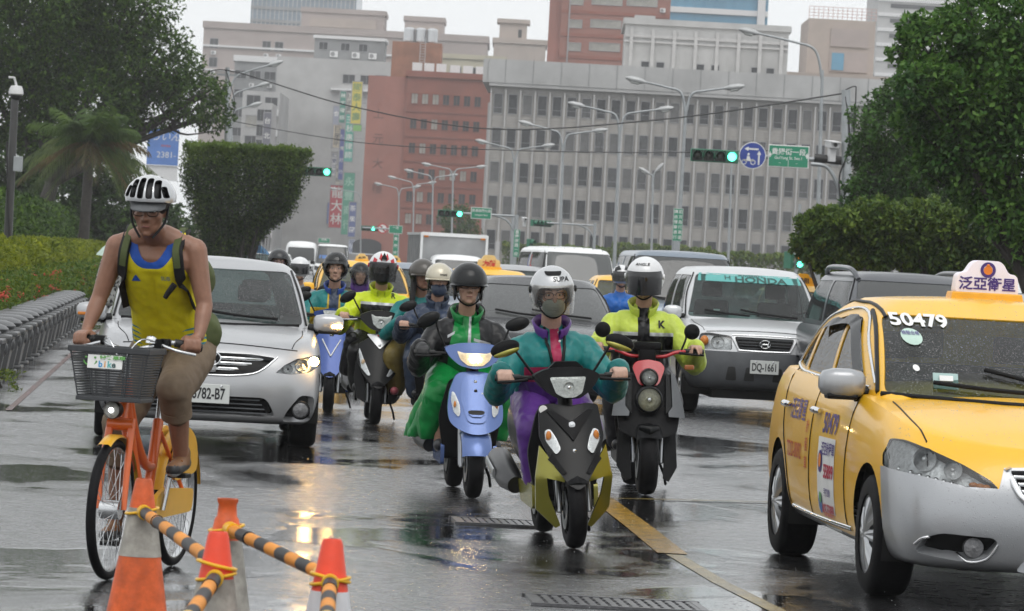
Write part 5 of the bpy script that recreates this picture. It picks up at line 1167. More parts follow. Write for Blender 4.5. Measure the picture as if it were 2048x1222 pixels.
 decal_text(b,'50479',.088,'windscreen_number',WTXT,t,(-.46,-1,1.368),UF,UZ,DF,.03,.006,sx=1.35);disc((-.53,-1,1.285),UF,UZ,DF,.042,'windscreen_sticker',mat('pale_green_sticker',(.45,.60,.52),.4),t,.006,1.25);decal_text(b,'檢驗合格',.022,'sticker_print',PUR,t,(-.53,-1,1.30),UF,UZ,DF,.01,.009)
 disc((-.56,-1,1.13),UF,UZ,DF,.016,'windscreen_sticker',WTXT,t,.006)
 MB().box((-.43,1.30,1.075),(.13,.01,.09),rx=-.5).build('driver_card',mat('card_teal',(.35,.50,.48),.5),t,0);MB().box((-.43,1.29,1.09),(.07,.01,.03),rx=-.5).build('card_slip',WTXT,t,0)
 c.interior(2.2,3.15,.52,.36,1.25)
 beads(c,420,[((-.80,.25,2),(.2,1.1,2),DZ),((-.75,-1,1.0),(.2,-1,1.42),DF),((-.65,1.9,2),(.3,3.2,2),DZ),((-2,1.6,1.03),(-2,3.4,1.38),DX),((-.85,-1,.25),(.3,-1,.62),DF)],4)
 w=Matrix.Rotation(rz,3,'Z')@Vector((0.0,2.45,1.495))+loc+off
 roof_sign('泛亞衛星',w,rz,'white roof sign with purple characters on the front taxi',True)
 return c
YPL=mat('taxi_sign_yellow',(.75,.38,.015),.35);SIGNL=mat('taxi_sign_milky',(.74,.70,.76),.35,var=.04,emit=(.75,.7,.8),es=.12)
def roof_sign(txt,loc,rz,label,big=False,col=None,tcol=None,s=1.0):
 t=thing('taxi_roof_sign',label,'taxi sign',loc,rz,'roof signs of the taxis');m=col or SIGNL
 MB().box((0,0,.02),(.40*s,.16*s,.045*s),taper=.95).build('base',YPL,t,0,bevel=.008)
 o=[(-.175,.04),(.175,.04),(.165,.13),(.15,.145),(.115,.15),(.085,.20),(.06,.215),(-.06,.215),(-.085,.20),(-.115,.15),(-.15,.145),(-.165,.13)]
 MB().prism([(x*s,z*s)for x,z in rpoly(o,.015)],-.055*s,.055*s).build('lamp_box',m,t,30,bevel=.006)
 tm=tcol or mat('purple_print',(.06,.03,.20),.4)
 text_on('sign_lettering',txt,.075*s if len(txt)>2 else.10*s,tm,t,(0,-.0585*s,.085*s),bold=.025,sx=1.05)
 if big:
  R=Matrix.Rotation(PI/2,4,'X')
  MB().lathe([(.026,.002),(.042,.002),(.042,0),(.026,0)],26,Matrix.Translation((0,-.057,.165))@R).build('emblem_ring',tm,t,0);MB().lathe([(0,.002),(.024,.002),(.024,0)],22,Matrix.Translation((0,-.057,.163))@R).build('emblem',mat('orange_print',(.75,.22,.02),.4),t,0);MB().ell((0,-.058,.190),(.010,.003,.008),10,6).build('emblem_tip',MATS['orange_print'],t)
 return t
front_taxi()
# ---- vehicles further back
def gen_car(name,label,px,k,m,W=1.75,L=4.4,H=1.47,kind='sedan',rz=ROADRZ,glassm=GL,lamp=True,res=(44,20),front_at=True,cat='car',group='cars queueing in the rain',py=None,seats=True,mirrors=True,plate_txt=None,feat=None):
 d=FPX/k;p=A(px,529+.055*(px-1024),d);h=W/2
 if kind=='sedan':low=SEDAN_LOW(W,L);cy,cz,ry,rr,rb,bw,rw=1.05,.95,2.0,3.25,L-.5,.80,.66;crown=[(0,.02),(1.2,.06),(L,.03)]
 elif kind=='suv':
  low=[(h*.8,.3,L-.3,.16,[(0,.30),(L,.32)]),(h*.93,.08,L-.06,.18,[(0,.30),(1,.28),(L,.36)]),(h*.985,.02,L,.2,[(0,.42),(1,.42),(L,.45)]),(h*1.01,0,L+.02,.2,[(0,.58),(1,.62),(L,.65)]),(h*1.005,.03,L,.2,[(0,.76),(1,.84),(L,.85)]),(h*.985,.08,L-.03,.22,[(0,.89),(1,.98),(L,1.0)]),(h*.93,.16,L-.08,.24,[(0,.93),(1.1,1.05),(L,1.08)])]
  cy,cz,ry,rr,rb,bw,rw=1.10,1.06,1.85,L-.55,L-.12,.80,.66;crown=[(0,.03),(1.2,.05),(L,.03)]
 else:
  low=[(h*.85,.3,L-.3,.14,[(0,.30),(L,.32)]),(h*.95,.06,L-.06,.16,[(0,.28),(L,.32)]),(h*.99,.01,L,.17,[(0,.42),(L,.45)]),(h*1.01,0,L,.17,[(0,.62),(L,.65)]),(h*1.005,.03,L,.18,[(0,.82),(1,.90),(L,.9)]),(h*.985,.10,L-.02,.2,[(0,.98),(1,1.05),(L,1.06)]),(h*.95,.17,L-.05,.22,[(0,1.03),(.7,1.10),(L,1.12)])]
  cy,cz,ry,rr,rb,bw,rw=.48,1.08,1.02,L-.25,L-.08,h*.935,h*.83;crown=[(0,.03),(1,.03),(L,.02)]
 zr=H-.04
 hs_=[(bw,cy-.04,rb+.06,.18,.2,[(0,cz-.05),(L,cz)]),(bw-.01,cy+.04,rb,.18,.2,[(0,cz+.02),(L,cz+.06)]),((bw+rw)/2+.02,cy+(ry-cy)*.55,rb-(rb-rr)*.55,.16,.18,[(0,cz+(zr-cz)*.58),(L,cz+(zr-cz)*.6)]),(rw,ry-.06,rr+.04,.15,.16,[(0,zr-.04),(L,zr-.035)]),(rw-.09,ry+.06,rr-.06,.13,.14,[(0,zr+.005),(L,zr+.005)])]
 loc=Vector((p.x,d,0));c=Car(name,label,loc,rz,W,L,low,hs_,crown,[(0,.97),(.8,.985),(1.6,1),(L-1,1),(L,.96)],m,res[0],res[1],.03,group,cat=cat);t=c.t
 F_=lambda q,n:q.y<.7 and n.y<-.05
 c.glass_front(rpoly([(-bw+.055,cz+.015),(bw-.055,cz+.015),(rw-.045,zr-.07),(-rw+.045,zr-.07)],.05),glassm)
 c.glass_rear(rpoly([(-bw+.12,cz+.06),(bw-.12,cz+.06),(rw-.1,zr-.1),(-rw+.1,zr-.1)],.05),glassm)
 y0=cy+.45 if kind!='van' else cy+.22;ym=(y0+rr)/2+.1
 c.glass_side(rpoly([(y0,cz+.05),(ym-.04,cz+.05),(ym-.04,zr-.09),(ry+.10,zr-.09)],.03));c.glass_side(rpoly([(ym+.04,cz+.06),(rb-.35,cz+.08),(rr-.05,zr-.10),(ym+.04,zr-.09)],.03))
 zl=lerp_tab(low[4][4],0);zt=lerp_tab(low[5][4],0)
 if lamp:
  for s in (1,-1):
   q=rpoly([(h*.52,zl-.06),(h*.60,zt-.04),(h*.90,zt),(h*.955,zt-.02),(h*.95,zl-.03),(h*.75,zl-.06)],.02);q=q if s>0 else mirx(q);headlight(c.low,q,'headlight',t,REFL,[(s*h*.74,(zl+zt)/2-.02,.055,REFL)],.06,F_)
  extract(c.low,stamp(c.low,rpoly([(-h*.48,zl-.06),(h*.48,zl-.06),(h*.5,zt-.05),(-h*.5,zt-.05)],.03),'y',F_),'grille',BLK,t,.04,.04)
  extract(c.low,stamp(c.low,rpoly([(-h*.55,.30),(h*.55,.30),(h*.5,.42),(-h*.5,.42)],.03),'y',F_),'lower_grille',BLK,t,.05,.05)
 if feat:feat(c,t,F_)
 c.wheels(.86 if kind!='van' else.62,L-.95,.315 if kind=='sedan' else.335,W-.26,simple=True);c.done();b=c.bvh
 for s in (-1,1):
  strip(b,[(s*(bw-.04),-1,cz+.015),(s*((bw+rw)/2-.01),-1,(cz+zr)/2),(s*(rw-.032),-1,zr-.065)],(0,1,0),.02,'pillar_trim',BLK,t)
  if mirrors:mirror(t,s*(bw+.0),cy+.28,cz+.05,s,m if kind!='van' else BLK,(.20,.12,.16))
 wiper(t,b,[(.5,-1,cz+.035),(.15,-1,cz+.06),(-.15,-1,cz+.10)],(0,1,0));wiper(t,b,[(-.05,-1,cz+.035),(-.3,-1,cz+.05),(-.55,-1,cz+.08)],(0,1,0))
 if seats:
  c.interior(cy+1.1,None,.50 if kind=='sedan' else.65,.36,cy+.15)
 if plate_txt:plate(t,plate_txt,(0,-.015,.45))
 c.cz,c.zr,c.bw,c.rw,c.cy,c.ry=cz,zr,bw,rw,cy,ry
 return c
BANNER=mat('teal_sun_strip',(.10,.38,.36),.3,var=.05);BTXT=mat('dark_green_print',(.02,.07,.06),.4)
def silver_suv():
 def feat(c,t,F_):
  for s in (1,-1):
   q=rpoly([(.36,.735),(.37,.89),(.62,.915),(.71,.90),(.735,.79),(.70,.725)],.03);q=q if s>0 else mirx(q);h=headlight(c.low,q,'headlight',t,LENSF,[(s*.52,.815,.075,LENSF)],.06,F_,mat('lamp_housing_silver',(.35,.355,.36),.25,.7));MB().ell((s*.665,.15,.82),(.05,.05,.06),12,8).build('indicator',AMBER,h,60)
  g_=extract(c.low,stamp(c.low,rpoly([(-.28,.745),(.28,.745),(.34,.885),(-.34,.885)],.03),'y',F_),'grille',BLK,t,.05,.05)
  for i in range(4):MB().box((0,.06,.765+i*.033),(.54+i*.025,.02,.008)).build('grille_bar',GREY_TRIM,g_,0)
  extract(c.low,stamp(c.low,[(-1,.2),(1,.2),(1,.66),(.80,.715),(-.80,.715),(-1,.66)],'y',lambda q,n:q.y<.62),'bumper',GREY_TRIM,t,-.012,.012)
 c=gen_car('suv','pale silver SUV with a green windscreen banner behind the red nosed scooter',1538,180,SILV2,1.75,4.4,1.675,'suv',ROADRZ-.02,lamp=False,res=(64,30),cat='suv',group=None,feat=feat)
 t,b=c.t,c.bvh;UX,UZ,D=(1,0,0),(0,0,1),(0,1,0)
 strip(b,[(-.30,-1,.735),(0,-1,.73),(.30,-1,.735)],D,.025,'grille_surround',CHROME,t);strip(b,[(-.36,-1,.90),(0,-1,.905),(.36,-1,.90)],D,.02,'grille_surround',CHROME,t)
 for s in (-1,1):strip(b,[(s*.29,-1,.74),(s*.37,-1,.89)],D,.03,'grille_surround',SILV2,t)
 bd=bpy.data.objects.new('badge',None);COL.objects.link(bd);bd.parent=t;bd.location=(0,.03,.815)
 MB().prism(rpoly([(-.055,-.045),(.055,-.045),(.062,.045),(-.062,.045)],.01),-.008,.01).build('badge_plate',BLK,bd,0,bevel=.003)
 for s in (-1,1):MB().tube([(s*.030,-.012,-.036),(s*.034,-.012,0),(s*.046,-.012,.036)],.008,6).build('badge_stroke',CHROME,bd,60)
 MB().tube([(-.032,-.012,-.002),(.032,-.012,-.002)],.008,6).build('badge_stroke',CHROME,bd,60);MB().tube([(.058*math.cos(a),-.012,.043*math.sin(a))for a in frange(0,2*PI,25)],.005,6).build('badge_ring',CHROME,bd,60)
 plate(t,'DQ-1661',(.0,-.03,.56))
 for i,(x0,x1)in enumerate(((-.42,-.30),(-.22,-.10),(.10,.22),(.30,.42))):decal_poly(b,rpoly([(x0,.40),(x1,.40),(x1-.02,.55),(x0+.02,.55)],.02),'bumper_slot',DARK if 'DARK' in globals()else BLK,t,(0,-1,0),UX,UZ,D,.004)
 decal_poly(b,[(-.60,1.485),(.60,1.485),(.577,1.575),(-.577,1.575)],'sun_strip',BANNER,t,(0,-1,0),UX,UZ,D,.004,8)
 decal_text(b,'HONDA',.085,'banner_lettering',BTXT,t,(.12,-1,1.512),UX,UZ,D,.03,.008,sx=1.9);decal_text(b,'POWERED by',.035,'banner_lettering',BTXT,t,(.02,-1,1.558),UX,UZ,D,.01,.008,sx=1.5);decal_text(b,'H',.075,'banner_lettering',BTXT,t,(-.26,-1,1.528),UX,UZ,D,.0,.008,sx=1.5)
 strip(b,[(-.64,-1,.925),(-.3,-1,.945),(0,-1,.95),(.3,-1,.945),(.64,-1,.925)],D,.008,'bonnet_gap',BLK,t)
 for s in (-1,1):strip(b,[(s*.66,.25,2),(s*.72,.7,2),(s*.72,1.1,2)],(0,0,-1),.008,'bonnet_gap',BLK,t)
 MB().box((-.40,1.42,1.16),(.07,.01,.02)).build('permit_card',WTXT,t,0)
silver_suv()
gen_car('sedan','black sedan with beaded rain behind the teal raincoat rider',1118,187,BLACKP,1.80,4.7,1.44,'sedan',ROADRZ,GLD,group='cars queueing in the rain',seats=False)
gen_car('van','blue grey minivan with dark glass behind the white helmet rider',1376,124,BLUEGP,1.92,4.9,1.93,'van',ROADRZ-.03,GLD,seats=False,cat='van')
van=gen_car('van','white van with red and blue marks on its flank',1176,98,WHITEP,1.70,4.6,1.97,'van',ROADRZ+.09,glass('van_windscreen',(.12,.14,.14),1.0,.03,haze=.2),seats=False,cat='van')
for i in range(6):strip(van.bvh,[(-.5+i*.2,1.1,3),(-.5+i*.2,4.2,3)],(0,0,-1),.035,'roof_rib',WHITEP,van.t)
for i,(y,m_)in enumerate(((1.50,SIGNR if 'SIGNR' in globals()else REDL),(1.78,mat('van_blue_mark',(.05,.08,.35),.4)))):decal_poly(van.bvh,[(-.10,-.14),(.10,-.14),(.10,-.06),(-.03,-.06),(-.03,.16),(-.10,.16)],'flank_mark',m_,van.t,(-2,y+.9,1.62),(0,-1,0),(0,0,1),(1,0,0),.004)
suv2=gen_car('suv','dark grey SUV with roof rails hidden behind the front taxi',1905,195,GREYP,1.82,4.5,1.70,'suv',ROADRZ+.03,GLD,cat='suv',group='cars queueing in the rain')
for s in (-1,1):
 P=[proj_pt(suv2.bvh,(s*.60,y,3),(0,0,-1),o_)for y,o_ in ((1.9,0),(2.05,.05),(2.3,.075),(3.2,.075),(3.5,.05),(3.65,0))];MB().tube(P,.028,8,sm=5).build('roof_rail',GREYP,suv2.t,60)
tx2=gen_car('taxi','yellow taxi behind the neon jacket rider',738,124,YELLOW,1.74,4.5,1.48,'sedan',ROADRZ,cat='taxi');
def tsign(c,txt,label,col=None,tcol=None,s=1.0):
 q=Matrix.Rotation(c.t.rotation_euler.z,3,'Z')@Vector((0,2.4,c.zr+.025))+c.t.location;roof_sign(txt,q,c.t.rotation_euler.z,label,False,col,tcol,s)
YS=mat('taxi_sign_pale_yellow',(.70,.52,.22),.4);YR=mat('sign_print_red',(.5,.03,.03),.4);YK=mat('sign_print_black',(.03,.03,.03),.4)
tsign(tx2,'台灣','yellow roof sign on the taxi behind the neon rider',YS,YK,.6)
tx3=gen_car('taxi','yellow taxi mostly hidden behind the black sedan',1000,118,YELLOW,1.74,4.5,1.46,'sedan',ROADRZ,cat='taxi',seats=False);tsign(tx3,'大鶴','cream roof sign with red characters above the black sedan',YS,YR,1.15)
q=[o for o in COL.objects if o.get('label','').startswith('cream roof sign')][0];text_on('sign_lettering','汽車',.085,YR,q,(.03,-.068,.075),bold=.02)
tx4=gen_car('taxi','distant yellow taxi right of the silver SUV',1650,118,YELLOW,1.74,4.5,1.47,'sedan',ROADRZ,cat='taxi',seats=False);tsign(tx4,'出租','small yellow roof sign right of the silver SUV',YPL,YK)
tx5=gen_car('taxi','far yellow taxi left of the box truck',802,92,YELLOW,1.74,4.5,1.47,'sedan',ROADRZ,cat='taxi',seats=False);tsign(tx5,'衛星','far roof sign left of the box truck',YS,YK,.7)
tx6=gen_car('taxi','yellow taxi glimpsed behind the small black and white helmet',1290,112,YELLOW,1.74,4.5,1.47,'sedan',ROADRZ,cat='taxi',seats=False)
gen_car('sedan','silver blue sedan between the neon rider and the navy raincoat',848,122,BLUEGP,1.76,4.5,1.49,'sedan',ROADRZ)
gen_car('sedan','pale car roof behind the cream taxi sign',1050,100,SILVER,1.76,4.5,1.55,'sedan',ROADRZ,seats=False)
gen_car('sedan','silver car at the right edge behind the taxi sign',2085,170,SILVER,1.76,4.5,1.55,'sedan',ROADRZ,seats=False)
gen_car('sedan','white car under the trimmed tree',520,58,WHITEP,1.76,4.5,1.55,'sedan',ROADRZ,seats=False,lamp=True,mirrors=False)
gen_car('sedan','white car beyond the blue umbrella',552,50,WHITEP,1.76,4.5,1.52,'sedan',ROADRZ,seats=False,mirrors=False)
mv=gen_car('van','white minibus with a blue windscreen banner over the riders',664,42,WHITEP,1.75,4.6,2.05,'van',ROADRZ-.05,GLD,seats=False,cat='van');decal_poly(mv.bvh,[(-.62,1.34),(.62,1.34),(.60,1.5),(-.60,1.5)],'sun_strip',mat('blue_print',(.05,.15,.4),.4),mv.t,(0,-1,0),(1,0,0),(0,0,1),(0,1,0),.005)
# ---- bus and box truck
def bus():
 d=FPX/27;p=A(602,506,d);t=thing('city_bus','pale grey bus far down the street','bus',(p.x,d,0),ROADRZ-.05);W,H,L=2.35,2.35,8
 bm=shell([loop_ctrl(w,y,L-y,.3,[(0,z),(L,z)])for w,y,z in ((.95,.2,.3),(1.15,.03,.32),(1.18,0,.9),(1.18,0,1.6),(1.12,.12,2.1),(.98,.3,2.3),(.85,.5,2.36))],36,16,[(0,.06)])
 extract(bm,stamp(bm,rpoly([(-1.02,1.0),(1.02,1.0),(.98,1.95),(-.98,1.95)],.12),'y',lambda q,n:q.y<1 and n.y<0),'windscreen',GLD,t,.02,.02)
 for s in (-1,1):
  for i in range(5):extract(bm,stamp(bm,rpoly([(1.2+i*1.3,1.1),(2.35+i*1.3,1.1),(2.35+i*1.3,1.9),(1.2+i*1.3,1.9)],.06),'x',lambda q,n,s=s:n.x*s>.3),'side_window',GLS,t,.01,.01)
 b_=bm_obj(bm,'body',[WHITEP,BLK],t);bm.free()
 for s in (-1,1):
  MB().ell((s*.85,.02,.62),(.16,.05,.10),12,8).build('headlight',REFL,t,60)
  for y in (1.6,6.2):wheel(t,s*1.0,y,.42,s,simple=True)
 MB().box((0,4,.35),(1.9,7,.2)).build('floor_pan',UNDER,t,0)
bus()
def truck():
 k=72;d=FPX/k;p=A(921,523,d);t=thing('box_truck','small white box truck with a dull aluminium body','truck',(p.x,d,0),ROADRZ+.06);ALU=mat('dull_aluminium',(.34,.345,.35),.4,.5,var=.15,vs=2,dirt=.2)
 w,h0,h1,y0,y1=1.85,.75,2.28,1.55,4.8
 MB().box((0,(y0+y1)/2,(h0+h1)/2),(w,y1-y0,h1-h0)).build('cargo_box',ALU,t,0)
 mb=MB()
 for s in (-1,1):mb.box((s*w/2,y0,(h0+h1)/2),(.07,.07,h1-h0+.05));mb.box((s*w/2,(y0+y1)/2,h1),(.07,y1-y0,.07))
 mb.box((0,y0,h1),(w,.08,.10));mb.build('edge_frame',WHITEP,t,0)
 for i in range(7):MB().box((-w/2-.012,y0+.35+i*.45,(h0+h1)/2),(.02,.06,h1-h0-.1)).build('side_rib',ALU,t,0)
 for s in (-1,1):MB().box((s*(w/2-.12),y0-.05,h1-.07),(.12,.03,.05)).build('marker_lamp',AMBER,t,0)
 bm=shell([loop_ctrl(a,y,1.5-y*.2,.10,[(0,z),(2,z)])for a,y,z in ((.70,.1,.35),(.80,0,.40),(.83,0,.75),(.83,.02,1.0),(.80,.10,1.2),(.74,.30,1.55),(.66,.40,1.68),(.55,.50,1.71))],40,22,[(0,.03)])
 extract(bm,stamp(bm,rpoly([(-.70,1.08),(.70,1.08),(.66,1.58),(-.66,1.58)],.06),'y',lambda q,n:q.y<.8 and n.y<0),'windscreen',glass('truck_windscreen',(.10,.20,.19),1.0,.03,haze=.12),t,.01,.012)
 for s in (-1,1):extract(bm,stamp(bm,rpoly([(.45,1.08),(1.25,1.08),(1.2,1.55),(.62,1.55)],.05),'x',lambda q,n,s=s:n.x*s>.3),'side_window',GLS,t,.01,.01)
 bm_obj(bm,'cab',[WHITEP,BLK],t);bm.free()
 for s in (-1,1):
  MB().ell((s*.62,.02,.70),(.12,.05,.09),12,8).build('headlight',REFL,t,60);mirror(t,s*.85,.25,1.25,s,BLK,(.16,.08,.26))
  for y in (.75,3.8):wheel(t,s*.72,y,.31,s,simple=True)
 MB().box((0,2.4,.50),(.9,4.4,.18)).build('chassis',UNDER,t,0);MB().box((0,-.02,.42),(1.5,.10,.16)).build('bumper',GREY_TRIM,t,0,bevel=.02)
truck()
# ------ people
def capsule(mb,p0,r0,p1,r1,n=12,k=4):
 p0,p1=Vector(p0),Vector(p1);d=p1-p0;L=d.length
 if L<1e-6:return mb.ell(tuple(p0),(r0,r0,r0),n,8)
 d/=L;pts=[];rs=[]
 for i in range(k+1):
  a=PI/2*i/k;pts.append(p0-d*r0*math.cos(a));rs.append(max(r0*math.sin(a),1e-4))
 for i in range(k+1):
  a=PI/2*i/k;pts.append(p1+d*r1*math.sin(a));rs.append(max(r1*math.cos(a),1e-4))
 return mb.tube(pts,rs,n)
def remesh(mb,voxel,smooth=2):
 me=bpy.data.meshes.new('r');me.from_pydata(mb.v,[],mb.f);ob=bpy.data.objects.new('r',me)
 md=ob.modifiers.new('r','REMESH');md.mode='VOXEL';md.voxel_size=voxel;md.adaptivity=0
 out=baked(ob)
 bpy.data.objects.remove(ob);bpy.data.meshes.remove(me)
 bm=bmesh.new();bm.from_mesh(out)
 for _ in range(smooth):bmesh.ops.smooth_vert(bm,verts=bm.verts,factor=.5,use_axis_x=True,use_axis_y=True,use_axis_z=True)
 bmesh.ops.recalc_face_normals(bm,faces=bm.faces);bm.normal_update();bpy.data.meshes.remove(out)
 return bm
def wrinkle(bm,amp,sc=9.0,seed=0.0):
 o=Vector((seed*3.1,seed*7.7,seed))
 for v in bm.verts:
  p=v.co;q=Vector((p.x*sc*1.1+p.z*sc*.5,p.y*sc*.8,p.z*sc*.75-p.x*sc*.3))+o;a=mnoise.noise(q);b=mnoise.noise(q*2.3+o)
  v.co=p+v.normal*amp*((1-2*abs(a))*.9+(1-2*abs(b))*.45-.55)
def blob(name,mb,m,parent,voxel=.012,smooth=2,wr=0,sc=9,seed=0,matfn=None,cut=None,stamps=None):
 bm=remesh(mb,voxel,smooth)
 if cut:bmesh.ops.delete(bm,geom=[f for f in bm.faces if cut(f.calc_center_median())],context='FACES')
 if wr:wrinkle(bm,wr,sc,seed)
 if matfn:
  for f in bm.faces:f.material_index=matfn(f.calc_center_median())
 for pl,mi_ in (stamps or ()):
  for f in stamp(bm,pl,'y',lambda c,n:n.y<.45 and c.y>.58 and c.y<.98 and abs(c.x)<.235):f.material_index=mi_
 o=bm_obj(bm,name,m,parent,180);bm.free();return o
def skinmat(name,c):return mat(name,c,.42,var=.10,vs=25,bump=.08,bs=200)
SKIN=skinmat('tan_skin',(.47,.28,.20));SKIN2=skinmat('light_skin',(.56,.36,.28));SKIN3=skinmat('brown_skin',(.33,.17,.11));LIP=mat('lip',(.26,.10,.085),.4);EYEW=mat('eye_white',(.6,.58,.55),.2);EYEK=mat('iris_dark',(.015,.01,.008),.1);HAIR=mat('black_hair',(.012,.010,.009),.45,bump=.4,bs=150)
def head_geo(mb,c,M=None,jaw=1.0,neck=True,neckto=None):
 """head facing -Y centred on c"""
 T=(M or Matrix.Identity(4));T=Matrix.Translation(c)@T
 def e(p,r,n=16):mb.ell(p,r,n,10,T)
 def cp(a,ra,b,rb):capsule(mb,T@Vector(a),ra,T@Vector(b),rb,10,3)
 e((0,.015,.045),(.074,.094,.080),22);e((0,-.018,-.02),(.066,.072,.085),20);e((0,-.032,-.072),(.052*jaw,.052,.046));e((0,-.066,-.100),(.022,.020,.018))
 cp((0,-.084,.014),.010,(0,-.106,-.026),.0135);cp((-.014,-.090,-.033),.010,(.014,-.090,-.033),.010)
 cp((-.046,-.070,.030),.012,(-.008,-.084,.027),.010);cp((.046,-.070,.030),.012,(.008,-.084,.027),.010)
 for s in (-1,1):e((s*.042,-.055,-.020),(.025,.022,.024));e((s*.076,.012,-.008),(.010,.020,.031),12);e((s*.031,-.070,.006),(.017,.012,.010),12)
 cp((-.018,-.083,-.061),.0065,(.018,-.083,-.061),.0065);cp((-.015,-.081,-.072),.007,(.015,-.081,-.072),.007);cp((-.02,-.072,-.048),.014,(.02,-.072,-.048),.014)
 if neck:capsule(mb,T@Vector((0,.022,-.075)),.056,Vector(neckto)if neckto is not None else T@Vector((0,.055,-.22)),.062,14)
 return T
def face_bits(T,parent,lids=.6,brow=True,lips=True):
 for s in (-1,1):
  MB().ell((s*.031,-.0785,.0065),(.0125,.006,.0062),12,8,T).build('eye',EYEW,parent,60);MB().ell((s*.031,-.0838,.0065),(.0062,.003,.0058),10,6,T).build('iris',EYEK,parent,60)
  if brow:MB().tube([T@Vector((s*.012,-.0925,.030)),T@Vector((s*.032,-.0885,.038)),T@Vector((s*.052,-.074,.033))],[.003,.0042,.0022],6,sm=3).build('eyebrow',HAIR,parent,60)
 if lips:MB().tube([T@Vector((-.021,-.0850,-.0672)),T@Vector((-.010,-.0890,-.0655)),T@Vector((0,-.0900,-.0660)),T@Vector((.010,-.0890,-.0655)),T@Vector((.021,-.0850,-.0672))],[.0012,.0036,.004,.0036,.0012],6,sm=3).build('lips',LIP,parent,60)
def fist(mb,g,s,ax=Vector((1,0,0)),wrist=None,up=Vector((0,0,1)),spread=0,point=None):
 """hand closed round a bar through g along ax; s = +1 for the hand on the right of the picture. Thumb sits on the inner side"""
 g=Vector(g);fw=ax.cross(up).normalized()if s else ax;fw=Vector((0,-1,0))if abs(fw.y)<.2 else fw*(-1 if fw.y>0 else 1)
 fw=(fw-ax*fw.dot(ax)).normalized();up=(up-fw*up.dot(fw)).normalized();W=lambda a,b,c:g+ax*a+fw*b+up*c
 capsule(mb,W(-.030,-.028,.026),.019,W(.030,-.028,.024),.018,10,3);capsule(mb,W(-.028,-.01,.036),.014,W(.030,-.01,.034),.013,10,3)
 for i,(x,L)in enumerate(((-.033,.92),(-.011,1.03),(.011,1.0),(.032,.84))):
  x=x*s;ch=[W(x,.002,.038),W(x*1.03,.031*L,.026),W(x*1.03,.036*L,-.008),W(x,.012,-.030*L)]
  if point and i==point[0]:ch=[W(x,.0,.036),W(x,.045,.030),W(x*1.05+s*.01,.068,.012),W(x*1.08+s*.018,.078,-.018)]
  for a,b,r0,r1 in ((0,1,.0105,.0100),(1,2,.0100,.0094),(2,3,.0094,.0082)):capsule(mb,ch[a],r0,ch[b],r1,8,3)
 t0=W(-s*.040,-.022,.016);t1=W(-s*.050,.008,-.004);t2=W(-s*.036,.030,-.022)
 capsule(mb,t0,.0145,t1,.0115,8,3);capsule(mb,t1,.0112,t2,.0092,8,3)
 if wrist is not None:capsule(mb,W(0,-.04,.022),.024,wrist,.026,12)
RUB=mat('grip_rubber',(.012,.012,.012),.5)
def spec_glasses(T,parent,m,w=.026,h=.019,round_=False):
 o=bpy.data.objects.new('glasses',None);COL.objects.link(o);o.parent=parent
 for s in (-1,1):
  pts=[T@Vector((s*.033+w*(abs(math.cos(a))**.7)*(1 if math.cos(a)>0 else -1),-.097+.35*abs(s*.033+w*math.cos(a))**1.6,.004+h*(abs(math.sin(a))**.7)*(1 if math.sin(a)>0 else -1)))for a in frange(0,2*PI,21)]
  MB().tube(pts,.0022,6,cap=False).build('rim',m,o,60);MB().tube([T@Vector((s*.060,-.088,.010)),T@Vector((s*.078,.0,.008))],.002,6).build('temple',m,o,60)
 MB().tube([T@Vector((-.008,-.097,.008)),T@Vector((0,-.099,.011)),T@Vector((.008,-.097,.008))],.002,6).build('bridge',m,o,60)
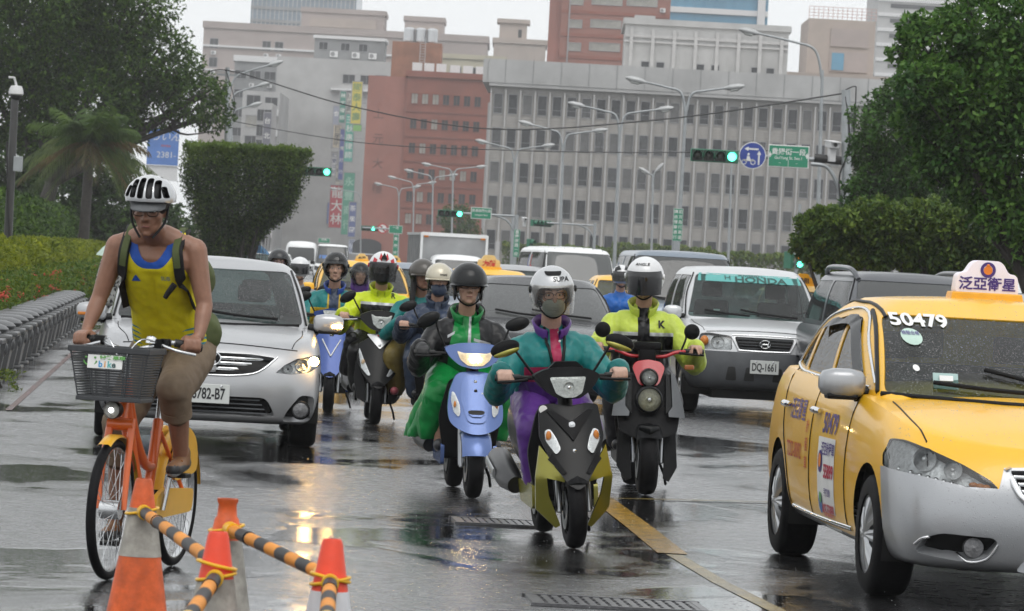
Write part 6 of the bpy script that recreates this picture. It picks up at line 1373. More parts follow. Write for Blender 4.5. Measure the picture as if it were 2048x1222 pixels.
def helmet(T,parent,kind,m,m2=None,visor=None,label=None,s=1.0,visor_down=True,chin=True,vz=None):
 """T = head transform; kinds: open (jet, with visor), full, half"""
 h=bpy.data.objects.new('helmet',None);COL.objects.link(h);h.parent=parent
 if label:h['label']=label
 cx=Vector((0,.012,.030));R=(.128*s,.150*s,.135*s);N,K=40,26
 bm=bmesh.new();V=[]
 for j in range(K+1):
  th=PI*j/K*(.80 if kind!='half' else.56)
  row=[]
  for i in range(N):
   w=2*PI*i/N;x,y,z=math.sin(th)*math.cos(w),math.sin(th)*math.sin(w),math.cos(th)
   fl=1.0
   if z<0 and kind!='half':fl=1+(.10 if kind=='full' and y<0 else.0)*min(1,-z*1.5);x*=1+.10*(-z);
   row.append(bm.verts.new((cx.x+R[0]*x,cx.y+R[1]*y*fl,cx.z+R[2]*z)))
  V.append(row)
 for j in range(K):
  for i in range(N):
   q=(V[j][i],V[j+1][i],V[j+1][(i+1)%N],V[j][(i+1)%N])
   if j==0:continue
   bm.faces.new(q)
 top=bm.verts.new((cx.x,cx.y,cx.z+R[2]))
 for i in range(N):bm.faces.new((top,V[1][i],V[1][(i+1)%N]))
 for v in V[0]:bm.verts.remove(v)
 bmesh.ops.recalc_face_normals(bm,faces=bm.faces);bm.normal_update()
 if kind=='open':op=rpoly([(-.098*s,-.2),(.098*s,-.2),(.106*s,-.03),(.095*s,.052),(-.095*s,.052),(-.106*s,-.03)],.03)
 elif kind=='full':op=rpoly([(-.100*s,-.040),(.100*s,-.040),(.108*s,.02),(.092*s,.068),(-.092*s,.068),(-.108*s,.02)],.035)
 else:op=None
 if op:
  f=stamp(bm,op,'y',lambda q,n:q.y<.02)
  if f:bmesh.ops.delete(bm,geom=f,context='FACES')
 if kind=='half':
  f=stamp(bm,rpoly([(-.2,-.2),(.2,-.2),(.2,.018),(-.2,.018)],.01),'y',lambda q,n:q.y<.05);
  if f:bmesh.ops.delete(bm,geom=f,context='FACES')
 bmesh.ops.solidify(bm,geom=list(bm.faces),thickness=.012)
 bmesh.ops.transform(bm,matrix=T,verts=bm.verts);bmesh.ops.recalc_face_normals(bm,faces=bm.faces)
 bm_obj(bm,'shell',m,h,50);bm.free()
 bl=MB().ell(tuple(cx+Vector((0,.016,.004))),(R[0]*.93,R[1]*.90,R[2]*.93),24,14,T);o=bl.build('lining',BLK,h,60)
 bm=bmesh.new();bm.from_mesh(o.data);Ti=T.inverted()
 bmesh.ops.delete(bm,geom=[f for f in bm.faces if (Ti@f.calc_center_median()).y<-.035 and (Ti@f.calc_center_median()).z<.062 or (Ti@f.calc_center_median()).z<(-.06 if kind!='half' else -.045)],context='FACES');bm.to_mesh(o.data);bm.free()
 if op and m2:
  E=[p for p in op];bvh=BVHTree.FromPolygons([tuple(x)for x in []]or [(0,0,0),(1e-3,0,0),(0,1e-3,0)],[(0,1,2)])
 if visor:
  bm=bmesh.new();rows=[]
  z0,z1=(vz if vz else ((-.105,.066)if kind=='open' else (-.052,.078)))
  if not visor_down:z0,z1=.085,.165
  for j in range(11):
   z=(z0+(z1-z0)*j/10)*s;rr=math.sqrt(max(0,1-((z-cx.z)/(R[2]*1.10))**2))if z>cx.z else (1.0 if kind=='full' else 1.0-.10*((z-cx.z)/.16)**2)
   rr=max(rr,.30)*(1 if kind=='full' else.985);row=[]
   for i in range(25):
    a=PI+PI*(.10+.80*i/24);row.append(bm.verts.new((cx.x+R[0]*1.035*rr*math.cos(a),cx.y+R[1]*1.07*rr*math.sin(a),z)))
   rows.append(row)
  for j in range(10):
   for i in range(24):bm.faces.new((rows[j][i],rows[j][i+1],rows[j+1][i+1],rows[j+1][i]))
  bm.normal_update()
  c=rpoly([(-.2,z0*s-.01),(.2,z0*s-.01),(.2,z1*s+.01),(-.2,z1*s+.01)],.03);bmesh.ops.transform(bm,matrix=T,verts=bm.verts);bm_obj(bm,'visor',visor,h,80);bm.free()
  for q in (-1,1):MB().lathe([(0,.012),(.018,.010),(.022,0)],14,T@Matrix.Translation((q*R[0]*.99,-.01,.035))@Matrix.Rotation(q*PI/2,4,'Y')).build('visor_pivot',m2 or BLK,h,60)
 if kind=='half':
  V=[]
  for a in frange(PI+.25,2*PI-.25,17):
   p=Vector((R[0]*1.0*math.cos(a),R[1]*1.0*math.sin(a),.020))+Vector((cx.x,cx.y,0));q=Vector((R[0]*1.06*math.cos(a),R[1]*1.30*math.sin(a),.008))+Vector((cx.x,cx.y,0));V+=[T@p,T@q]
  mb=MB().add(V,[(2*i,2*i+1,2*i+3,2*i+2)for i in range(16)]);mb.add([v+T.to_3x3()@Vector((0,0,-.006))for v in V],[(2*i,2*i+2,2*i+3,2*i+1)for i in range(16)]);mb.build('brim',m2 or m,h,60)
  for q in (-1,1):MB().ell((q*.088,.03,-.035),(.014,.045,.062),14,8,T).build('ear_flap',BLK,h,60)
 if chin:
  MB().tube([T@Vector((-.088,-.005,-.03)),T@Vector((-.062,-.040,-.095)),T@Vector((0,-.055,-.128)),T@Vector((.062,-.040,-.095)),T@Vector((.088,-.005,-.03))],.006,6,sm=4).build('chin_strap',BLK,h,60)
 return h
def collar(T0,parent,m,r=.083,h=.05,flare=1.28,front=.03,name='collar',gap=.7):
 """standing collar round the neck at T0, open at the front"""
 V=[];n=26
 for i in range(n+1):
  a=-PI/2+gap/2+(2*PI-gap)*i/n;c,s_=math.cos(a),math.sin(a);hh=h*(.85+.15*s_)
  for k,(rr,z)in enumerate(((1.12,-.035),(1.0,hh*.5),(flare,hh),(flare+.10,hh-.012),(1.13,-.03))):V.append(T0@Vector((r*rr*c,r*rr*s_,z+(-front if s_<0 else 0)*abs(s_))))
 mb=MB()
 mb.add(V,[(i*5+k,(i+1)*5+k,(i+1)*5+k+1,i*5+k+1)for i in range(n)for k in range(4)]);return mb.build(name,m,parent,70)
# ------ scooters (local frame: front wheel contact at origin, y to the rear, x to the right of the picture)
PLB=mat('scooter_black_gloss',(.0045,.005,.0055),.30,var=.15,spec=.2,drops=.06,bs=110);PLM_=mat('scooter_black_matt',(.006,.0062,.007),.45,var=.2,bump=.08,spec=.10);OLIVE=mat('scooter_olive_gold',(.25,.235,.028),.26,.35,var=.06,coat=.35,drops=.08,bs=110);SBLUE=mat('scooter_light_blue',(.085,.14,.33),.25,.4,var=.05,coat=.35,drops=.1,bs=110);RBLUE=mat('scooter_royal_blue',(.014,.05,.22),.24,.3,var=.05,coat=.3);SRED=mat('scooter_red',(.40,.008,.014),.25,var=.05,coat=.3);SSIL=mat('scooter_silver',(.42,.43,.44),.3,.6);FORK=mat('fork_steel',(.30,.31,.32),.3,.8)
def swheel(parent,y,r,w,name='wheel',rimm=PLM_):
 h=bpy.data.objects.new(name,None);COL.objects.link(h);h.parent=parent;h.location=(0,y,r)
 prof=[(r*.62,-w*.42),(r*.80,-w*.5),(r*.93,-w*.40),(r*.985,-w*.2),(r,0),(r*.985,w*.2),(r*.93,w*.40),(r*.80,w*.5),(r*.62,w*.42)]
 MB().lathe(prof,40,axis='X',closed=True).build('tyre',TYRE,h,50)
 mb=MB();mb.lathe([(r*.63,-w*.36),(r*.63,w*.36),(r*.56,w*.36),(r*.56,-w*.36)],30,axis='X',closed=True)
 for i in range(5):
  a=2*PI*i/5;mb.tube([(0,0,0),(0,math.cos(a)*r*.6,math.sin(a)*r*.6)],[.022,.016],6)
 mb.tube([(-w*.5,0,0),(w*.5,0,0)],.03,12);mb.build('rim',rimm,h,45);MB().lathe([(r*.25,0),(r*.5,0),(r*.5,.005),(r*.25,.005)],26,Matrix.Translation((-w*.52,0,0)),axis='X',closed=True).build('brake_disc',FORK,h,30)
 return h
def mirror_s(parent,base,head,m,kind='oval',tilt=0.3,m2=None):
 b,h=Vector(base),Vector(head);s=1 if h.x>b.x else -1
 o=MB().tube([b,b.lerp(h,.45)+Vector((s*.0,0,.03)),h-Vector((s*.05,0,.0))],.0075,7,sm=4).build('mirror_stalk',BLK,parent,60)
 R=Matrix.Translation(h)@Matrix.Rotation(-s*tilt,4,'Y')
 if kind=='round':mb=MB().lathe([(0,.03),(.03,.028),(.052,.012),(.056,-.008),(.05,-.016),(0,-.016)],24,R@Matrix.Rotation(PI/2,4,'X'))
 else:
  mb=MB();mb.ell((0,0,0),(.085,.028,.046),22,12,R)
 q=mb.build('mirror',m,parent,60);MB().lathe([(0,0),(.045,0)],20,R@Matrix.Translation((0,.027 if kind!='round' else.018,0))@Matrix.Rotation(-PI/2,4,'X')).build('mirror_glass',CHROME,q,0)
 if m2:MB().ell((0,-.006,-.022),(.078,.026,.022),18,10,R).build('mirror_trim',m2,q,60)
def scooter(name,label,loc,rz,lean=0.0,sp=None):
 sp=sp or {};t=thing(name,label,'scooter',loc,rz,'scooters riding towards the viewer');t.rotation_euler=(0,lean,rz)
 A_,B_,C_=sp.get('apron_m',PLB),sp.get('wing_m',PLB),sp.get('cowl_m',PLB);r=sp.get('r',.215);w=sp.get('tw',.105);zg=sp.get('grip_z',.95);gw=sp.get('grip_w',.32);zt=sp.get('apron_top',.78)
 swheel(t,0,r,w,'front_wheel');swheel(t,1.27,r,w*1.05,'rear_wheel')
 for s in (-1,1):
  f=MB().tube([(s*(w/2+.03),.0,r),(s*(w/2+.03),.08,r+.2),(s*(w/2+.02),.15,r+.34)],[.022,.022,.026],10).build('fork_leg',sp.get('fork_m',PLM_),t,60);MB().tube([(s*(w/2+.03),-.012,r-.01),(s*(w/2+.03),.045,r+.16)],.016,8).build('fork_tube',FORK,f,60)
 mb=MB();n=14;V=[]
 for i in range(n+1):
  a=rad(sp.get('g0',40))+rad(110)*i/n;R=r+.022
  for j,(x,q)in enumerate(((-.068,.90),(-.055,1.0),(0,1.05),(.055,1.0),(.068,.90))):V.append((x*sp.get('gs',1)*(w/.105),-R*q*math.cos(a),r+R*q*math.sin(a)))
 mb.add(V,[(i*5+j,i*5+j+1,(i+1)*5+j+1,(i+1)*5+j)for i in range(n)for j in range(4)]);mb.build('front_mudguard',sp.get('guard_m',PLM_),t,80)
 MB().tube([(0,.20,r+.40),(0,.32,zg-.02)],[.045,.04],12).build('steering_column',BLK,t,60)
 panel(rpoly([(-.15,zt),(.15,zt),(.21,.52),(.17,.28),(-.17,.28),(-.21,.52)],.05),lambda x,z:.28+.10*(zt-z)-1.2*x*x*0+.8*x*x,'leg_shield',PLM_,t,.04)
 MB().box((0,.60,.275),(.34,.50,.07)).build('floor_board',PLM_,t,0,bevel=.02)
 lv=[loop_ctrl(a,y0,y1,.12,[(0,z),(2,z2)])for a,y0,y1,z,z2 in ((.10,.85,1.45,.30,.42),(.16,.80,1.60,.36,.52),(.185,.80,1.70,.50,.64),(.17,.82,1.72,.64,.74),(.13,.86,1.68,.70,.80))]
 bm=shell(lv,30,12,[(0,.02)]);bm_obj(bm,'rear_body',B_ if sp.get('body_wing')else sp.get('body_m',PLB),t,60);bm.free()
 lv=[loop_ctrl(a,y0,y1,.14,[(0,z),(2,z2)])for a,y0,y1,z,z2 in ((.14,.78,1.62,.70,.80),(.165,.74,1.62,.74,.84),(.15,.78,1.58,.80,.88),(.10,.86,1.5,.81,.89))]
 bm=shell(lv,26,10,[(0,.012)]);bm_obj(bm,'seat',mat('seat_vinyl',(.018,.018,.02),.4,bump=.15),t,60);bm.free()
 for s in (-1,1):MB().prism(rpoly([(.34,.20),(.86,.22),(.95,.34),(.34,.34)],.03),s*.175-.012,s*.175+.012,'X').build('floor_side',B_,t,40)
 if sp.get('muffler',True):
  mf=MB().tube([(-.20,.95,.30),(-.225,1.10,.34),(-.23,1.45,.42),(-.23,1.55,.44)],[.05,.075,.075,.05],14).build('muffler',mat('muffler_dark',(.05,.05,.052),.35,.6),t,60);MB().tube([(-.305,1.12,.36),(-.308,1.42,.42)],[.03,.03],8,sx=.3).build('heat_guard',SSIL,mf,60)
 MB().tube([(.05,1.0,.25),(.18,1.15,.25),(.2,1.3,.26)],[.09,.09,.08],14).build('engine',UNDER,t,60)
 MB().tube([(.14,.85,.24),(.20,.86,.10),(.22,.95,.03)],.011,6).build('side_stand',BLK,t,60)
 for s in (-1,1):
  MB().tube([(s*.10,.33,zg-.01),(s*(gw-.12),.33,zg),(s*(gw+.02),.37,zg)],.012,8).build('handlebar',BLK,t,60);MB().tube([(s*(gw-.085),.352,zg),(s*(gw+.055),.375,zg)],[.019,.019],12).build('grip',RUB,t,60);MB().tube([(s*(gw-.12),.31,zg-.012),(s*(gw-.04),.285,zg-.018),(s*(gw+.05),.305,zg-.022)],[.011,.008,.009],7,sm=3).build('brake_lever',sp.get('lever_m',BLK),t,60)
 return t
def lamp_unit(parent,poly,fy,m_lens=LENSG,back=REFL,lit=None,name='headlight',bulbs=((0,0,.045),),depth=.05):
 o=panel(poly,lambda x,z:fy(x,z)-.006,name,m_lens,parent,0,8);panel([(x*.97,z)for x,z in poly],lambda x,z:fy(x,z)+.003,'reflector',back,o,.003,8)
 for bx,bz,br in bulbs:
  y=fy(bx,bz);M=Matrix.Translation((bx,y+.004,bz))@Matrix.Rotation(PI/2,4,'X');MB().lathe([(br,.010),(br*.8,-.002),(br*.3,-.006),(0,-.004)],22,M).build('bowl',LENSF if not lit else lit,o,60);MB().ell((bx,y-.002,bz),(br*.35,.008,br*.35),12,8).build('bulb',lit or CHROME,o,60)
 return o
def olive_scooter(loc,rz,lean):
 t=scooter('scooter','olive and black scooter leading the pack',loc,rz,lean,dict(wing_m=OLIVE,apron_m=PLB,guard_m=PLM_,grip_z=.94,grip_w=.325))
 fa=lambda x,z:-.20+.68*(z-.34)+1.4*x*x
 panel(rpoly([(-.165,.79),(-.10,.80),(0,.785),(.10,.80),(.165,.79),(.18,.62),(.13,.48),(.045,.36),(0,.335),(-.045,.36),(-.13,.48),(-.18,.62)],.015),fa,'apron',PLB,t,.03,14)
 V_=rpoly([(-.135,.765),(-.10,.765),(0,.70),(.10,.765),(.135,.765),(.03,.64),(0,.60),(-.03,.64)],.008);panel(V_,lambda x,z:fa(x,z)-.014,'nose_vee',PLM_,t,.02,10)
 MB().lathe([(0,.008),(.018,.007),(.021,0)],18,Matrix.Translation((0,fa(0,.68)-.012,.685))@Matrix.Rotation(PI/2,4,'X')).build('badge',CHROME,t,60);MB().lathe([(0,.008),(.010,.006),(.012,0)],14,Matrix.Translation((0,fa(0,.545),.545))@Matrix.Rotation(PI/2,4,'X')).build('badge',CHROME,t,60);MB().lathe([(0,.004),(.024,.003),(.024,0)],18,Matrix.Translation((-.145,fa(-.145,.765),.768))@Matrix.Rotation(PI/2,4,'X')).build('round_sticker',WTXT,t,40)
 for s in (-1,1):
  panel([(s*x,z)for x,z in ((.185,.575),(.215,.40),(.205,.22),(.10,.115),(.075,.13),(.145,.30),(.16,.40),(.045,.37))][::s],lambda x,z:-.155+2.6*x*x+.55*max(0,.40-z)+.35*max(0,z-.40),'wing',OLIVE,t,.035,14)
  pts=[(s*x,z)for x,z in ((.075,.555),(.105,.525),(.155,.60),(.155,.655),(.125,.665),(.095,.615))][::s]
  h=lamp_unit(t,rpoly(pts,.015),lambda x,z:fa(x,z)-.012,back=REFL,name='position_lamp',bulbs=());MB().ell((s*.132,fa(.132,.62)-.010,.62),(.017,.012,.035),12,8).build('indicator',AMBER,h,60)
  panel([(s*x,z)for x,z in ((.055,.43),(.075,.42),(.15,.50),(.125,.535))][::s],lambda x,z:fa(x,z)-.008,'fairing_strip',PLM_,t,.02,6)
 fc=lambda x,z:.12+1.3*x*x+.35*(z-.9)
 panel(rpoly([(-.19,.955),(-.13,.985),(-.05,1.0),(.05,1.0),(.13,.985),(.19,.955),(.16,.905),(.115,.86),(.06,.825),(-.06,.825),(-.115,.86),(-.16,.905)],.02),fc,'headlight_cowl',PLM_,t,.10,14)
 lamp_unit(t,rpoly([(-.105,.945),(.105,.945),(.075,.855),(.03,.832),(-.03,.832),(-.075,.855)],.012),lambda x,z:fc(x,z)-.012,back=LENSF,bulbs=((0,.888,.030),))
 panel(rpoly([(-.06,1.03),(.06,1.03),(.11,.98),(-.11,.98)],.01),lambda x,z:.20+.6*x*x,'screen_lip',PLM_,t,.06,8)
 mirror_s(t,(-.17,.34,.96),(-.325,.33,1.105),PLM_,tilt=-.30,m2=OLIVE);mirror_s(t,(.17,.34,.96),(.325,.33,1.125),PLM_,tilt=-.35,m2=OLIVE)
 return t
def blue_scooter(loc,rz,lean):
 t=scooter('scooter','light blue scooter with its headlight on',loc,rz,lean,dict(wing_m=SBLUE,guard_m=SBLUE,grip_z=.94,grip_w=.33,fork_m=FORK,body_m=SBLUE,gs=1.45,g0=18))
 fa=lambda x,z:-.16+.70*(z-.42)+1.6*x*x
 ol=[(-.12,.82),(0,.835),(.12,.82),(.17,.70),(.185,.58),(.175,.50),(.12,.455),(.05,.43),(0,.425),(-.05,.43),(-.12,.455),(-.175,.50),(-.185,.58),(-.17,.70)]
 panel(rpoly(ol,.04),fa,'apron',SBLUE,t,.05,16)
 panel(rpoly([(-.085,.80),(.085,.80),(.105,.66),(.06,.50),(-.06,.50),(-.105,.66)],.04),lambda x,z:fa(x,z)-.010,'nose_panel',SBLUE,t,.02,12)
 panel([(.055*math.cos(a)*1.0,(.560)+.022*math.sin(a)+.35*(.055*math.cos(a))**2*10)for a in frange(0,2*PI,17)[:-1]],lambda x,z:fa(x,z)-.014,'vent',BLK,t,.012,8)
 panel(rpoly([(-.055,.560),(-.03,.540),(.03,.540),(.055,.560),(.03,.553),(-.03,.553)],.006),lambda x,z:fa(x,z)-.020,'vent_lip',SBLUE,t,.012,6)
 for z in (.765,.705):MB().lathe([(0,.006),(.010,.005),(.012,0)],14,Matrix.Translation((0,fa(0,z)-.010,z))@Matrix.Rotation(PI/2,4,'X')).build('badge',CHROME if z>.73 else BLK,t,60)
 text_on('script_badge','Many',.05,CHROME,t,(.085,fa(.085,.69)-.022,.70),Matrix.Rotation(-.5,4,'Y'),shear=.3)
 for s in (-1,1):
  pts=[(s*x,z)for x,z in ((.120,.535),(.150,.565),(.166,.64),(.158,.70),(.140,.69),(.110,.615),(.108,.56))][::s];h=lamp_unit(t,rpoly(pts,.012),lambda x,z:fa(x,z)-.010,back=REFL,name='position_lamp',bulbs=());MB().ell((s*.138,fa(.138,.61)-.008,.61),(.010,.012,.028),12,8).build('indicator',AMBER,h,60)
 fc=lambda x,z:.12+1.0*x*x+.35*(z-.9)
 panel(rpoly([(-.205,.985),(-.10,1.015),(0,1.02),(.10,1.015),(.205,.985),(.17,.925),(.10,.865),(0,.845),(-.10,.865),(-.17,.925)],.03),fc,'headlight_cowl',SBLUE,t,.10,14)
 lamp_unit(t,rpoly([(-.125,.965),(-.08,.95),(.08,.95),(.125,.965),(.10,.905),(.05,.868),(-.05,.868),(-.10,.905)],.015),lambda x,z:fc(x,z)-.012,back=mat('warm_reflector',(.7,.66,.55),.3,var=.3,vs=40,bump=.5,bs=60,emit=(1,.66,.28),es=.45),bulbs=((0,.912,.030),),lit=WARM_ON)
 mirror_s(t,(-.17,.34,.96),(-.30,.33,1.16),PLB,tilt=-.5);mirror_s(t,(.17,.34,.96),(.30,.36,1.15),PLB,tilt=.3)
 return t
def red_scooter(loc,rz,lean):
 t=scooter('scooter','black scooter with red nose and two round headlights',loc,rz,lean,dict(wing_m=PLB,guard_m=PLM_,grip_z=1.0,grip_w=.35,r=.235,tw=.135,apron_top=.80,fork_m=PLB,muffler=True))
 fa=lambda x,z:-.12+.45*(z-.42)+.9*x*x
 panel(rpoly([(-.19,.84),(.19,.84),(.225,.62),(.20,.44),(.10,.40),(0,.40),(-.10,.40),(-.20,.44),(-.225,.62)],.03),lambda x,z:fa(x,z)+.05,'apron',PLM_,t,.05,14)
 panel(rpoly([(-.115,.885),(-.085,.925),(0,.94),(.085,.925),(.115,.885),(.075,.78),(.055,.76),(-.055,.76),(-.075,.78)],.02),lambda x,z:fa(x,z)+.02,'nose_cap',SRED,t,.06,12)
 for s in (-1,1):
  panel([(s*x,z)for x,z in ((.155,.86),(.185,.84),(.245,.61),(.255,.545),(.14,.55),(.135,.58),(.165,.62))][::s],lambda x,z:fa(x,z)+.0,'side_fairing',mat('gunmetal_plastic',(.10,.105,.11),.3,.5),t,.03,12)
  panel([(s*x,z)for x,z in ((.12,.84),(.145,.84),(.16,.62),(.12,.57))][::s],lambda x,z:fa(x,z)+.01,'inner_fairing',PLB,t,.03,8)
  panel([(s*x,z)for x,z in ((.06,.40),(.20,.46),(.21,.20),(.15,.10),(.11,.12),(.12,.34))][::s],lambda x,z:fa(x,z)+.16,'lower_guard',PLM_,t,.03,10)
 for z,r,m in ((.815,.054,LENSF),(.665,.080,mat('yellowish_lens',(.62,.60,.42),.15,.2,var=.25,vs=40,bump=.8,bs=60))):
  y=fa(0,z)-.035;M=Matrix.Translation((0,y,z))@Matrix.Rotation(PI/2,4,'X');h=MB().lathe([(r*1.22,-.06),(r*1.18,.0),(r*1.05,.012),(r,.008)],30,M).build('headlight',PLB,t,60);MB().lathe([(0,.016),(r*.5,.013),(r,.0)],30,M).build('lens',LENSG,h,60);MB().lathe([(r,0),(r*.85,-.012),(r*.4,-.022),(0,-.024)],30,M).build('reflector',m,h,60);MB().ell((0,y-.004,z),(r*.25,.01,r*.25),12,8).build('bulb',CHROME,h,60)
 MB().tube([(-.06,-.12,.47),(0,-.17,.455),(.06,-.12,.47)],[.02,.035,.02],8).build('beak',PLB,t,60)
 for s in (-1,1):MB().tube([(s*.02,.30,.96),(s*.12,.30,.96),(s*.20,.31,.99),(s*.27,.33,1.0)],.013,8,sm=4).build('red_bar',SRED,t,60);MB().box((s*.30,.30,.89),(.07,.05,.035)).build('indicator',mat('amber_lens_dark',(.30,.10,.03),.3),t,0,bevel=.01)
 MB().box((0,.30,1.03),(.20,.10,.06)).build('instrument_pod',PLM_,t,40,bevel=.02);MB().box((0,.29,.96),(.12,.08,.10)).build('bar_clamp',PLM_,t,40,bevel=.02)
 mirror_s(t,(-.24,.33,1.0),(-.315,.33,1.135),PLM_,'round');mirror_s(t,(.24,.33,1.0),(.315,.33,1.14),PLM_,'round')
 return t
def black_scooter(loc,rz,lean):
 t=scooter('scooter','glossy black scooter ridden by the neon jacket',loc,rz,lean,dict(wing_m=PLB,grip_z=.97,grip_w=.34,lever_m=SSIL))
 fa=lambda x,z:-.20+.68*(z-.34)+1.4*x*x
 panel(rpoly([(-.10,.80),(0,.83),(.10,.80),(.195,.74),(.205,.60),(.15,.47),(.05,.36),(0,.34),(-.05,.36),(-.15,.47),(-.205,.60),(-.195,.74)],.02),fa,'apron',PLB,t,.04,14)
 panel(rpoly([(-.125,.83),(0,.84),(.125,.83),(.05,.75),(0,.70),(-.05,.75)],.012),lambda x,z:fa(x,z)-.014,'nose_vee',SSIL,t,.02,10);MB().ell((0,fa(0,.81)-.018,.825),(.03,.008,.009),12,6).build('red_badge',SRED,t,60);MB().lathe([(0,.008),(.012,.006),(.014,0)],14,Matrix.Translation((0,fa(0,.73)-.014,.735))@Matrix.Rotation(PI/2,4,'X')).build('badge',CHROME,t,60)
 for s in (-1,1):
  pts=[(s*x,z)for x,z in ((.075,.46),(.10,.455),(.165,.52),(.195,.66),(.19,.70),(.15,.61))][::s];h=lamp_unit(t,rpoly(pts,.01),lambda x,z:fa(x,z)-.010,back=REFL,name='position_lamp',bulbs=());MB().ell((s*.145,fa(.145,.57)-.008,.57),(.018,.012,.03),12,8).build('indicator',mat('pale_amber',(.55,.40,.25),.25),h,60)
  panel([(s*x,z)for x,z in ((.20,.60),(.22,.42),(.18,.24),(.10,.20),(.12,.40),(.16,.48))][::s],lambda x,z:fa(x,z)+.16,'lower_guard',PLM_,t,.03,8)
 fc=lambda x,z:.12+1.1*x*x+.35*(z-.95)
 panel(rpoly([(-.21,1.0),(-.10,1.05),(0,1.06),(.10,1.05),(.21,1.0),(.17,.94),(.09,.875),(0,.86),(-.09,.875),(-.17,.94)],.03),fc,'headlight_cowl',PLB,t,.10,14)
 lamp_unit(t,rpoly([(-.10,1.02),(-.06,1.0),(.06,1.0),(.10,1.02),(.075,.925),(.03,.89),(-.03,.89),(-.075,.925)],.012),lambda x,z:fc(x,z)-.012,back=LENSF,bulbs=((0,.945,.032),))
 mirror_s(t,(-.17,.34,1.0),(-.32,.33,1.16),PLB,tilt=-.6);mirror_s(t,(.17,.34,1.0),(.32,.33,1.15),PLB,tilt=.4)
 return t
def plain_scooter(label,loc,rz,lean,m,v=False):
 t=scooter('scooter',label,loc,rz,lean,dict(wing_m=m,body_m=m,guard_m=PLM_,muffler=False))
 fa=lambda x,z:-.20+.68*(z-.34)+1.4*x*x
 panel(rpoly([(-.13,.80),(0,.82),(.13,.80),(.18,.66),(.16,.50),(.06,.37),(0,.35),(-.06,.37),(-.16,.50),(-.18,.66)],.03),fa,'apron',m,t,.04,12)
 fc=lambda x,z:.19+.9*x*x
 panel(rpoly([(-.20,.98),(0,1.03),(.20,.98),(.15,.90),(0,.86),(-.15,.90)],.03),fc,'headlight_cowl',m,t,.10,10)
 if v:
  for s in (-1,1):MB().tube([(s*.09,fa(.09,.70)-.006,.72),(0,fa(0,.55)-.006,.56)],.006,6).build('nose_stripe',WTXT,t,60)
  MB().lathe([(0,.008),(.020,.006),(.022,0)],16,Matrix.Translation((0,fa(0,.76),.765))@Matrix.Rotation(PI/2,4,'X')).build('badge',CHROME,t,60)
  panel(rpoly([(-.10,1.0),(.10,1.0),(.08,.955),(-.08,.955)],.01),lambda x,z:fc(x,z)-.012,'headlight',LENSF,t,.02,6)
 else:lamp_unit(t,rpoly([(-.09,.975),(.09,.975),(.05,.895),(-.05,.895)],.012),lambda x,z:fc(x,z)-.012,back=LENSF,bulbs=((0,.935,.026),))
 mirror_s(t,(-.17,.34,.96),(-.30,.33,1.12),PLB,tilt=-.4);mirror_s(t,(.17,.34,.96),(.30,.33,1.12),PLB,tilt=.4)
 return t
def cloth(name,c,rough=.36,var=.14,bump=.45,bs=13):return mat(name,c,rough,var=var,vs=10,bump=bump,bs=bs,spec=.28)
TEALC=cloth('teal_raincoat',(.009,.165,.16));MAGC=cloth('magenta_raincoat',(.36,.02,.075));PURC=cloth('purple_raincoat',(.10,.034,.22));NEON=cloth('neon_yellow_jacket',(.55,.66,.015));LIME=cloth('lime_jacket',(.46,.56,.075));BLKC=cloth('black_raincoat',(.006,.006,.007),.3);GRNC=cloth('green_poncho',(.005,.20,.042),.32);NAVY=cloth('navy_raincoat',(.035,.05,.085),.3);STRIP=mat('reflective_tape',(.40,.41,.42),.3,.3);YELC=cloth('mustard_raincoat',(.50,.34,.02));BLUC=cloth('royal_blue_collar',(.03,.07,.30));OLVP=cloth('olive_trousers',(.16,.12,.03),.4);GREYC=cloth('grey_jacket',(.25,.25,.25),.5);DARKP=cloth('dark_trousers',(.015,.015,.018),.45)
HSIL=mat('helmet_silver',(.50,.51,.52),.2,.5,var=.05,coat=.6,drops=.12,bs=120);HBLK=mat('helmet_black',(.010,.011,.012),.2,var=.1,coat=.06,spec=.3,drops=.12,bs=120);HWHT=mat('helmet_white',(.66,.665,.67),.2,var=.04,coat=.6,drops=.08,bs=120);HGRY=mat('helmet_grey',(.03,.032,.034),.2,var=.1,coat=.1,spec=.35,drops=.12,bs=120);HCRM=mat('helmet_champagne',(.50,.46,.36),.25,.3,var=.05,coat=.5,drops=.12,bs=120);HBRN=mat('helmet_dark_brown',(.045,.038,.03),.3,var=.15,coat=.4)
VCLR=glass('clear_visor',(.86,.84,.80),1.0,.02,drops=.2,bs=140);VDRK=glass('dark_visor',(.10,.10,.11),1.0,.03,drops=.25,bs=140);VBLK=mat('black_mirror_visor',(.012,.012,.014),.08,coat=.5,drops=.15,bs=140)
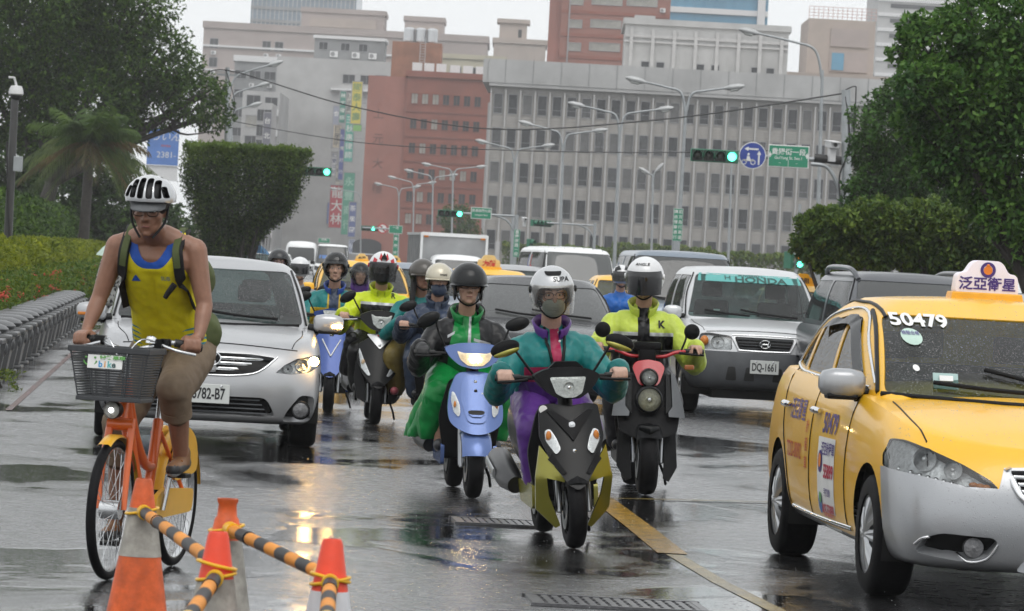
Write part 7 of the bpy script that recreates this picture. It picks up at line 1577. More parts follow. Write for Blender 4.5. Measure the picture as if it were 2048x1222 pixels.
def rider(label,loc,rz,lean,ztop,jm,tm,hel,skin=SKIN,grip=(.325,.94),matfn=None,face=True,arm=(.082,.07,.056),sw=.19,yseat=.95,wr=.0055,seed=0,collar_m=None,head_rz=0,head_rx=0,tmatfn=None,leg=(.095,.085,.07),gloves=None,vox=.0075,sit=.80,knees=.19,bare=False,elbow_out=.325,shoes=None,point=None,cuts=None,hx=0.0,jlow=.80,stamps=None):
 t=thing('person',label,'person',loc,rz,'riders on scooters');t.rotation_euler=(0,lean,rz)
 hc=Vector((hx,yseat-.24,ztop-.165));T=Matrix.Translation(hc)@Matrix.Rotation(head_rz,4,'Z')@Matrix.Rotation(head_rx,4,'X');zs=hc.z-.218;ys=yseat-.15
 gw,gz=grip;B=MB();J=MB();Tr=MB()
 head_geo(B,hc,Matrix.Rotation(head_rz,4,'Z')@Matrix.Rotation(head_rx,4,'X'),neckto=(0,ys+.02,zs-.04))
 pel=Vector((0,yseat,sit));capsule(B,pel,.11,(0,ys+.01,zs-.12),.10);capsule(B,(-.13,ys+.01,zs-.06),.045,(.13,ys+.01,zs-.06),.045)
 for s in (-1,1):capsule(J,(s*.075,yseat-.0,jlow),.145,(s*.085,ys,zs-.13),.135);capsule(J,(s*.06,ys-.06,zs-.16),.11,(s*.05,yseat-.10,jlow+.05),.13)
 capsule(J,(-sw+.08,ys,zs-.075),.085,(sw-.08,ys,zs-.075),.085);capsule(J,(-sw+.04,ys,zs-.085),.072,(sw-.04,ys,zs-.085),.072);capsule(J,(0,ys-.01,zs-.09),.115,(0,ys-.0,zs+.012),.075)
 for s in (-1,1):
  sh=Vector((s*(sw-.005),ys,zs-.095));el=Vector((s*elbow_out,(ys+.37)/2+.07,gz-.085));g=Vector((s*gw,.365,gz));wr_=g+Vector((-s*.0+s*.01,.085,.028))
  capsule(B,sh,.055,el,.045);capsule(B,el,.045,wr_,.027)
  if not gloves:fist(B,g,s,Vector((1,.12*s,0)).normalized(),wr_,point=point if (point and s==point[1])else None)
  capsule(J,sh,arm[0]*.93,el,arm[1]*.95);capsule(J,el,arm[1]*.95,wr_+Vector((0,.015,.0)),arm[2]);capsule(J,el+Vector((0,.02,-.03)),arm[1]*.72,wr_+Vector((0,.02,-.035)),arm[2]*.72);capsule(J,sh.lerp(el,.3)+Vector((-s*.03,.02,-.03)),.07,el+Vector((-s*.035,.05,-.01)),.055)
  hip=pel+Vector((s*.095,0,.0));kn=Vector((s*knees,yseat-.43,.64));an=Vector((s*(knees-.03),yseat-.36,.33));tip=an+Vector((s*.02,-.17,-.005))
  capsule(B,hip,.085,kn,.058);capsule(B,kn,.056,an,.040);capsule(B,an+Vector((0,.02,-.03)),.035,tip,.028)
  capsule(Tr,hip,leg[0]+.03,kn,leg[1]);
  if not bare:capsule(Tr,kn,leg[1]*1.0,an+Vector((0,.01,.03)),leg[2])
  sh_=MB();capsule(sh_,an+Vector((0,.035,-.012)),.045,tip+Vector((0,0,.002)),.040);capsule(sh_,an+Vector((0,.01,.02)),.042,an+Vector((0,0,-.02)),.046);blob('shoe',sh_,shoes or mat('black_shoe',(.015,.015,.016),.4),t,.011,2)
  if gloves:gl=MB();fist(gl,g,s,Vector((1,.12*s,0)).normalized(),wr_);capsule(gl,g+Vector((0,.03,.02)),.048,wr_+Vector((0,.02,.0)),.05);blob('glove',gl,gloves,t,.008,2)
 b=blob('body',B,skin,t,vox,1)
 jj=blob('jacket',J,jm,t,.011,3,wr,15,seed,matfn,None,stamps);tt=blob('trousers',Tr,tm,t,.013,3,wr,13,seed+3,tmatfn)
 if face:face_bits(T,t)
 if collar_m:collar(Matrix.Translation((0,ys-.03,zs+.035))@Matrix.Rotation(.25,4,'X'),t,collar_m)
 h=helmet(T,t,**hel)
 t['_zs']=zs;return t,T,jj,(ys,zs)
def jbvh(o):return bvh_of([o])
UXf,UZf,DFf=(1,0,0),(0,0,1),(0,1,0)
# ---- front rider in the teal and purple raincoat
L1,R1,N1=Vector((.42,22.66,0)),.128,-.075
olive_scooter(L1,R1,N1)
ST1=[([(-.19,.70),(.19,.70),(.19,.90),(-.19,.90)],2),([(-.17,.90),(.165,.90),(.165,.985),(-.17,.985)],1),([(-.022,.98),(.04,.98),(.035,1.25),(-.015,1.25)],1)]
t,T,jj,(ys,zs)=rider('rider in teal, magenta and purple raincoat with silver helmet and mask',L1,R1,N1,1.56,[TEALC,MAGC,PURC],PURC,dict(kind='open',m=HSIL,m2=HBLK,visor=VCLR),SKIN2,stamps=ST1,arm=(.088,.082,.064),collar_m=PURC,seed=1,head_rx=.10,leg=(.10,.095,.08),wr=.006,sw=.19,knees=.155,elbow_out=.335)
spec_glasses(T,t,mat('dark_glasses_frame',(.03,.02,.02),.3))
MK=MB();MK.ell((0,-.045,-.062),(.066,.068,.060),24,16,T);bmk=remesh(MK,.007,1);Ti=T.inverted()
bmesh.ops.delete(bmk,geom=[f for f in bmk.faces if (lambda q:q.y>-.045 or q.z>-.018 or q.z<-.122)(Ti@f.calc_center_median())],context='FACES')
for v in bmk.verts:q=Ti@v.co;v.co=v.co+(T.to_3x3()@Vector((0,-.010-.0025*math.sin(q.z*420),0)))
bm_obj(bmk,'face_mask',mat('pale_green_mask',(.42,.47,.42),.7,var=.08,bump=.3,bs=80),t,60);bmk.free()
for s in (-1,1):MB().tube([T@Vector((s*.055,-.085,-.03)),T@Vector((s*.078,-.02,-.012))],.002,5).build('mask_loop',WTXT,t,60)
h=[o for o in t.children if o.name.startswith('helmet')][0];hb=jbvh([o for o in h.children if o.name.startswith('shell')][0])
fwd=T.to_3x3()@Vector((0,1,0));decal_text(hb,'SUPA',.036,'helmet_lettering',BLK,h,T@Vector((.035,-.5,.098)),T.to_3x3()@Vector((1,0,0)),T.to_3x3()@Vector((0,0,1)),fwd,.02,.002,sx=1.1);decal_poly(hb,rpoly([(-.04,-.010),(.04,-.010),(.05,.012),(-.05,.012)],.01),'helmet_vent',BLK,h,T@Vector((-.005,-.5,.128)),T.to_3x3()@Vector((1,0,0)),T.to_3x3()@Vector((0,0,1)),fwd,.003)
jb=jbvh(jj)
for s in (-1,1):strip(jb,[(.01+s*.055,-1,zs+.03),(.01+s*.05,-1,zs-.06),(.01+s*.03,-1,zs-.17),(.01+s*.018,-1,zs-.26)],DFf,.018,'lanyard',BLK,t,off=.008)
for z in (.0,-.05):q=proj_pt(jb,(.035,-1,zs+z),DFf,.004);MB().ell(tuple(q),(.008,.004,.008),10,6).build('snap_button',WTXT,t,60)
# ---- green poncho rider on the light blue scooter
L2,R2,N2=Vector((-.19,26.93,0)),.115,-.02
blue_scooter(L2,R2,N2)
ST2=[([(-.13,.7),(.11,.7),(.085,1.0),(.07,1.3),(-.05,1.3),(-.085,1.15),(-.12,1.0)],1),([(-.135,1.035),(-.09,1.065),(-.085,1.085),(-.135,1.055)],2),([(.04,1.02),(.16,.99),(.16,1.01),(.04,1.04)],2),([(-.012,.85),(.012,.85),(.03,1.2),(.015,1.2)],2)]
t,T,jj,(ys,zs)=rider('rider in black jacket over a green poncho with black half helmet',L2,R2,N2,1.55,[BLKC,GRNC,STRIP],GRNC,dict(kind='half',m=HBLK),SKIN,stamps=ST2,arm=(.088,.085,.065),collar_m=GRNC,seed=2,leg=(.115,.11,.09),bare=True,wr=.006,sw=.195,gloves=mat('black_glove',(.012,.012,.013),.4,bump=.3),shoes=mat('dark_sandal',(.03,.03,.035),.5),knees=.20)
spec_glasses(T,t,mat('thin_black_frame',(.02,.02,.02),.3),h=.016)
sk=MB()
for s,fl in ((-1,.10),(1,.03)):
 capsule(sk,(s*.20,.50,.66),.10,(s*(.21+fl*.3),.62,.42),.085);capsule(sk,(s*.22,.56,.60),.08,(s*(.22+fl),.85,.34),.06);capsule(sk,(s*.22,.8,.62),.09,(s*(.24+fl),.95,.36),.05)
blob('poncho_skirt',sk,GRNC,t,.013,3,.012,8,5,cut=lambda c:c.z<.36)
hd=MB();capsule(hd,(-.05,ys+.07,zs+.03),.075,(.05,ys+.07,zs+.03),.075);capsule(hd,(.08,ys+.04,zs+.06),.05,(.09,ys+.05,zs-.02),.05);blob('hood',hd,BLKC,t,.012,2,.01,9,6)
# ---- lime jacket, white helmet, red nosed scooter
L3,R3,N3=Vector((1.0,28.5,0)),.05,-.02
red_scooter(L3,R3,N3)
ST3=[([(-.215,.7),(.215,.7),(.215,1.095),(-.215,1.095)],1),([(-.215,1.095),(.215,1.095),(.215,1.12),(-.215,1.12)],2),([(-.042,.8),(.042,.8),(.042,1.35),(-.042,1.35)],1)]
t,T,jj,(ys,zs)=rider('rider in lime and black jacket with white helmet and dark visor',L3,R3,N3,1.65,[LIME,BLKC,STRIP],DARKP,dict(kind='open',m=HWHT,visor=VBLK,m2=HWHT,s=1.06,vz=(-.085,.075)),SKIN,stamps=ST3,grip=(.35,1.0),arm=(.092,.086,.062),collar_m=LIME,seed=4,face=False,head_rx=.10,head_rz=-.25,point=(1,1),sw=.21,elbow_out=.375,leg=(.12,.10,.085))
jb=jbvh(jj);decal_text(jb,'K',.07,'jacket_emblem',BLKC,t,(.125,-1,1.175),UXf,UZf,DFf,.04,.005);decal_text(jb,'Aero Sports',.028,'jacket_print',WTXT,t,(-.115,-1,1.062),UXf,UZf,DFf,.01,.005)
h=[o for o in t.children if o.name.startswith('helmet')][0];hb=jbvh([o for o in h.children if o.name.startswith('shell')][0]);decal_text(hb,'ANGLE',.024,'helmet_lettering',BLK,h,T@Vector((.0,-.5,.125)),T.to_3x3()@Vector((1,0,0)),T.to_3x3()@Vector((0,0,1)),T.to_3x3()@Vector((0,1,0)),.02,.003,sx=1.3)
# ---- neon jacket, white and red helmet, black scooter
L4,R4,N4=Vector((-1.21,37.84,0)),.07,.02
black_scooter(L4,R4,N4)
ST4=[([(-.185,.95),(.185,.95),(.185,1.10),(-.185,1.10)],1),([(-.185,1.10),(.185,1.10),(.185,1.125),(-.185,1.125)],2)]
t,T,jj,(ys,zs)=rider('rider in neon yellow jacket with white and red helmet',L4,R4,N4,1.60,[NEON,BLKC,STRIP],[BLKC,NEON],dict(kind='open',m=HWHT,m2=SRED,visor=VDRK,s=1.06),SKIN,stamps=ST4,grip=(.34,.97),arm=(.095,.09,.066),collar_m=NEON,seed=7,face=True,leg=(.105,.10,.09),sw=.205,elbow_out=.365)
MK=MB();MK.ell((0,-.03,-.075),(.072,.075,.075),22,14,T);blob('black_mask',MK,BLKC,t,.011,2,.004,12,1)
h=[o for o in t.children if o.name.startswith('helmet')][0];hb=jbvh([o for o in h.children if o.name.startswith('shell')][0]);HR=mat('helmet_red_print',(.45,.02,.03),.25)
for s in (-1,1):
 for pts in (((.02,.075),(.045,.10),(.03,.155),(.012,.12)),((.07,.06),(.10,.07),(.09,.11),(.06,.09))):decal_poly(hb,[(s*x,z)for x,z in pts][::s],'helmet_graphic',HR,h,T@Vector((0,-.5,0)),T.to_3x3()@Vector((1,0,0)),T.to_3x3()@Vector((0,0,1)),T.to_3x3()@Vector((0,1,0)),.003)
MB().prism([(-.03,.10),(.03,.10),(.0,.16)],-.16,-.10,'Y',T).build('helmet_peak',HBLK,h,40)
jb=jbvh(jj);decal_text(jb,'R',.065,'jacket_emblem',BLKC,t,(.115,-1,1.19),UXf,UZf,DFf,.03,.005)
for s in (-1,1):dr=MB();capsule(dr,(s*.24,.62,.76),.075,(s*.27,.75,.48),.07);blob('rain_drape',dr,BLKC,t,.013,3,.009,12,2)
# ---- teal and mustard rider on the royal blue scooter
g=G(655,826);L5=Vector((g.x,g.y,0))
plain_scooter('royal blue scooter beside the silver sedan',L5,.04,.0,RBLUE,True)
ST5=[([(-.23,.7),(.23,.7),(.23,1.02),(-.23,1.02)],1),([(-.075,.7),(.075,.7),(.06,1.3),(-.06,1.3)],1),([(-.045,.7),(.045,.7),(.05,1.3),(-.05,1.3)],2)]
t,T,jj,_=rider('rider in teal and mustard jacket with dark grey helmet',L5,.04,0,1.575,[TEALC,YELC,NAVY],DARKP,dict(kind='open',m=HGRY,m2=HBLK,visor=VDRK,visor_down=False),SKIN,stamps=ST5,collar_m=BLUC,seed=9,arm=(.092,.085,.062))
for s in (-1,1):pass
# ---- navy raincoat with champagne helmet and the passenger behind
def at_k(px,k):d_=FPX/k;return Vector((A(px,529+.055*(px-1024),d_).x,d_,0))
L6=at_k(893,222);plain_scooter('dark scooter carrying two people behind the green poncho',L6,.10,0,PLM_)
t,T,jj,(ys,zs)=rider('rider in navy raincoat with champagne half helmet and neck cover',L6,.10,0,1.53,NAVY,NAVY,dict(kind='half',m=HCRM),SKIN,collar_m=NAVY,seed=11,wr=.008,arm=(.092,.088,.066),leg=(.12,.12,.10))
MK=MB();MK.ell((0,-.03,-.080),(.074,.078,.070),22,14,T);blob('neck_cover',MK,NAVY,t,.011,2,.006,12,1)
h=[o for o in t.children if o.name.startswith('helmet')][0];hb=jbvh([o for o in h.children if o.name.startswith('shell')][0]);decal_text(hb,'mini',.034,'helmet_lettering',BLK,h,T@Vector((.03,-.5,.055)),T.to_3x3()@Vector((1,0,0)),T.to_3x3()@Vector((0,0,1)),T.to_3x3()@Vector((0,1,0)),.02,.003,sx=1.1)
t,T,jj,_=rider('passenger with dark brown helmet peering out behind the navy raincoat',L6+Vector((-.16,.42,0)),.10,0,1.56,TEALC,OLVP,dict(kind='half',m=HBRN),SKIN3,seed=12,grip=(.22,.92),hx=0,head_rz=.25,knees=.24,leg=(.11,.105,.10),shoes=mat('pink_shoe',(.40,.10,.12),.5))
hr=MB();capsule(hr,T@Vector((-.07,.02,.0)),.035,T@Vector((-.085,.02,-.22)),.03);capsule(hr,T@Vector((.05,.06,0)),.05,T@Vector((.04,.07,-.2)),.05);blob('hair',hr,HAIR,t,.011,2)
# ---- riders further back
BK=[('rider with glasses under a dark helmet above the silver sedan roof',562,172,1.585,[TEALC,YELC],dict(kind='open',m=HGRY,m2=HBLK),'open',SKIN2,'grey scooter hidden behind the silver sedan',PLM_),('rider in white full helmet between two dark helmets',605,158,1.50,GREYC,dict(kind='full',m=HWHT,visor=VBLK),'full',SKIN,'white scooter hidden behind the teal rider',WHITEP),('rider with purple hood and black helmet behind the neon jacket',728,158,1.475,GREYC,dict(kind='open',m=HBLK,m2=HBLK,visor=VCLR),'open',SKIN2,'silver scooter hidden behind the neon rider',SSIL),('rider in blue with black and white helmet behind the lime jacket',1256,152,1.625,cloth('bright_blue_jacket',(.02,.12,.42)),dict(kind='full',m=HWHT,visor=VBLK),'full',SKIN,'black scooter hidden behind the lime rider',PLB)]
for i,(lab,px,k,zt_,jm,hel,kd,skn,sl,sm_)in enumerate(BK):
 Lq=at_k(px,k*1.02);plain_scooter(sl,Lq,ROADRZ,0,sm_);t,T,jj,(ys,zs)=rider(lab,Lq,ROADRZ,0,zt_,jm,DARKP,hel,skn,seed=20+i,vox=.010,face=(kd=='open'),matfn=(lambda c:1 if c.z<1.05 else 0)if isinstance(jm,list)else None)
 if i==0:spec_glasses(T,t,mat('blue_glasses_frame',(.03,.04,.15),.3))
 if i==2:hd=MB();capsule(hd,T@Vector((-.085,.02,-.02)),.03,T@Vector((-.08,.0,-.17)),.035);capsule(hd,T@Vector((.085,.02,-.02)),.03,T@Vector((.08,.0,-.17)),.035);capsule(hd,T@Vector((0,.06,-.12)),.09,T@Vector((0,.06,-.18)),.10);blob('hood',hd,PURC,t,.012,2,.006,10,1)
 if i==3:
  h=[o for o in t.children if o.name.startswith('helmet')][0];hb=jbvh([o for o in h.children if o.name.startswith('shell')][0])
  for s in (-1,1):decal_poly(hb,[(s*x,z)for x,z in ((.02,.10),(.07,.085),(.11,.05),(.09,.12),(.04,.155))][::s],'helmet_graphic',HBLK,h,T@Vector((0,-.5,0)),T.to_3x3()@Vector((1,0,0)),T.to_3x3()@Vector((0,0,1)),T.to_3x3()@Vector((0,1,0)),.003)
# ------ cyclist on the hire bicycle (local frame: front wheel contact at origin, y to the rear)
ORG=mat('bike_orange_paint',(.72,.13,.02),.3,var=.08,coat=.4);BYEL=mat('bike_yellow_plastic',(.75,.40,.03),.35,var=.08);BSIL=mat('bike_alloy',(.55,.56,.57),.25,.85);BASK=mat('basket_grey_plastic',(.055,.058,.062),.45,spec=.3,var=.1)
LB,RB_=Vector((-1.79,18.83,0)),-.20
def hire_bike():
 t=thing('hire_bicycle','orange hire bicycle with grey basket and yellow mudguards','bicycle',LB,RB_);r=.325
 def wh(y,nm,steer=0):
  h=bpy.data.objects.new(nm,None);COL.objects.link(h);h.parent=t;h.location=(0,y,r);h.rotation_euler=(0,0,steer)
  MB().lathe([(r-.022+.022*math.cos(a),.023*math.sin(a))for a in frange(0,2*PI,11)[:-1]],48,axis='X',closed=True).build('tyre',TYRE,h,60);MB().lathe([(r-.045,-.014),(r-.036,-.014),(r-.036,.014),(r-.045,.014)],48,axis='X',closed=True).build('rim',BSIL,h,40)
  mb=MB()
  for i in range(28):
   a=2*PI*i/28;s=1 if i%2 else -1;b=a+(.35 if (i//2)%2 else -.35);mb.tube([(s*.03,.03*math.cos(b),.03*math.sin(b)),(0,(r-.04)*math.cos(a),(r-.04)*math.sin(a))],.0016,4,cap=False)
  mb.build('spokes',BSIL,h,0,fix=False);mb=MB().tube([(-.045,0,0),(.045,0,0)],.045 if y==0 else.03,16);mb.build('hub',BSIL,h,50)
 wh(0,'front_wheel');wh(1.06,'rear_wheel')
 def guard(y,a0,a1,m,nm):
  V=[];n=20
  for i in range(n+1):
   a=a0+(a1-a0)*i/n;R=r+.02
   for x,q in ((-.032,.965),(-.022,1.0),(.022,1.0),(.032,.965)):V.append((x,y-R*q*math.cos(a),r+R*q*math.sin(a)))
  MB().add(V,[(i*4+j,i*4+j+1,(i+1)*4+j+1,(i+1)*4+j)for i in range(n)for j in range(3)]).build(nm,m,t,80)
 guard(0,rad(62),rad(170),BYEL,'front_mudguard');guard(1.06,rad(10),rad(170),BYEL,'rear_mudguard')
 for s in (-1,1):MB().tube([(s*.062,0,r),(s*.060,.03,r+.22),(s*.050,.10,.74)],[.013,.016,.018],10).build('fork_blade',ORG,t,60)
 MB().tube([(-.062,.095,.715),(.062,.095,.715)],.030,12).build('fork_crown',ORG,t,60);MB().tube([(0,.10,.70),(0,.155,.93)],.026,12).build('head_tube',ORG,t,60)
 MB().tube([(0,.13,.84),(0,.26,.60),(0,.40,.42),(0,.56,.31)],[.030,.032,.032,.03],12,sm=5).build('down_tube',ORG,t,60);MB().tube([(0,.14,.90),(.0,.32,.66),(0,.50,.52),(0,.64,.50)],.024,12,sm=5).build('top_tube',ORG,t,60)
 MB().tube([(0,.56,.30),(0,.70,.72)],.026,12).build('seat_tube',ORG,t,60);MB().tube([(0,.70,.72),(0,.745,.92)],.016,10).build('seat_post',BSIL,t,60)
 for s in (-1,1):MB().tube([(s*.02,.57,.31),(s*.055,1.06,r)],.013,8).build('chain_stay',ORG,t,60);MB().tube([(s*.02,.68,.66),(s*.055,1.06,r)],.011,8).build('seat_stay',ORG,t,60)
 lv=[loop_ctrl(a,y0,y1,.06,[(0,z),(2,z)])for a,y0,y1,z in ((.05,.66,.92,.915),(.10,.62,.95,.93),(.095,.62,.95,.96),(.05,.70,.92,.972))];bm=shell(lv,24,8,[(0,.004)]);bm_obj(bm,'saddle',BLK,t,60);bm.free()
 MB().prism(rpoly([(.50,.26),(1.10,.27),(1.12,.38),(.62,.40),(.48,.36)],.04),.05,.075,'X').build('chain_case',BYEL,t,40);MB().prism(rpoly([(.80,.42),(1.22,.46),(1.18,.62),(.98,.70),(.80,.58)],.08),.045,.062,'X').build('rear_panel',BYEL,t,40);MB().prism(rpoly([(.80,.42),(1.22,.46),(1.18,.62),(.98,.70),(.80,.58)],.08),-.062,-.045,'X').build('rear_panel',BYEL,t,40)
 MB().tube([(.085,.56,.30),(.105,.585,.465)],.012,8).build('crank',BSIL,t,60);MB().tube([(-.085,.56,.30),(-.105,.535,.135)],.012,8).build('crank',BSIL,t,60)
 for x,y,z in ((.15,.585,.468),(-.15,.535,.13)):MB().box((x,y,z),(.09,.10,.022)).build('pedal',BLK,t,0,bevel=.006)
 MB().tube([(0,.155,.92),(0,.165,1.05)],.016,10).build('stem',BSIL,t,60)
 MB().tube([(-.28,.30,1.085),(-.17,.24,1.10),(-.09,.16,1.075),(0,.155,1.05),(.09,.16,1.075),(.17,.24,1.10),(.28,.30,1.085)],.0125,10,sm=6).build('handlebar',BSIL,t,60)
 for s in (-1,1):
  MB().tube([(s*.19,.25,1.10),(s*.305,.31,1.082)],.019,12).build('grip',RUB,t,60);MB().tube([(s*.15,.19,1.085),(s*.22,.185,1.065),(s*.30,.225,1.05)],[.010,.008,.008],8,sm=4).build('brake_lever',BSIL,t,60);MB().box((s*.155,.215,1.095),(.05,.05,.045)).build('lever_clamp',BLK,t,40,bevel=.01);MB().tube([(s*.14,.20,1.09),(s*.08,.08,1.11),(s*.02,.05,1.02),(0,.09,.9)],.004,6,sm=5).build('brake_cable',BSIL,t,60)
 MB().lathe([(0,.035),(.015,.034),(.024,.022),(.026,0),(0,0)],18,Matrix.Translation((.10,.17,1.095))).build('bell',CHROME,t,60);MB().box((.13,.185,1.09),(.04,.04,.05)).build('bell_mount',BLK,t,0)
 M=Matrix.Translation((-.025,.02,.78))@Matrix.Rotation(PI/2,4,'X');h=MB().lathe([(.038,-.06),(.042,0),(.038,.012)],22,M).build('front_lamp',BLK,t,50);MB().lathe([(.038,.008),(.03,.012),(0,.018)],22,M).build('lens',LENSF,h,60);MB().ell((-.025,.004,.78),(.012,.01,.012),10,6).build('bulb',mat('lit_white_bulb',(.9,.9,.9),.3,emit=(1,1,1),es=6),h)
 b=bpy.data.objects.new('basket',None);COL.objects.link(b);b.parent=t;b.location=(0,-.03,0);z0,z1=.835,1.06;hw0,hw1,d0,d1=.145,.185,.10,.13
 def ringpts(f):w=hw0+(hw1-hw0)*f;d=d0+(d1-d0)*f;return w,d,z0+(z1-z0)*f
 n=17
 for i in range(n):
  f=.06+.84*i/(n-1);w,d,z=ringpts(f);MB().box((0,-d,z),(2*w,.006,.0062)).build('slat',BASK,b,0)
  for s in (-1,1):MB().box((s*w,0,z),(.006,2*d,.006)).build('slat',BASK,b,0)
  MB().box((0,d,z),(2*w,.006,.006)).build('slat',BASK,b,0)
 for f,hh in ((1.0,.028),(0.0,.02)):
  w,d,z=ringpts(f)
  for s in (-1,1):MB().box((0,s*d,z),(2*w+.02,.016,hh)).build('rim',BASK,b,0,bevel=.004);MB().box((s*w,0,z-.001),(.016,2*d,hh)).build('rim',BASK,b,0,bevel=.004)
 for x in (-1,-.5,0,.5,1):
  for s in (-1,1):MB().tube([(x*hw0,s*(d0+.004)*.98,z0),(x*hw1,s*(d1-.002)*.98,z1)],.004,5).build('upright',BASK,b,0)
 MB().box((0,0,z0+.004),(2*hw0,2*d0,.008)).build('floor',BASK,b,0)
 sg=MB().box((-.015,-d1-.002,1.005),(.165,.004,.062),rx=-.13).build('sign_plate',WTXT,b,0);GT=mat('print_green',(.12,.35,.08),.5);R=Matrix.Rotation(-.13,4,'X')
 MB().tube([(-.085+.030*math.cos(a),-d1-.005+(1.0+.022*math.sin(a)-1.005)*-.13,1.008+.022*math.sin(a))for a in frange(PI,2*PI,13)],.004,6).build('smile_print',GT,b,60)
 for x in (-.105,-.062):MB().ell((x,-d1-.006,1.023),(.006,.002,.005),10,6).build('smile_print',GT,b)
 for i,(c,m_)in enumerate((('b',(.05,.3,.6)),('i',(.7,.3,.05)),('k',(.1,.45,.45)),('e',(.05,.1,.1)))):text_on('bike_lettering',c,.04,mat('print_%d'%i,m_,.5),b,(-.035+i*.021,-d1-.0075,.993),R,bold=.03)
 text_on('green_lettering','微笑單車',.019,GT,b,(.022,-d1-.0085,1.024),R,bold=.04,sx=1.6)
 return t
hire_bike()
JYEL=cloth('yellow_running_vest',(.70,.60,.015),.6);JBLU=cloth('blue_vest_edge',(.02,.09,.42),.6);SHORT=cloth('brown_cargo_shorts',(.17,.125,.085),.75);GBAG=cloth('olive_backpack',(.085,.105,.04),.7);KBAG=cloth('black_webbing',(.013,.013,.014),.6)
SKC=skinmat('sun_tanned_skin',(.27,.135,.085))
def cyclist():
 t=thing('person','cyclist in yellow vest with white vented helmet and glasses','person',LB,RB_);hc=Vector((.03,.27,1.71));HR=Matrix.Rotation(.08,4,'Z')@Matrix.Rotation(.16,4,'X');T=Matrix.Translation(hc)@HR;B=MB()
 cx=.02;pel=Vector((cx,.82,1.04));ch=Vector((cx,.49,1.49))
 head_geo(B,hc,HR,neckto=(cx,.42,1.59))
 for s in (-1,1):capsule(B,pel+Vector((s*.055,0,0)),.098,ch+Vector((s*.068,0,-.04)),.098);capsule(B,(cx+s*.04,.42,1.59),.060,(cx+s*.175,.44,1.54),.054)
 capsule(B,(cx-.11,.45,1.485),.088,(cx+.11,.45,1.485),.088)
 wr_={}
 for s in (-1,1):
  sh=Vector((cx+s*.188,.44,1.532));el=Vector((cx+s*.262,.43,1.285))if s<0 else Vector((cx+s*.25,.44,1.28));g=Vector((s*.262,.285,1.088));w=g+Vector((s*.012,.075,.045))
  capsule(B,sh,.060,sh.lerp(el,.45),.050);capsule(B,sh.lerp(el,.45),.050,el,.039);capsule(B,el,.040,el.lerp(w,.35),.040);capsule(B,el.lerp(w,.35),.040,w,.026);fist(B,g,s,Vector((1,.45*s,-.1*s)).normalized(),w)
 hip={s:pel+Vector((s*.10,-.02,-.04))for s in (-1,1)};kn={1:Vector((cx+.135,.40,.88)),-1:Vector((cx-.14,.46,.70))};an={1:Vector((.15,.60,.555)),-1:Vector((-.15,.60,.225))}
 S=MB()
 for s in (-1,1):
  capsule(B,hip[s],.085,kn[s],.058);capsule(B,kn[s],.056,kn[s].lerp(an[s],.4)+Vector((0,.02,0)),.055);capsule(B,kn[s].lerp(an[s],.4)+Vector((0,.02,0)),.055,an[s],.036)
  foot=an[s]+Vector((s*.005,-.14,-.055));capsule(B,an[s]+Vector((0,.03,-.035)),.034,foot,.028)
  capsule(S,hip[s]+Vector((0,0,.03)),.112,hip[s].lerp(kn[s],.6),.098);capsule(S,hip[s].lerp(kn[s],.6),.098,kn[s]+Vector((0,0,.0)),.084);capsule(S,kn[s],.080,kn[s].lerp(an[s],.32),.072)
  sh_=MB();capsule(sh_,an[s]+Vector((0,.040,-.028)),.042,foot+Vector((0,.0,.0)),.038);capsule(sh_,an[s]+Vector((0,.012,.02)),.043,an[s]+Vector((0,0,-.03)),.046)
  blob('shoe',sh_,[mat('black_shoe',(.015,.015,.016),.4),mat('brown_shoe',(.18,.085,.035),.6),mat('white_sole',(.5,.5,.48),.5)],t,.0095,2,matfn=lambda c,a=an[s]:2 if c.z<a.z-.075 else (1 if c.z>a.z-.035 and c.y<a.y+.01 else 0));MB().tube([an[s]+Vector((-.03,-.06,-.01)),an[s]+Vector((.03,-.08,-.015)),an[s]+Vector((-.03,-.10,-.028)),an[s]+Vector((.03,-.11,-.03))],.004,5).build('laces',mat('lace_orange',(.4,.15,.04),.6),t,60)
 blob('body',B,SKC,t,.007,1)
 capsule(S,pel+Vector((-.07,.02,.02)),.135,pel+Vector((.07,.02,.02)),.135)
 blob('shorts',S,SHORT,t,.012,3,.007,13,3)
 for s in (-1,1):p=kn[s].lerp(an[s],.34);d_=(an[s]-kn[s]).normalized();MB().tube([p-d_*.02,p+d_*.02],.074,18).build('rolled_cuff',SHORT,t,60)
 V=MB()
 for s in (-1,1):
  capsule(V,pel+Vector((s*.068,-.02,.02)),.116,pel.lerp(ch,.5)+Vector((s*.058,-.02,0)),.108);capsule(V,pel.lerp(ch,.5)+Vector((s*.058,-.02,0)),.108,ch+Vector((s*.07,-.01,-.05)),.110);capsule(V,ch+Vector((s*.09,-.02,-.02)),.095,(cx+s*.104,.445,1.548),.078)
 capsule(V,(cx-.09,.45,1.475),.098,(cx+.09,.45,1.475),.098)
 nk=[(cx-.098,1.72),(cx-.082,1.60),(cx-.066,1.53),(cx-.036,1.48),(cx,1.466),(cx+.036,1.48),(cx+.066,1.53),(cx+.082,1.60),(cx+.098,1.72)];nk=[tuple(v)for v in spline([Vector((a,b))for a,b in nk],24)]
 tk=[(cx+(a-cx)*1.25+(.02 if a>cx else -.02),b-.030)for a,b in nk]
 bmv=remesh(V,.0105,3);wrinkle(bmv,.005,12,2);FV=lambda c,n:n.y<.3 and c.y<.52
 for f in stamp(bmv,tk,'y',FV):f.material_index=1
 bmesh.ops.delete(bmv,geom=stamp(bmv,nk,'y',FV),context='FACES')
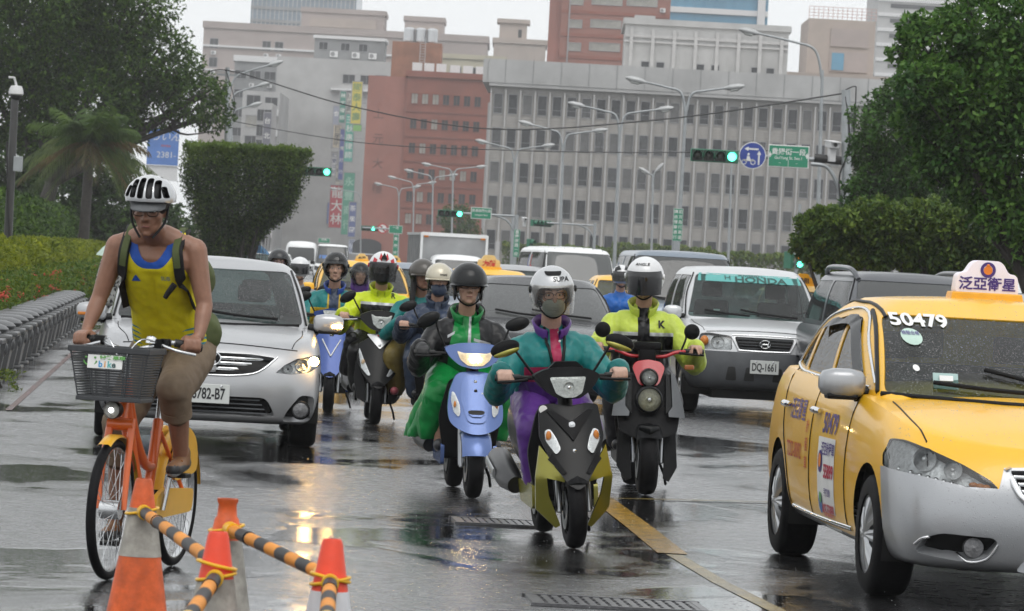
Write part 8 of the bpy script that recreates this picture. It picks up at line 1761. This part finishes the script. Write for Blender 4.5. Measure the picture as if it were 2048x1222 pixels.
 for s in (-1,1):
  ah=[(cx+s*x,z)for x,z in ((.30,1.40),(.175,1.40),(.150,1.46),(.146,1.72),(.30,1.72))][::s];f=stamp(bmv,ah,'y');bmesh.ops.delete(bmv,geom=f,context='FACES')
  for q in range(5):
   for f in stamp(bmv,[(cx+s*.10,1.05+q*.024),(cx+s*.20,1.07+q*.026),(cx+s*.20,1.082+q*.026),(cx+s*.12,1.062+q*.024)][::s],'y',lambda c,n:n.y<.5):f.material_index=2
 bmesh.ops.delete(bmv,geom=[f for f in bmv.faces if f.calc_center_median().z<1.055 or f.calc_center_median().z>1.62],context='FACES')
 o=bm_obj(bmv,'vest',[JYEL,JBLU,mat('vest_teal_print',(.03,.22,.30),.6)],t,180);bmv.free();vb=bvh_of([o])
 decal_poly(vb,[(-.022,-.012),(.022,-.012),(.004,.018),(-.006,.010)],'chest_mark',JBLU,t,(cx-.075,-1,1.39),UXf,UZf,DFf,.004);decal_text(vb,'SUB',.026,'chest_print',mat('vest_grey_print',(.20,.24,.20),.6),t,(cx+.07,-1,1.395),UXf,UZf,DFf,.02,.004)
 face_bits(T,t);spec_glasses(T,t,mat('brown_black_frame',(.03,.015,.01),.3))
 hr=MB();hr.ell((0,.03,.035),(.083,.092,.080),20,12,T);blob('hair',hr,HAIR,t,.010,1,cut=lambda c:(T.inverted()@c).y<-.035 and (T.inverted()@c).z<.075)
 h=bpy.data.objects.new('helmet',None);COL.objects.link(h);h.parent=t;bm=bmesh.new();N,K=48,22;cz=Vector((0,.005,.060));R=(.118,.150,.105);rows=[]
 for j in range(K+1):
  th=PI*.56*j/K;rows.append([bm.verts.new((R[0]*math.sin(th)*math.cos(2*PI*i/N),cz.y+R[1]*math.sin(th)*math.sin(2*PI*i/N),cz.z+R[2]*math.cos(th)))for i in range(N)])
 for j in range(1,K):
  for i in range(N):bm.faces.new((rows[j][i],rows[j+1][i],rows[j+1][(i+1)%N],rows[j][(i+1)%N]))
 tp=bm.verts.new((0,cz.y,cz.z+R[2]))
 for i in range(N):bm.faces.new((tp,rows[1][i],rows[1][(i+1)%N]))
 for v in rows[0]:bm.verts.remove(v)
 bmesh.ops.recalc_face_normals(bm,faces=bm.faces);bm.normal_update();bmesh.ops.transform(bm,matrix=Matrix.Identity(4),verts=bm.verts)
 HV=mat('vent_dark',(.008,.008,.009),.6);outs=[]
 for (x,w,a,b_)in ((-.090,.012,.062,.116),(-.058,.0155,.060,.144),(-.020,.0155,.058,.152),(.020,.0155,.058,.152),(.058,.0155,.060,.144),(.090,.012,.062,.116)):
  pl=rpoly([(x*1.06-w,a),(x*1.06+w,a),(x*.86+w*.9,b_),(x*.86-w*.9,b_)],.012);f=stamp(bm,pl,'y',lambda q,n:q.y<.02);outs.append(extract(bm,f,'vent',HV,h,.022,.022,rimmat=True))
 for (x,w)in ((-.055,.012),(-.018,.011),(.018,.011),(.055,.012)):
  pl=rpoly([(x-w,-.01),(x+w,-.01),(x+w,.09),(x-w,.09)],.012);f=stamp(bm,pl,'z',lambda q,n:n.z>.55);outs.append(extract(bm,f,'vent',HV,h,.022,.022,rimmat=True))
 pl=rpoly([(-.108,.010),(.108,.010),(.10,.044),(-.10,.044)],.012);f=stamp(bm,pl,'y',lambda q,n:q.y<-.02);outs.append(extract(bm,f,'front_slot',HV,h,.02,.02))
 o=bm_obj(bm,'shell',[HSIL,BLK],h,45);bm.free()
 for q in [o]+[x for x in outs if x]:q.data.transform(T@Matrix.Rotation(-.10,4,'X'))
 MB().ell((0,.012,.050),(.096,.118,.092),22,12,T).build('lining',HV,h,60)
 V2=[]
 for a in frange(PI+.35,2*PI-.35,15):V2+=[T@Vector((.092*math.cos(a),.015+.110*math.sin(a),.060)),T@Vector((.088*math.cos(a),.015+.185*math.sin(a),.020))]
 mb=MB().add(V2,[(2*i,2*i+1,2*i+3,2*i+2)for i in range(14)]);mb.add([v+Vector((0,0,-.004))for v in V2],[(2*i,2*i+2,2*i+3,2*i+1)for i in range(14)]);mb.build('cap_brim',mat('grey_cap_brim',(.10,.105,.11),.6),h,60)
 for s in (-1,1):MB().tube([T@Vector((s*.088,.0,.03)),T@Vector((s*.078,-.03,-.05)),T@Vector((s*.03,-.075,-.118))],.006,6,sm=4).build('chin_strap',KBAG,h,60)
 bp=thing('backpack','olive and black backpack worn by the cyclist','backpack',LB,RB_);bb=bvh_of([c for c in t.children if c.name.startswith(('vest','body'))])
 for s in (-1,1):
  P=[]
  for (x,y,z,dd)in ((.118,.62,2.2,'d'),(.122,.52,2.2,'d'),(.125,.46,2.2,'d'),(.124,-1,1.535,'f'),(.128,-1,1.48,'f'),(.134,-1,1.40,'f'),(.142,-1,1.32,'f'),(.150,-1,1.25,'f')):
   q=proj_pt(bb,(cx+s*x,y,z),(0,0,-1)if dd=='d' else (0,1,0),.012);
   if q is not None:P.append(q)
  for nm,m_,w0,off in (('strap',KBAG,.040,0),('strap_pad',GBAG,.026,.008)):
   Vv=[];PP=spline(P,24);PP=PP if nm=='strap' else PP[:16]
   for i,q in enumerate(PP):
    tg=(PP[min(i+1,len(PP)-1)]-PP[max(i-1,0)]).normalized();nr=Vector((0,-.7,.7));sd_=tg.cross(nr).normalized();nr=sd_.cross(tg).normalized()
    if nr.y>0 and nr.z<.5:nr=-nr
    for a_,b_ in ((-1,0),(-.9,.012),(.9,.012),(1,0)):Vv.append(q+sd_*w0*.5*a_*1.3+nr*(b_+off)-Vector((s*(.006 if nm=='strap_pad' else 0),0,0)))
   k_=len(PP);MB().add(Vv,[(i*4+j,i*4+j+1,(i+1)*4+j+1,(i+1)*4+j)for i in range(k_-1)for j in range(3)]).build(nm,m_,bp,60)
 MB().tube([Vector((cx+.13,.33,1.37)),Vector((cx+.10,.335,1.33)),Vector((cx+.085,.34,1.305))],[.016,.014,.012],8).build('loose_strap',KBAG,bp,60)
 bg_=MB();capsule(bg_,(cx-.09,.74,1.40),.12,(cx+.09,.74,1.40),.12);capsule(bg_,(cx-.09,.86,1.14),.13,(cx+.09,.86,1.14),.13);capsule(bg_,(cx,.72,1.42),.14,(cx,.88,1.14),.15);blob('pack',bg_,GBAG,bp,.015,3,.008,9,4)
cyclist()
# ------ pedestrians and umbrellas
def umbrella(label,loc,r,m,tilt=(0,0),hgt=.5):
 t=thing('umbrella',label,'umbrella',loc);t.rotation_euler=(tilt[0],tilt[1],0);mb=MB();n=8;V=[];rg=5
 for i in range(n*4):
  a=2*PI*i/(n*4);sc=1-.06*(1-abs(math.cos(a*n/2)))
  for j in range(1,rg+1):f=j/rg;V.append((r*f*math.cos(a)*sc,r*f*math.sin(a)*sc,.30*r*2*(1-f**1.8)*.9-(.02 if j==rg else 0)))
 V.append((0,0,.30*r*1.8));k=n*4;F_=[(i*rg+j,((i+1)%k)*rg+j,((i+1)%k)*rg+j+1,i*rg+j+1)for i in range(k)for j in range(rg-1)]+[(len(V)-1,i*rg,((i+1)%k)*rg)for i in range(k)]
 mb.add(V,F_);mb.build('canopy',m,t,60)
 for i in range(n):a=2*PI*i/n;MB().tube([(0,0,.27*r*1.8),(r*.55*math.cos(a),r*.55*math.sin(a),.30*r*1.15),(r*.98*math.cos(a),r*.98*math.sin(a),.0)],.004,4,sm=3).build('rib',BSIL,t,0)
 MB().tube([(0,0,-.55),(0,0,.30*r*2)],.008,6).build('shaft',BSIL,t,60);MB().tube([(0,0,-.55),(0,0,-.66)],.015,8).build('handle',BLK,t,60);return t
CAMO=mat('black_white_print_cloth',(.40,.40,.38),.6)
def camo_mat():
 n=CAMO.node_tree.nodes;L=CAMO.node_tree.links;b=n['Principled BSDF'];tc=n.new('ShaderNodeTexCoord');v=n.new('ShaderNodeTexNoise');v.inputs['Scale'].default_value=22;v.inputs['Detail'].default_value=3;L.new(tc.outputs['Object'],v.inputs['Vector'])
 cr=n.new('ShaderNodeValToRGB');cr.color_ramp.interpolation='CONSTANT';cr.color_ramp.elements[0].color=(.03,.03,.03,1);cr.color_ramp.elements[1].position=.5;cr.color_ramp.elements[1].color=(.55,.55,.52,1);L.new(v.outputs[0],cr.inputs[0]);L.new(cr.outputs[0],b.inputs['Base Color'])
camo_mat()
def walker(label,px,k,zt,coat,legm,skin=SKIN,step=.12,arm_up=True):
 loc=at_k(px,k);t=thing('person',label,'person',loc,ROADRZ);hc=Vector((0,0,zt-.11));B=MB();C=MB();Lg=MB();head_geo(B,hc,None,neckto=(0,.02,zt-.30));zs=zt-.32
 capsule(B,(0,.02,.90),.12,(0,.02,zs-.10),.12)
 for s in (-1,1):
  sh=Vector((s*.17,.02,zs-.04));el=Vector((s*.24,-.02,zs-.30));ha=Vector((s*.20,-.22,zs-.32))if (arm_up and s>0)else Vector((s*.25,-.05,zs-.55));capsule(B,sh,.05,el,.04);capsule(B,el,.04,ha,.028);fist(B,ha+Vector((0,-.03,0)),s,Vector((0,0,1)),ha,Vector((1,0,0)));capsule(C,sh,.075,el,.065);capsule(C,el,.065,el.lerp(ha,.9),.05)
  kn=Vector((s*.09,-s*step*.6,.48));an=Vector((s*.09,-s*step*1.3+.05,.09));capsule(B,(s*.09,.02,.88),.08,kn,.055);capsule(B,kn,.055,an,.038);capsule(B,an+Vector((0,.03,-.05)),.035,an+Vector((0,-.15,-.055)),.03);capsule(Lg,(s*.09,.02,.88),.11,kn,.085);capsule(Lg,kn,.085,an+Vector((0,0,.06)),.07);q=MB();capsule(q,an+Vector((0,.04,-.045)),.042,an+Vector((0,-.16,-.05)),.036);blob('shoe',q,BLKC,t,.012,2)
  capsule(C,(s*.07,.03,.72),.15,(s*.08,.02,zs-.10),.13)
 capsule(C,(-.13,.02,zs-.06),.075,(.13,.02,zs-.06),.075);blob('body',B,skin,t,.010,1);blob('coat',C,coat,t,.014,3,.008,10,px%7);blob('trousers',Lg,legm,t,.014,3,.006,10,2);face_bits(T=Matrix.Translation(hc),parent=t)
 hr=MB();hr.ell((0,.025,.03),(.084,.098,.092),20,12,Matrix.Translation(hc));blob('hair',hr,HAIR,t,.011,1,cut=lambda c:c.y<-.04 and c.z<hc.z+.06);return loc,zs,t
q,zs,t=walker('pedestrian in black and white printed clothes beside the planters',236,132,1.62,CAMO,CAMO)
umbrella('pale green umbrella held by the pedestrian behind the cyclist',q+Vector((.22,-.24,1.40)),.52,mat('pale_green_umbrella',(.45,.58,.50),.5),(0.05,-.05))
q,zs,t=walker('pedestrian under the blue umbrella behind the silver sedan',508,64,1.60,GREYC,DARKP)
umbrella('blue umbrella above the silver sedan roof',q+Vector((.0,-.2,1.50)),.52,mat('blue_umbrella',(.03,.20,.42),.5),(0,.08))
# ------ traffic cones and bars
CO1=mat('worn_orange_cone',(.62,.10,.015),.5,var=.3,vs=14,dirt=.7,bump=.3,bs=30);CO2=mat('bright_red_orange_cone',(.75,.06,.02),.45,var=.15,dirt=.35,bump=.2,bs=30);CW1=mat('dirty_white_sleeve',(.36,.34,.30),.6,var=.3,vs=18,dirt=.8,bump=.2);CW2=mat('clean_white_band',(.60,.60,.62),.4,var=.1,dirt=.15)
def cone(label,px,py,k,bands,neck=False,h=.70):
 d_=FPX/k;tp=A(px,py,d_);t=thing('traffic_cone',label,'traffic cone',(tp.x,d_,0),random.uniform(0,1),'traffic cones with bars');sc=tp.z/h
 R=lambda z:.030+(h-z)*.165
 MB().box((0,0,.018),(.40,.40,.036)).build('base',BLK if neck else bands[-1][1],t,0,bevel=.012)
 zt=h
 for i,(z0,m)in enumerate(bands):
  prof=[(R(z0)+(.002*(i%2)),z0*sc),(R(zt)+(.002*(i%2)),zt*sc)]
  if i==0:
   prof=[(R(z0),z0*sc)]+([(R(zt-.07),(zt-.07)*sc),(.034,(zt-.06)*sc),(.031,(zt-.02)*sc),(.036,(zt-.01)*sc),(.036,zt*sc),(.026,zt*sc),(.024,(zt-.1)*sc)]if neck else [(R(zt-.012),(zt-.012)*sc),(R(zt)-.003,zt*sc),(.022,zt*sc),(.020,(zt-.1)*sc)])
  else:prof=prof+[(R(zt)-.004,zt*sc)]
  MB().lathe(prof,32).build('band' if i else 'tip',m,t,40);zt=z0
 return t
cone('worn orange cone with a scuffed white sleeve, nearest the bicycle wheel',288,957,552,((.595,CO1),(.42,CW1),(.036,CO1)))
cone('narrow necked old cone behind the short red topped one',456,997,587,((.56,CO1),(.18,CW1),(.036,CO1)),True)
cone('red topped cone with dirty white body at bottom centre left',437,1063,666,((.56,CO2),(.22,CW1),(.036,CO1)))
cone('clean red and white cone at bottom centre',665,1078,669,((.545,CO2),(.41,CW2),(.22,CO2),(.036,CW2)))
BARK_=mat('bar_black',(.010,.010,.011),.5,var=.2,spec=.25);BARY=mat('bar_yellow',(.70,.25,.008),.5,var=.15,spec=.2,dirt=.25);HOOK=mat('hook_yellow',(.75,.42,.01),.35,var=.08)
def bar(label,p0,p1,c0,c1,n,flip=0):
 p0,p1=Vector(p0),Vector(p1);t=thing('cone_bar',label,'barrier bar',p0,0,'striped bars between the cones');v=p1-p0;L_=v.length;d_=v/L_
 e0,e1=.045,L_-.045;x=e0;i=0;w=(e1-e0)/n
 for i in range(n):MB().tube([d_*(e0+w*i),d_*(e0+w*(i+1))],.0215,14).build('stripe',BARY if (i+flip)%2 else BARK_,t,40)
 MB().tube([d_*(L_*.22),d_*(L_*.22+.012)],.0245,14).build('joint_ring',BARK_,t,40)
 for a,s,c in ((Vector((0,0,0)),1,c0),(v,-1,c1)):
  MB().tube([a+d_*s*.005,a+d_*s*.085],.0265,14).build('socket',HOOK,t,40)
  if c is not None:
   c=Vector(c)-p0;cc=Vector((c.x,c.y,a.z));out=(a-cc);out.z=0;rr=.058;a0=math.atan2(out.y,out.x);pts=[cc+Vector((rr*math.cos(a0+q),rr*math.sin(a0+q),.012*math.sin(q)))for q in frange(.35,2*PI-.35,22)]
   MB().tube([a+d_*s*.01]+pts+[a+d_*s*.01],.0055,7).build('loop',HOOK,t,60)
 return t
def cpos(px,py,k):d_=FPX/k;p=A(px,py,d_);return Vector((p.x,d_,0))
C1,C2,C3,C4=cpos(288,957,552),cpos(456,997,587),cpos(437,1063,666),cpos(665,1078,669)
def edge(c,o,z,r=.055):v=(Vector(o)-Vector(c));v.z=0;v.normalize();return Vector((c.x,c.y,z))+v*r
bar('striped bar from the worn cone to the red topped cone',edge(C1,C3,.585),edge(C3,C1,.60),C1,C3,9)
bar('striped bar from the narrow necked cone to the clean cone',edge(C2,C4,.60),edge(C4,C2,.585),C2,C4,9,1)
E1=Vector(A(372,1245,FPX/775));E2=Vector(A(653,1245,FPX/775))
bar('black bar leading down from the red topped cone',edge(C3,E1,.565),E1,C3,None,5,0);bar('striped bar leading down from the clean cone',edge(C4,E2,.575),E2,C4,None,5,0)
bpy.data.scenes.remove(TMPS)
for _p in PROTOS:
 bpy.data.objects.remove(_p)
HAZE=bpy.data.materials.new('haze_air');HAZE.use_nodes=True;hn=HAZE.node_tree.nodes;hn.clear()
ho=hn.new('ShaderNodeOutputMaterial');hv=hn.new('ShaderNodeVolumePrincipled');hv.inputs['Color'].default_value=(.985,.99,.995,1);hv.inputs['Density'].default_value=0.00030;hv.inputs['Anisotropy'].default_value=.2
HAZE.node_tree.links.new(hv.outputs[0],ho.inputs['Volume'])
hb=MB();hb.box((0,650,94),(1060,1400,190));hz=hb.build('haze',HAZE,smooth=0);tag(hz,'grey rain haze filling the whole avenue',kind='stuff')
rg=np.random.default_rng(5);n_=2200;yy=13+42*rg.uniform(0,1,n_)**1.6;xx=rg.uniform(-.135,.135,n_)*yy;zz=np.abs(rg.normal(0,.018,n_))+.004;rr=rg.uniform(.001,.0026,n_)
oc=np.array([(1,0,0),(-1,0,0),(0,1,0),(0,-1,0),(0,0,1.3),(0,0,-1.3)]);of=np.array([(0,2,4),(2,1,4),(1,3,4),(3,0,4),(2,0,5),(1,2,5),(3,1,5),(0,3,5)])
Vd=(np.stack([xx,yy,zz],1)[:,None,:]+oc[None]*rr[:,None,None]).reshape(-1,3);Fd=(of[None]+6*np.arange(n_)[:,None,None]).reshape(-1,3)
tag(np_obj('rain_splash',Vd,Fd,mat('splash_water',(.45,.46,.47),.1,spec=.8,var=.02),None,60),'tiny beads of rain bouncing off the wet road',kind='stuff')
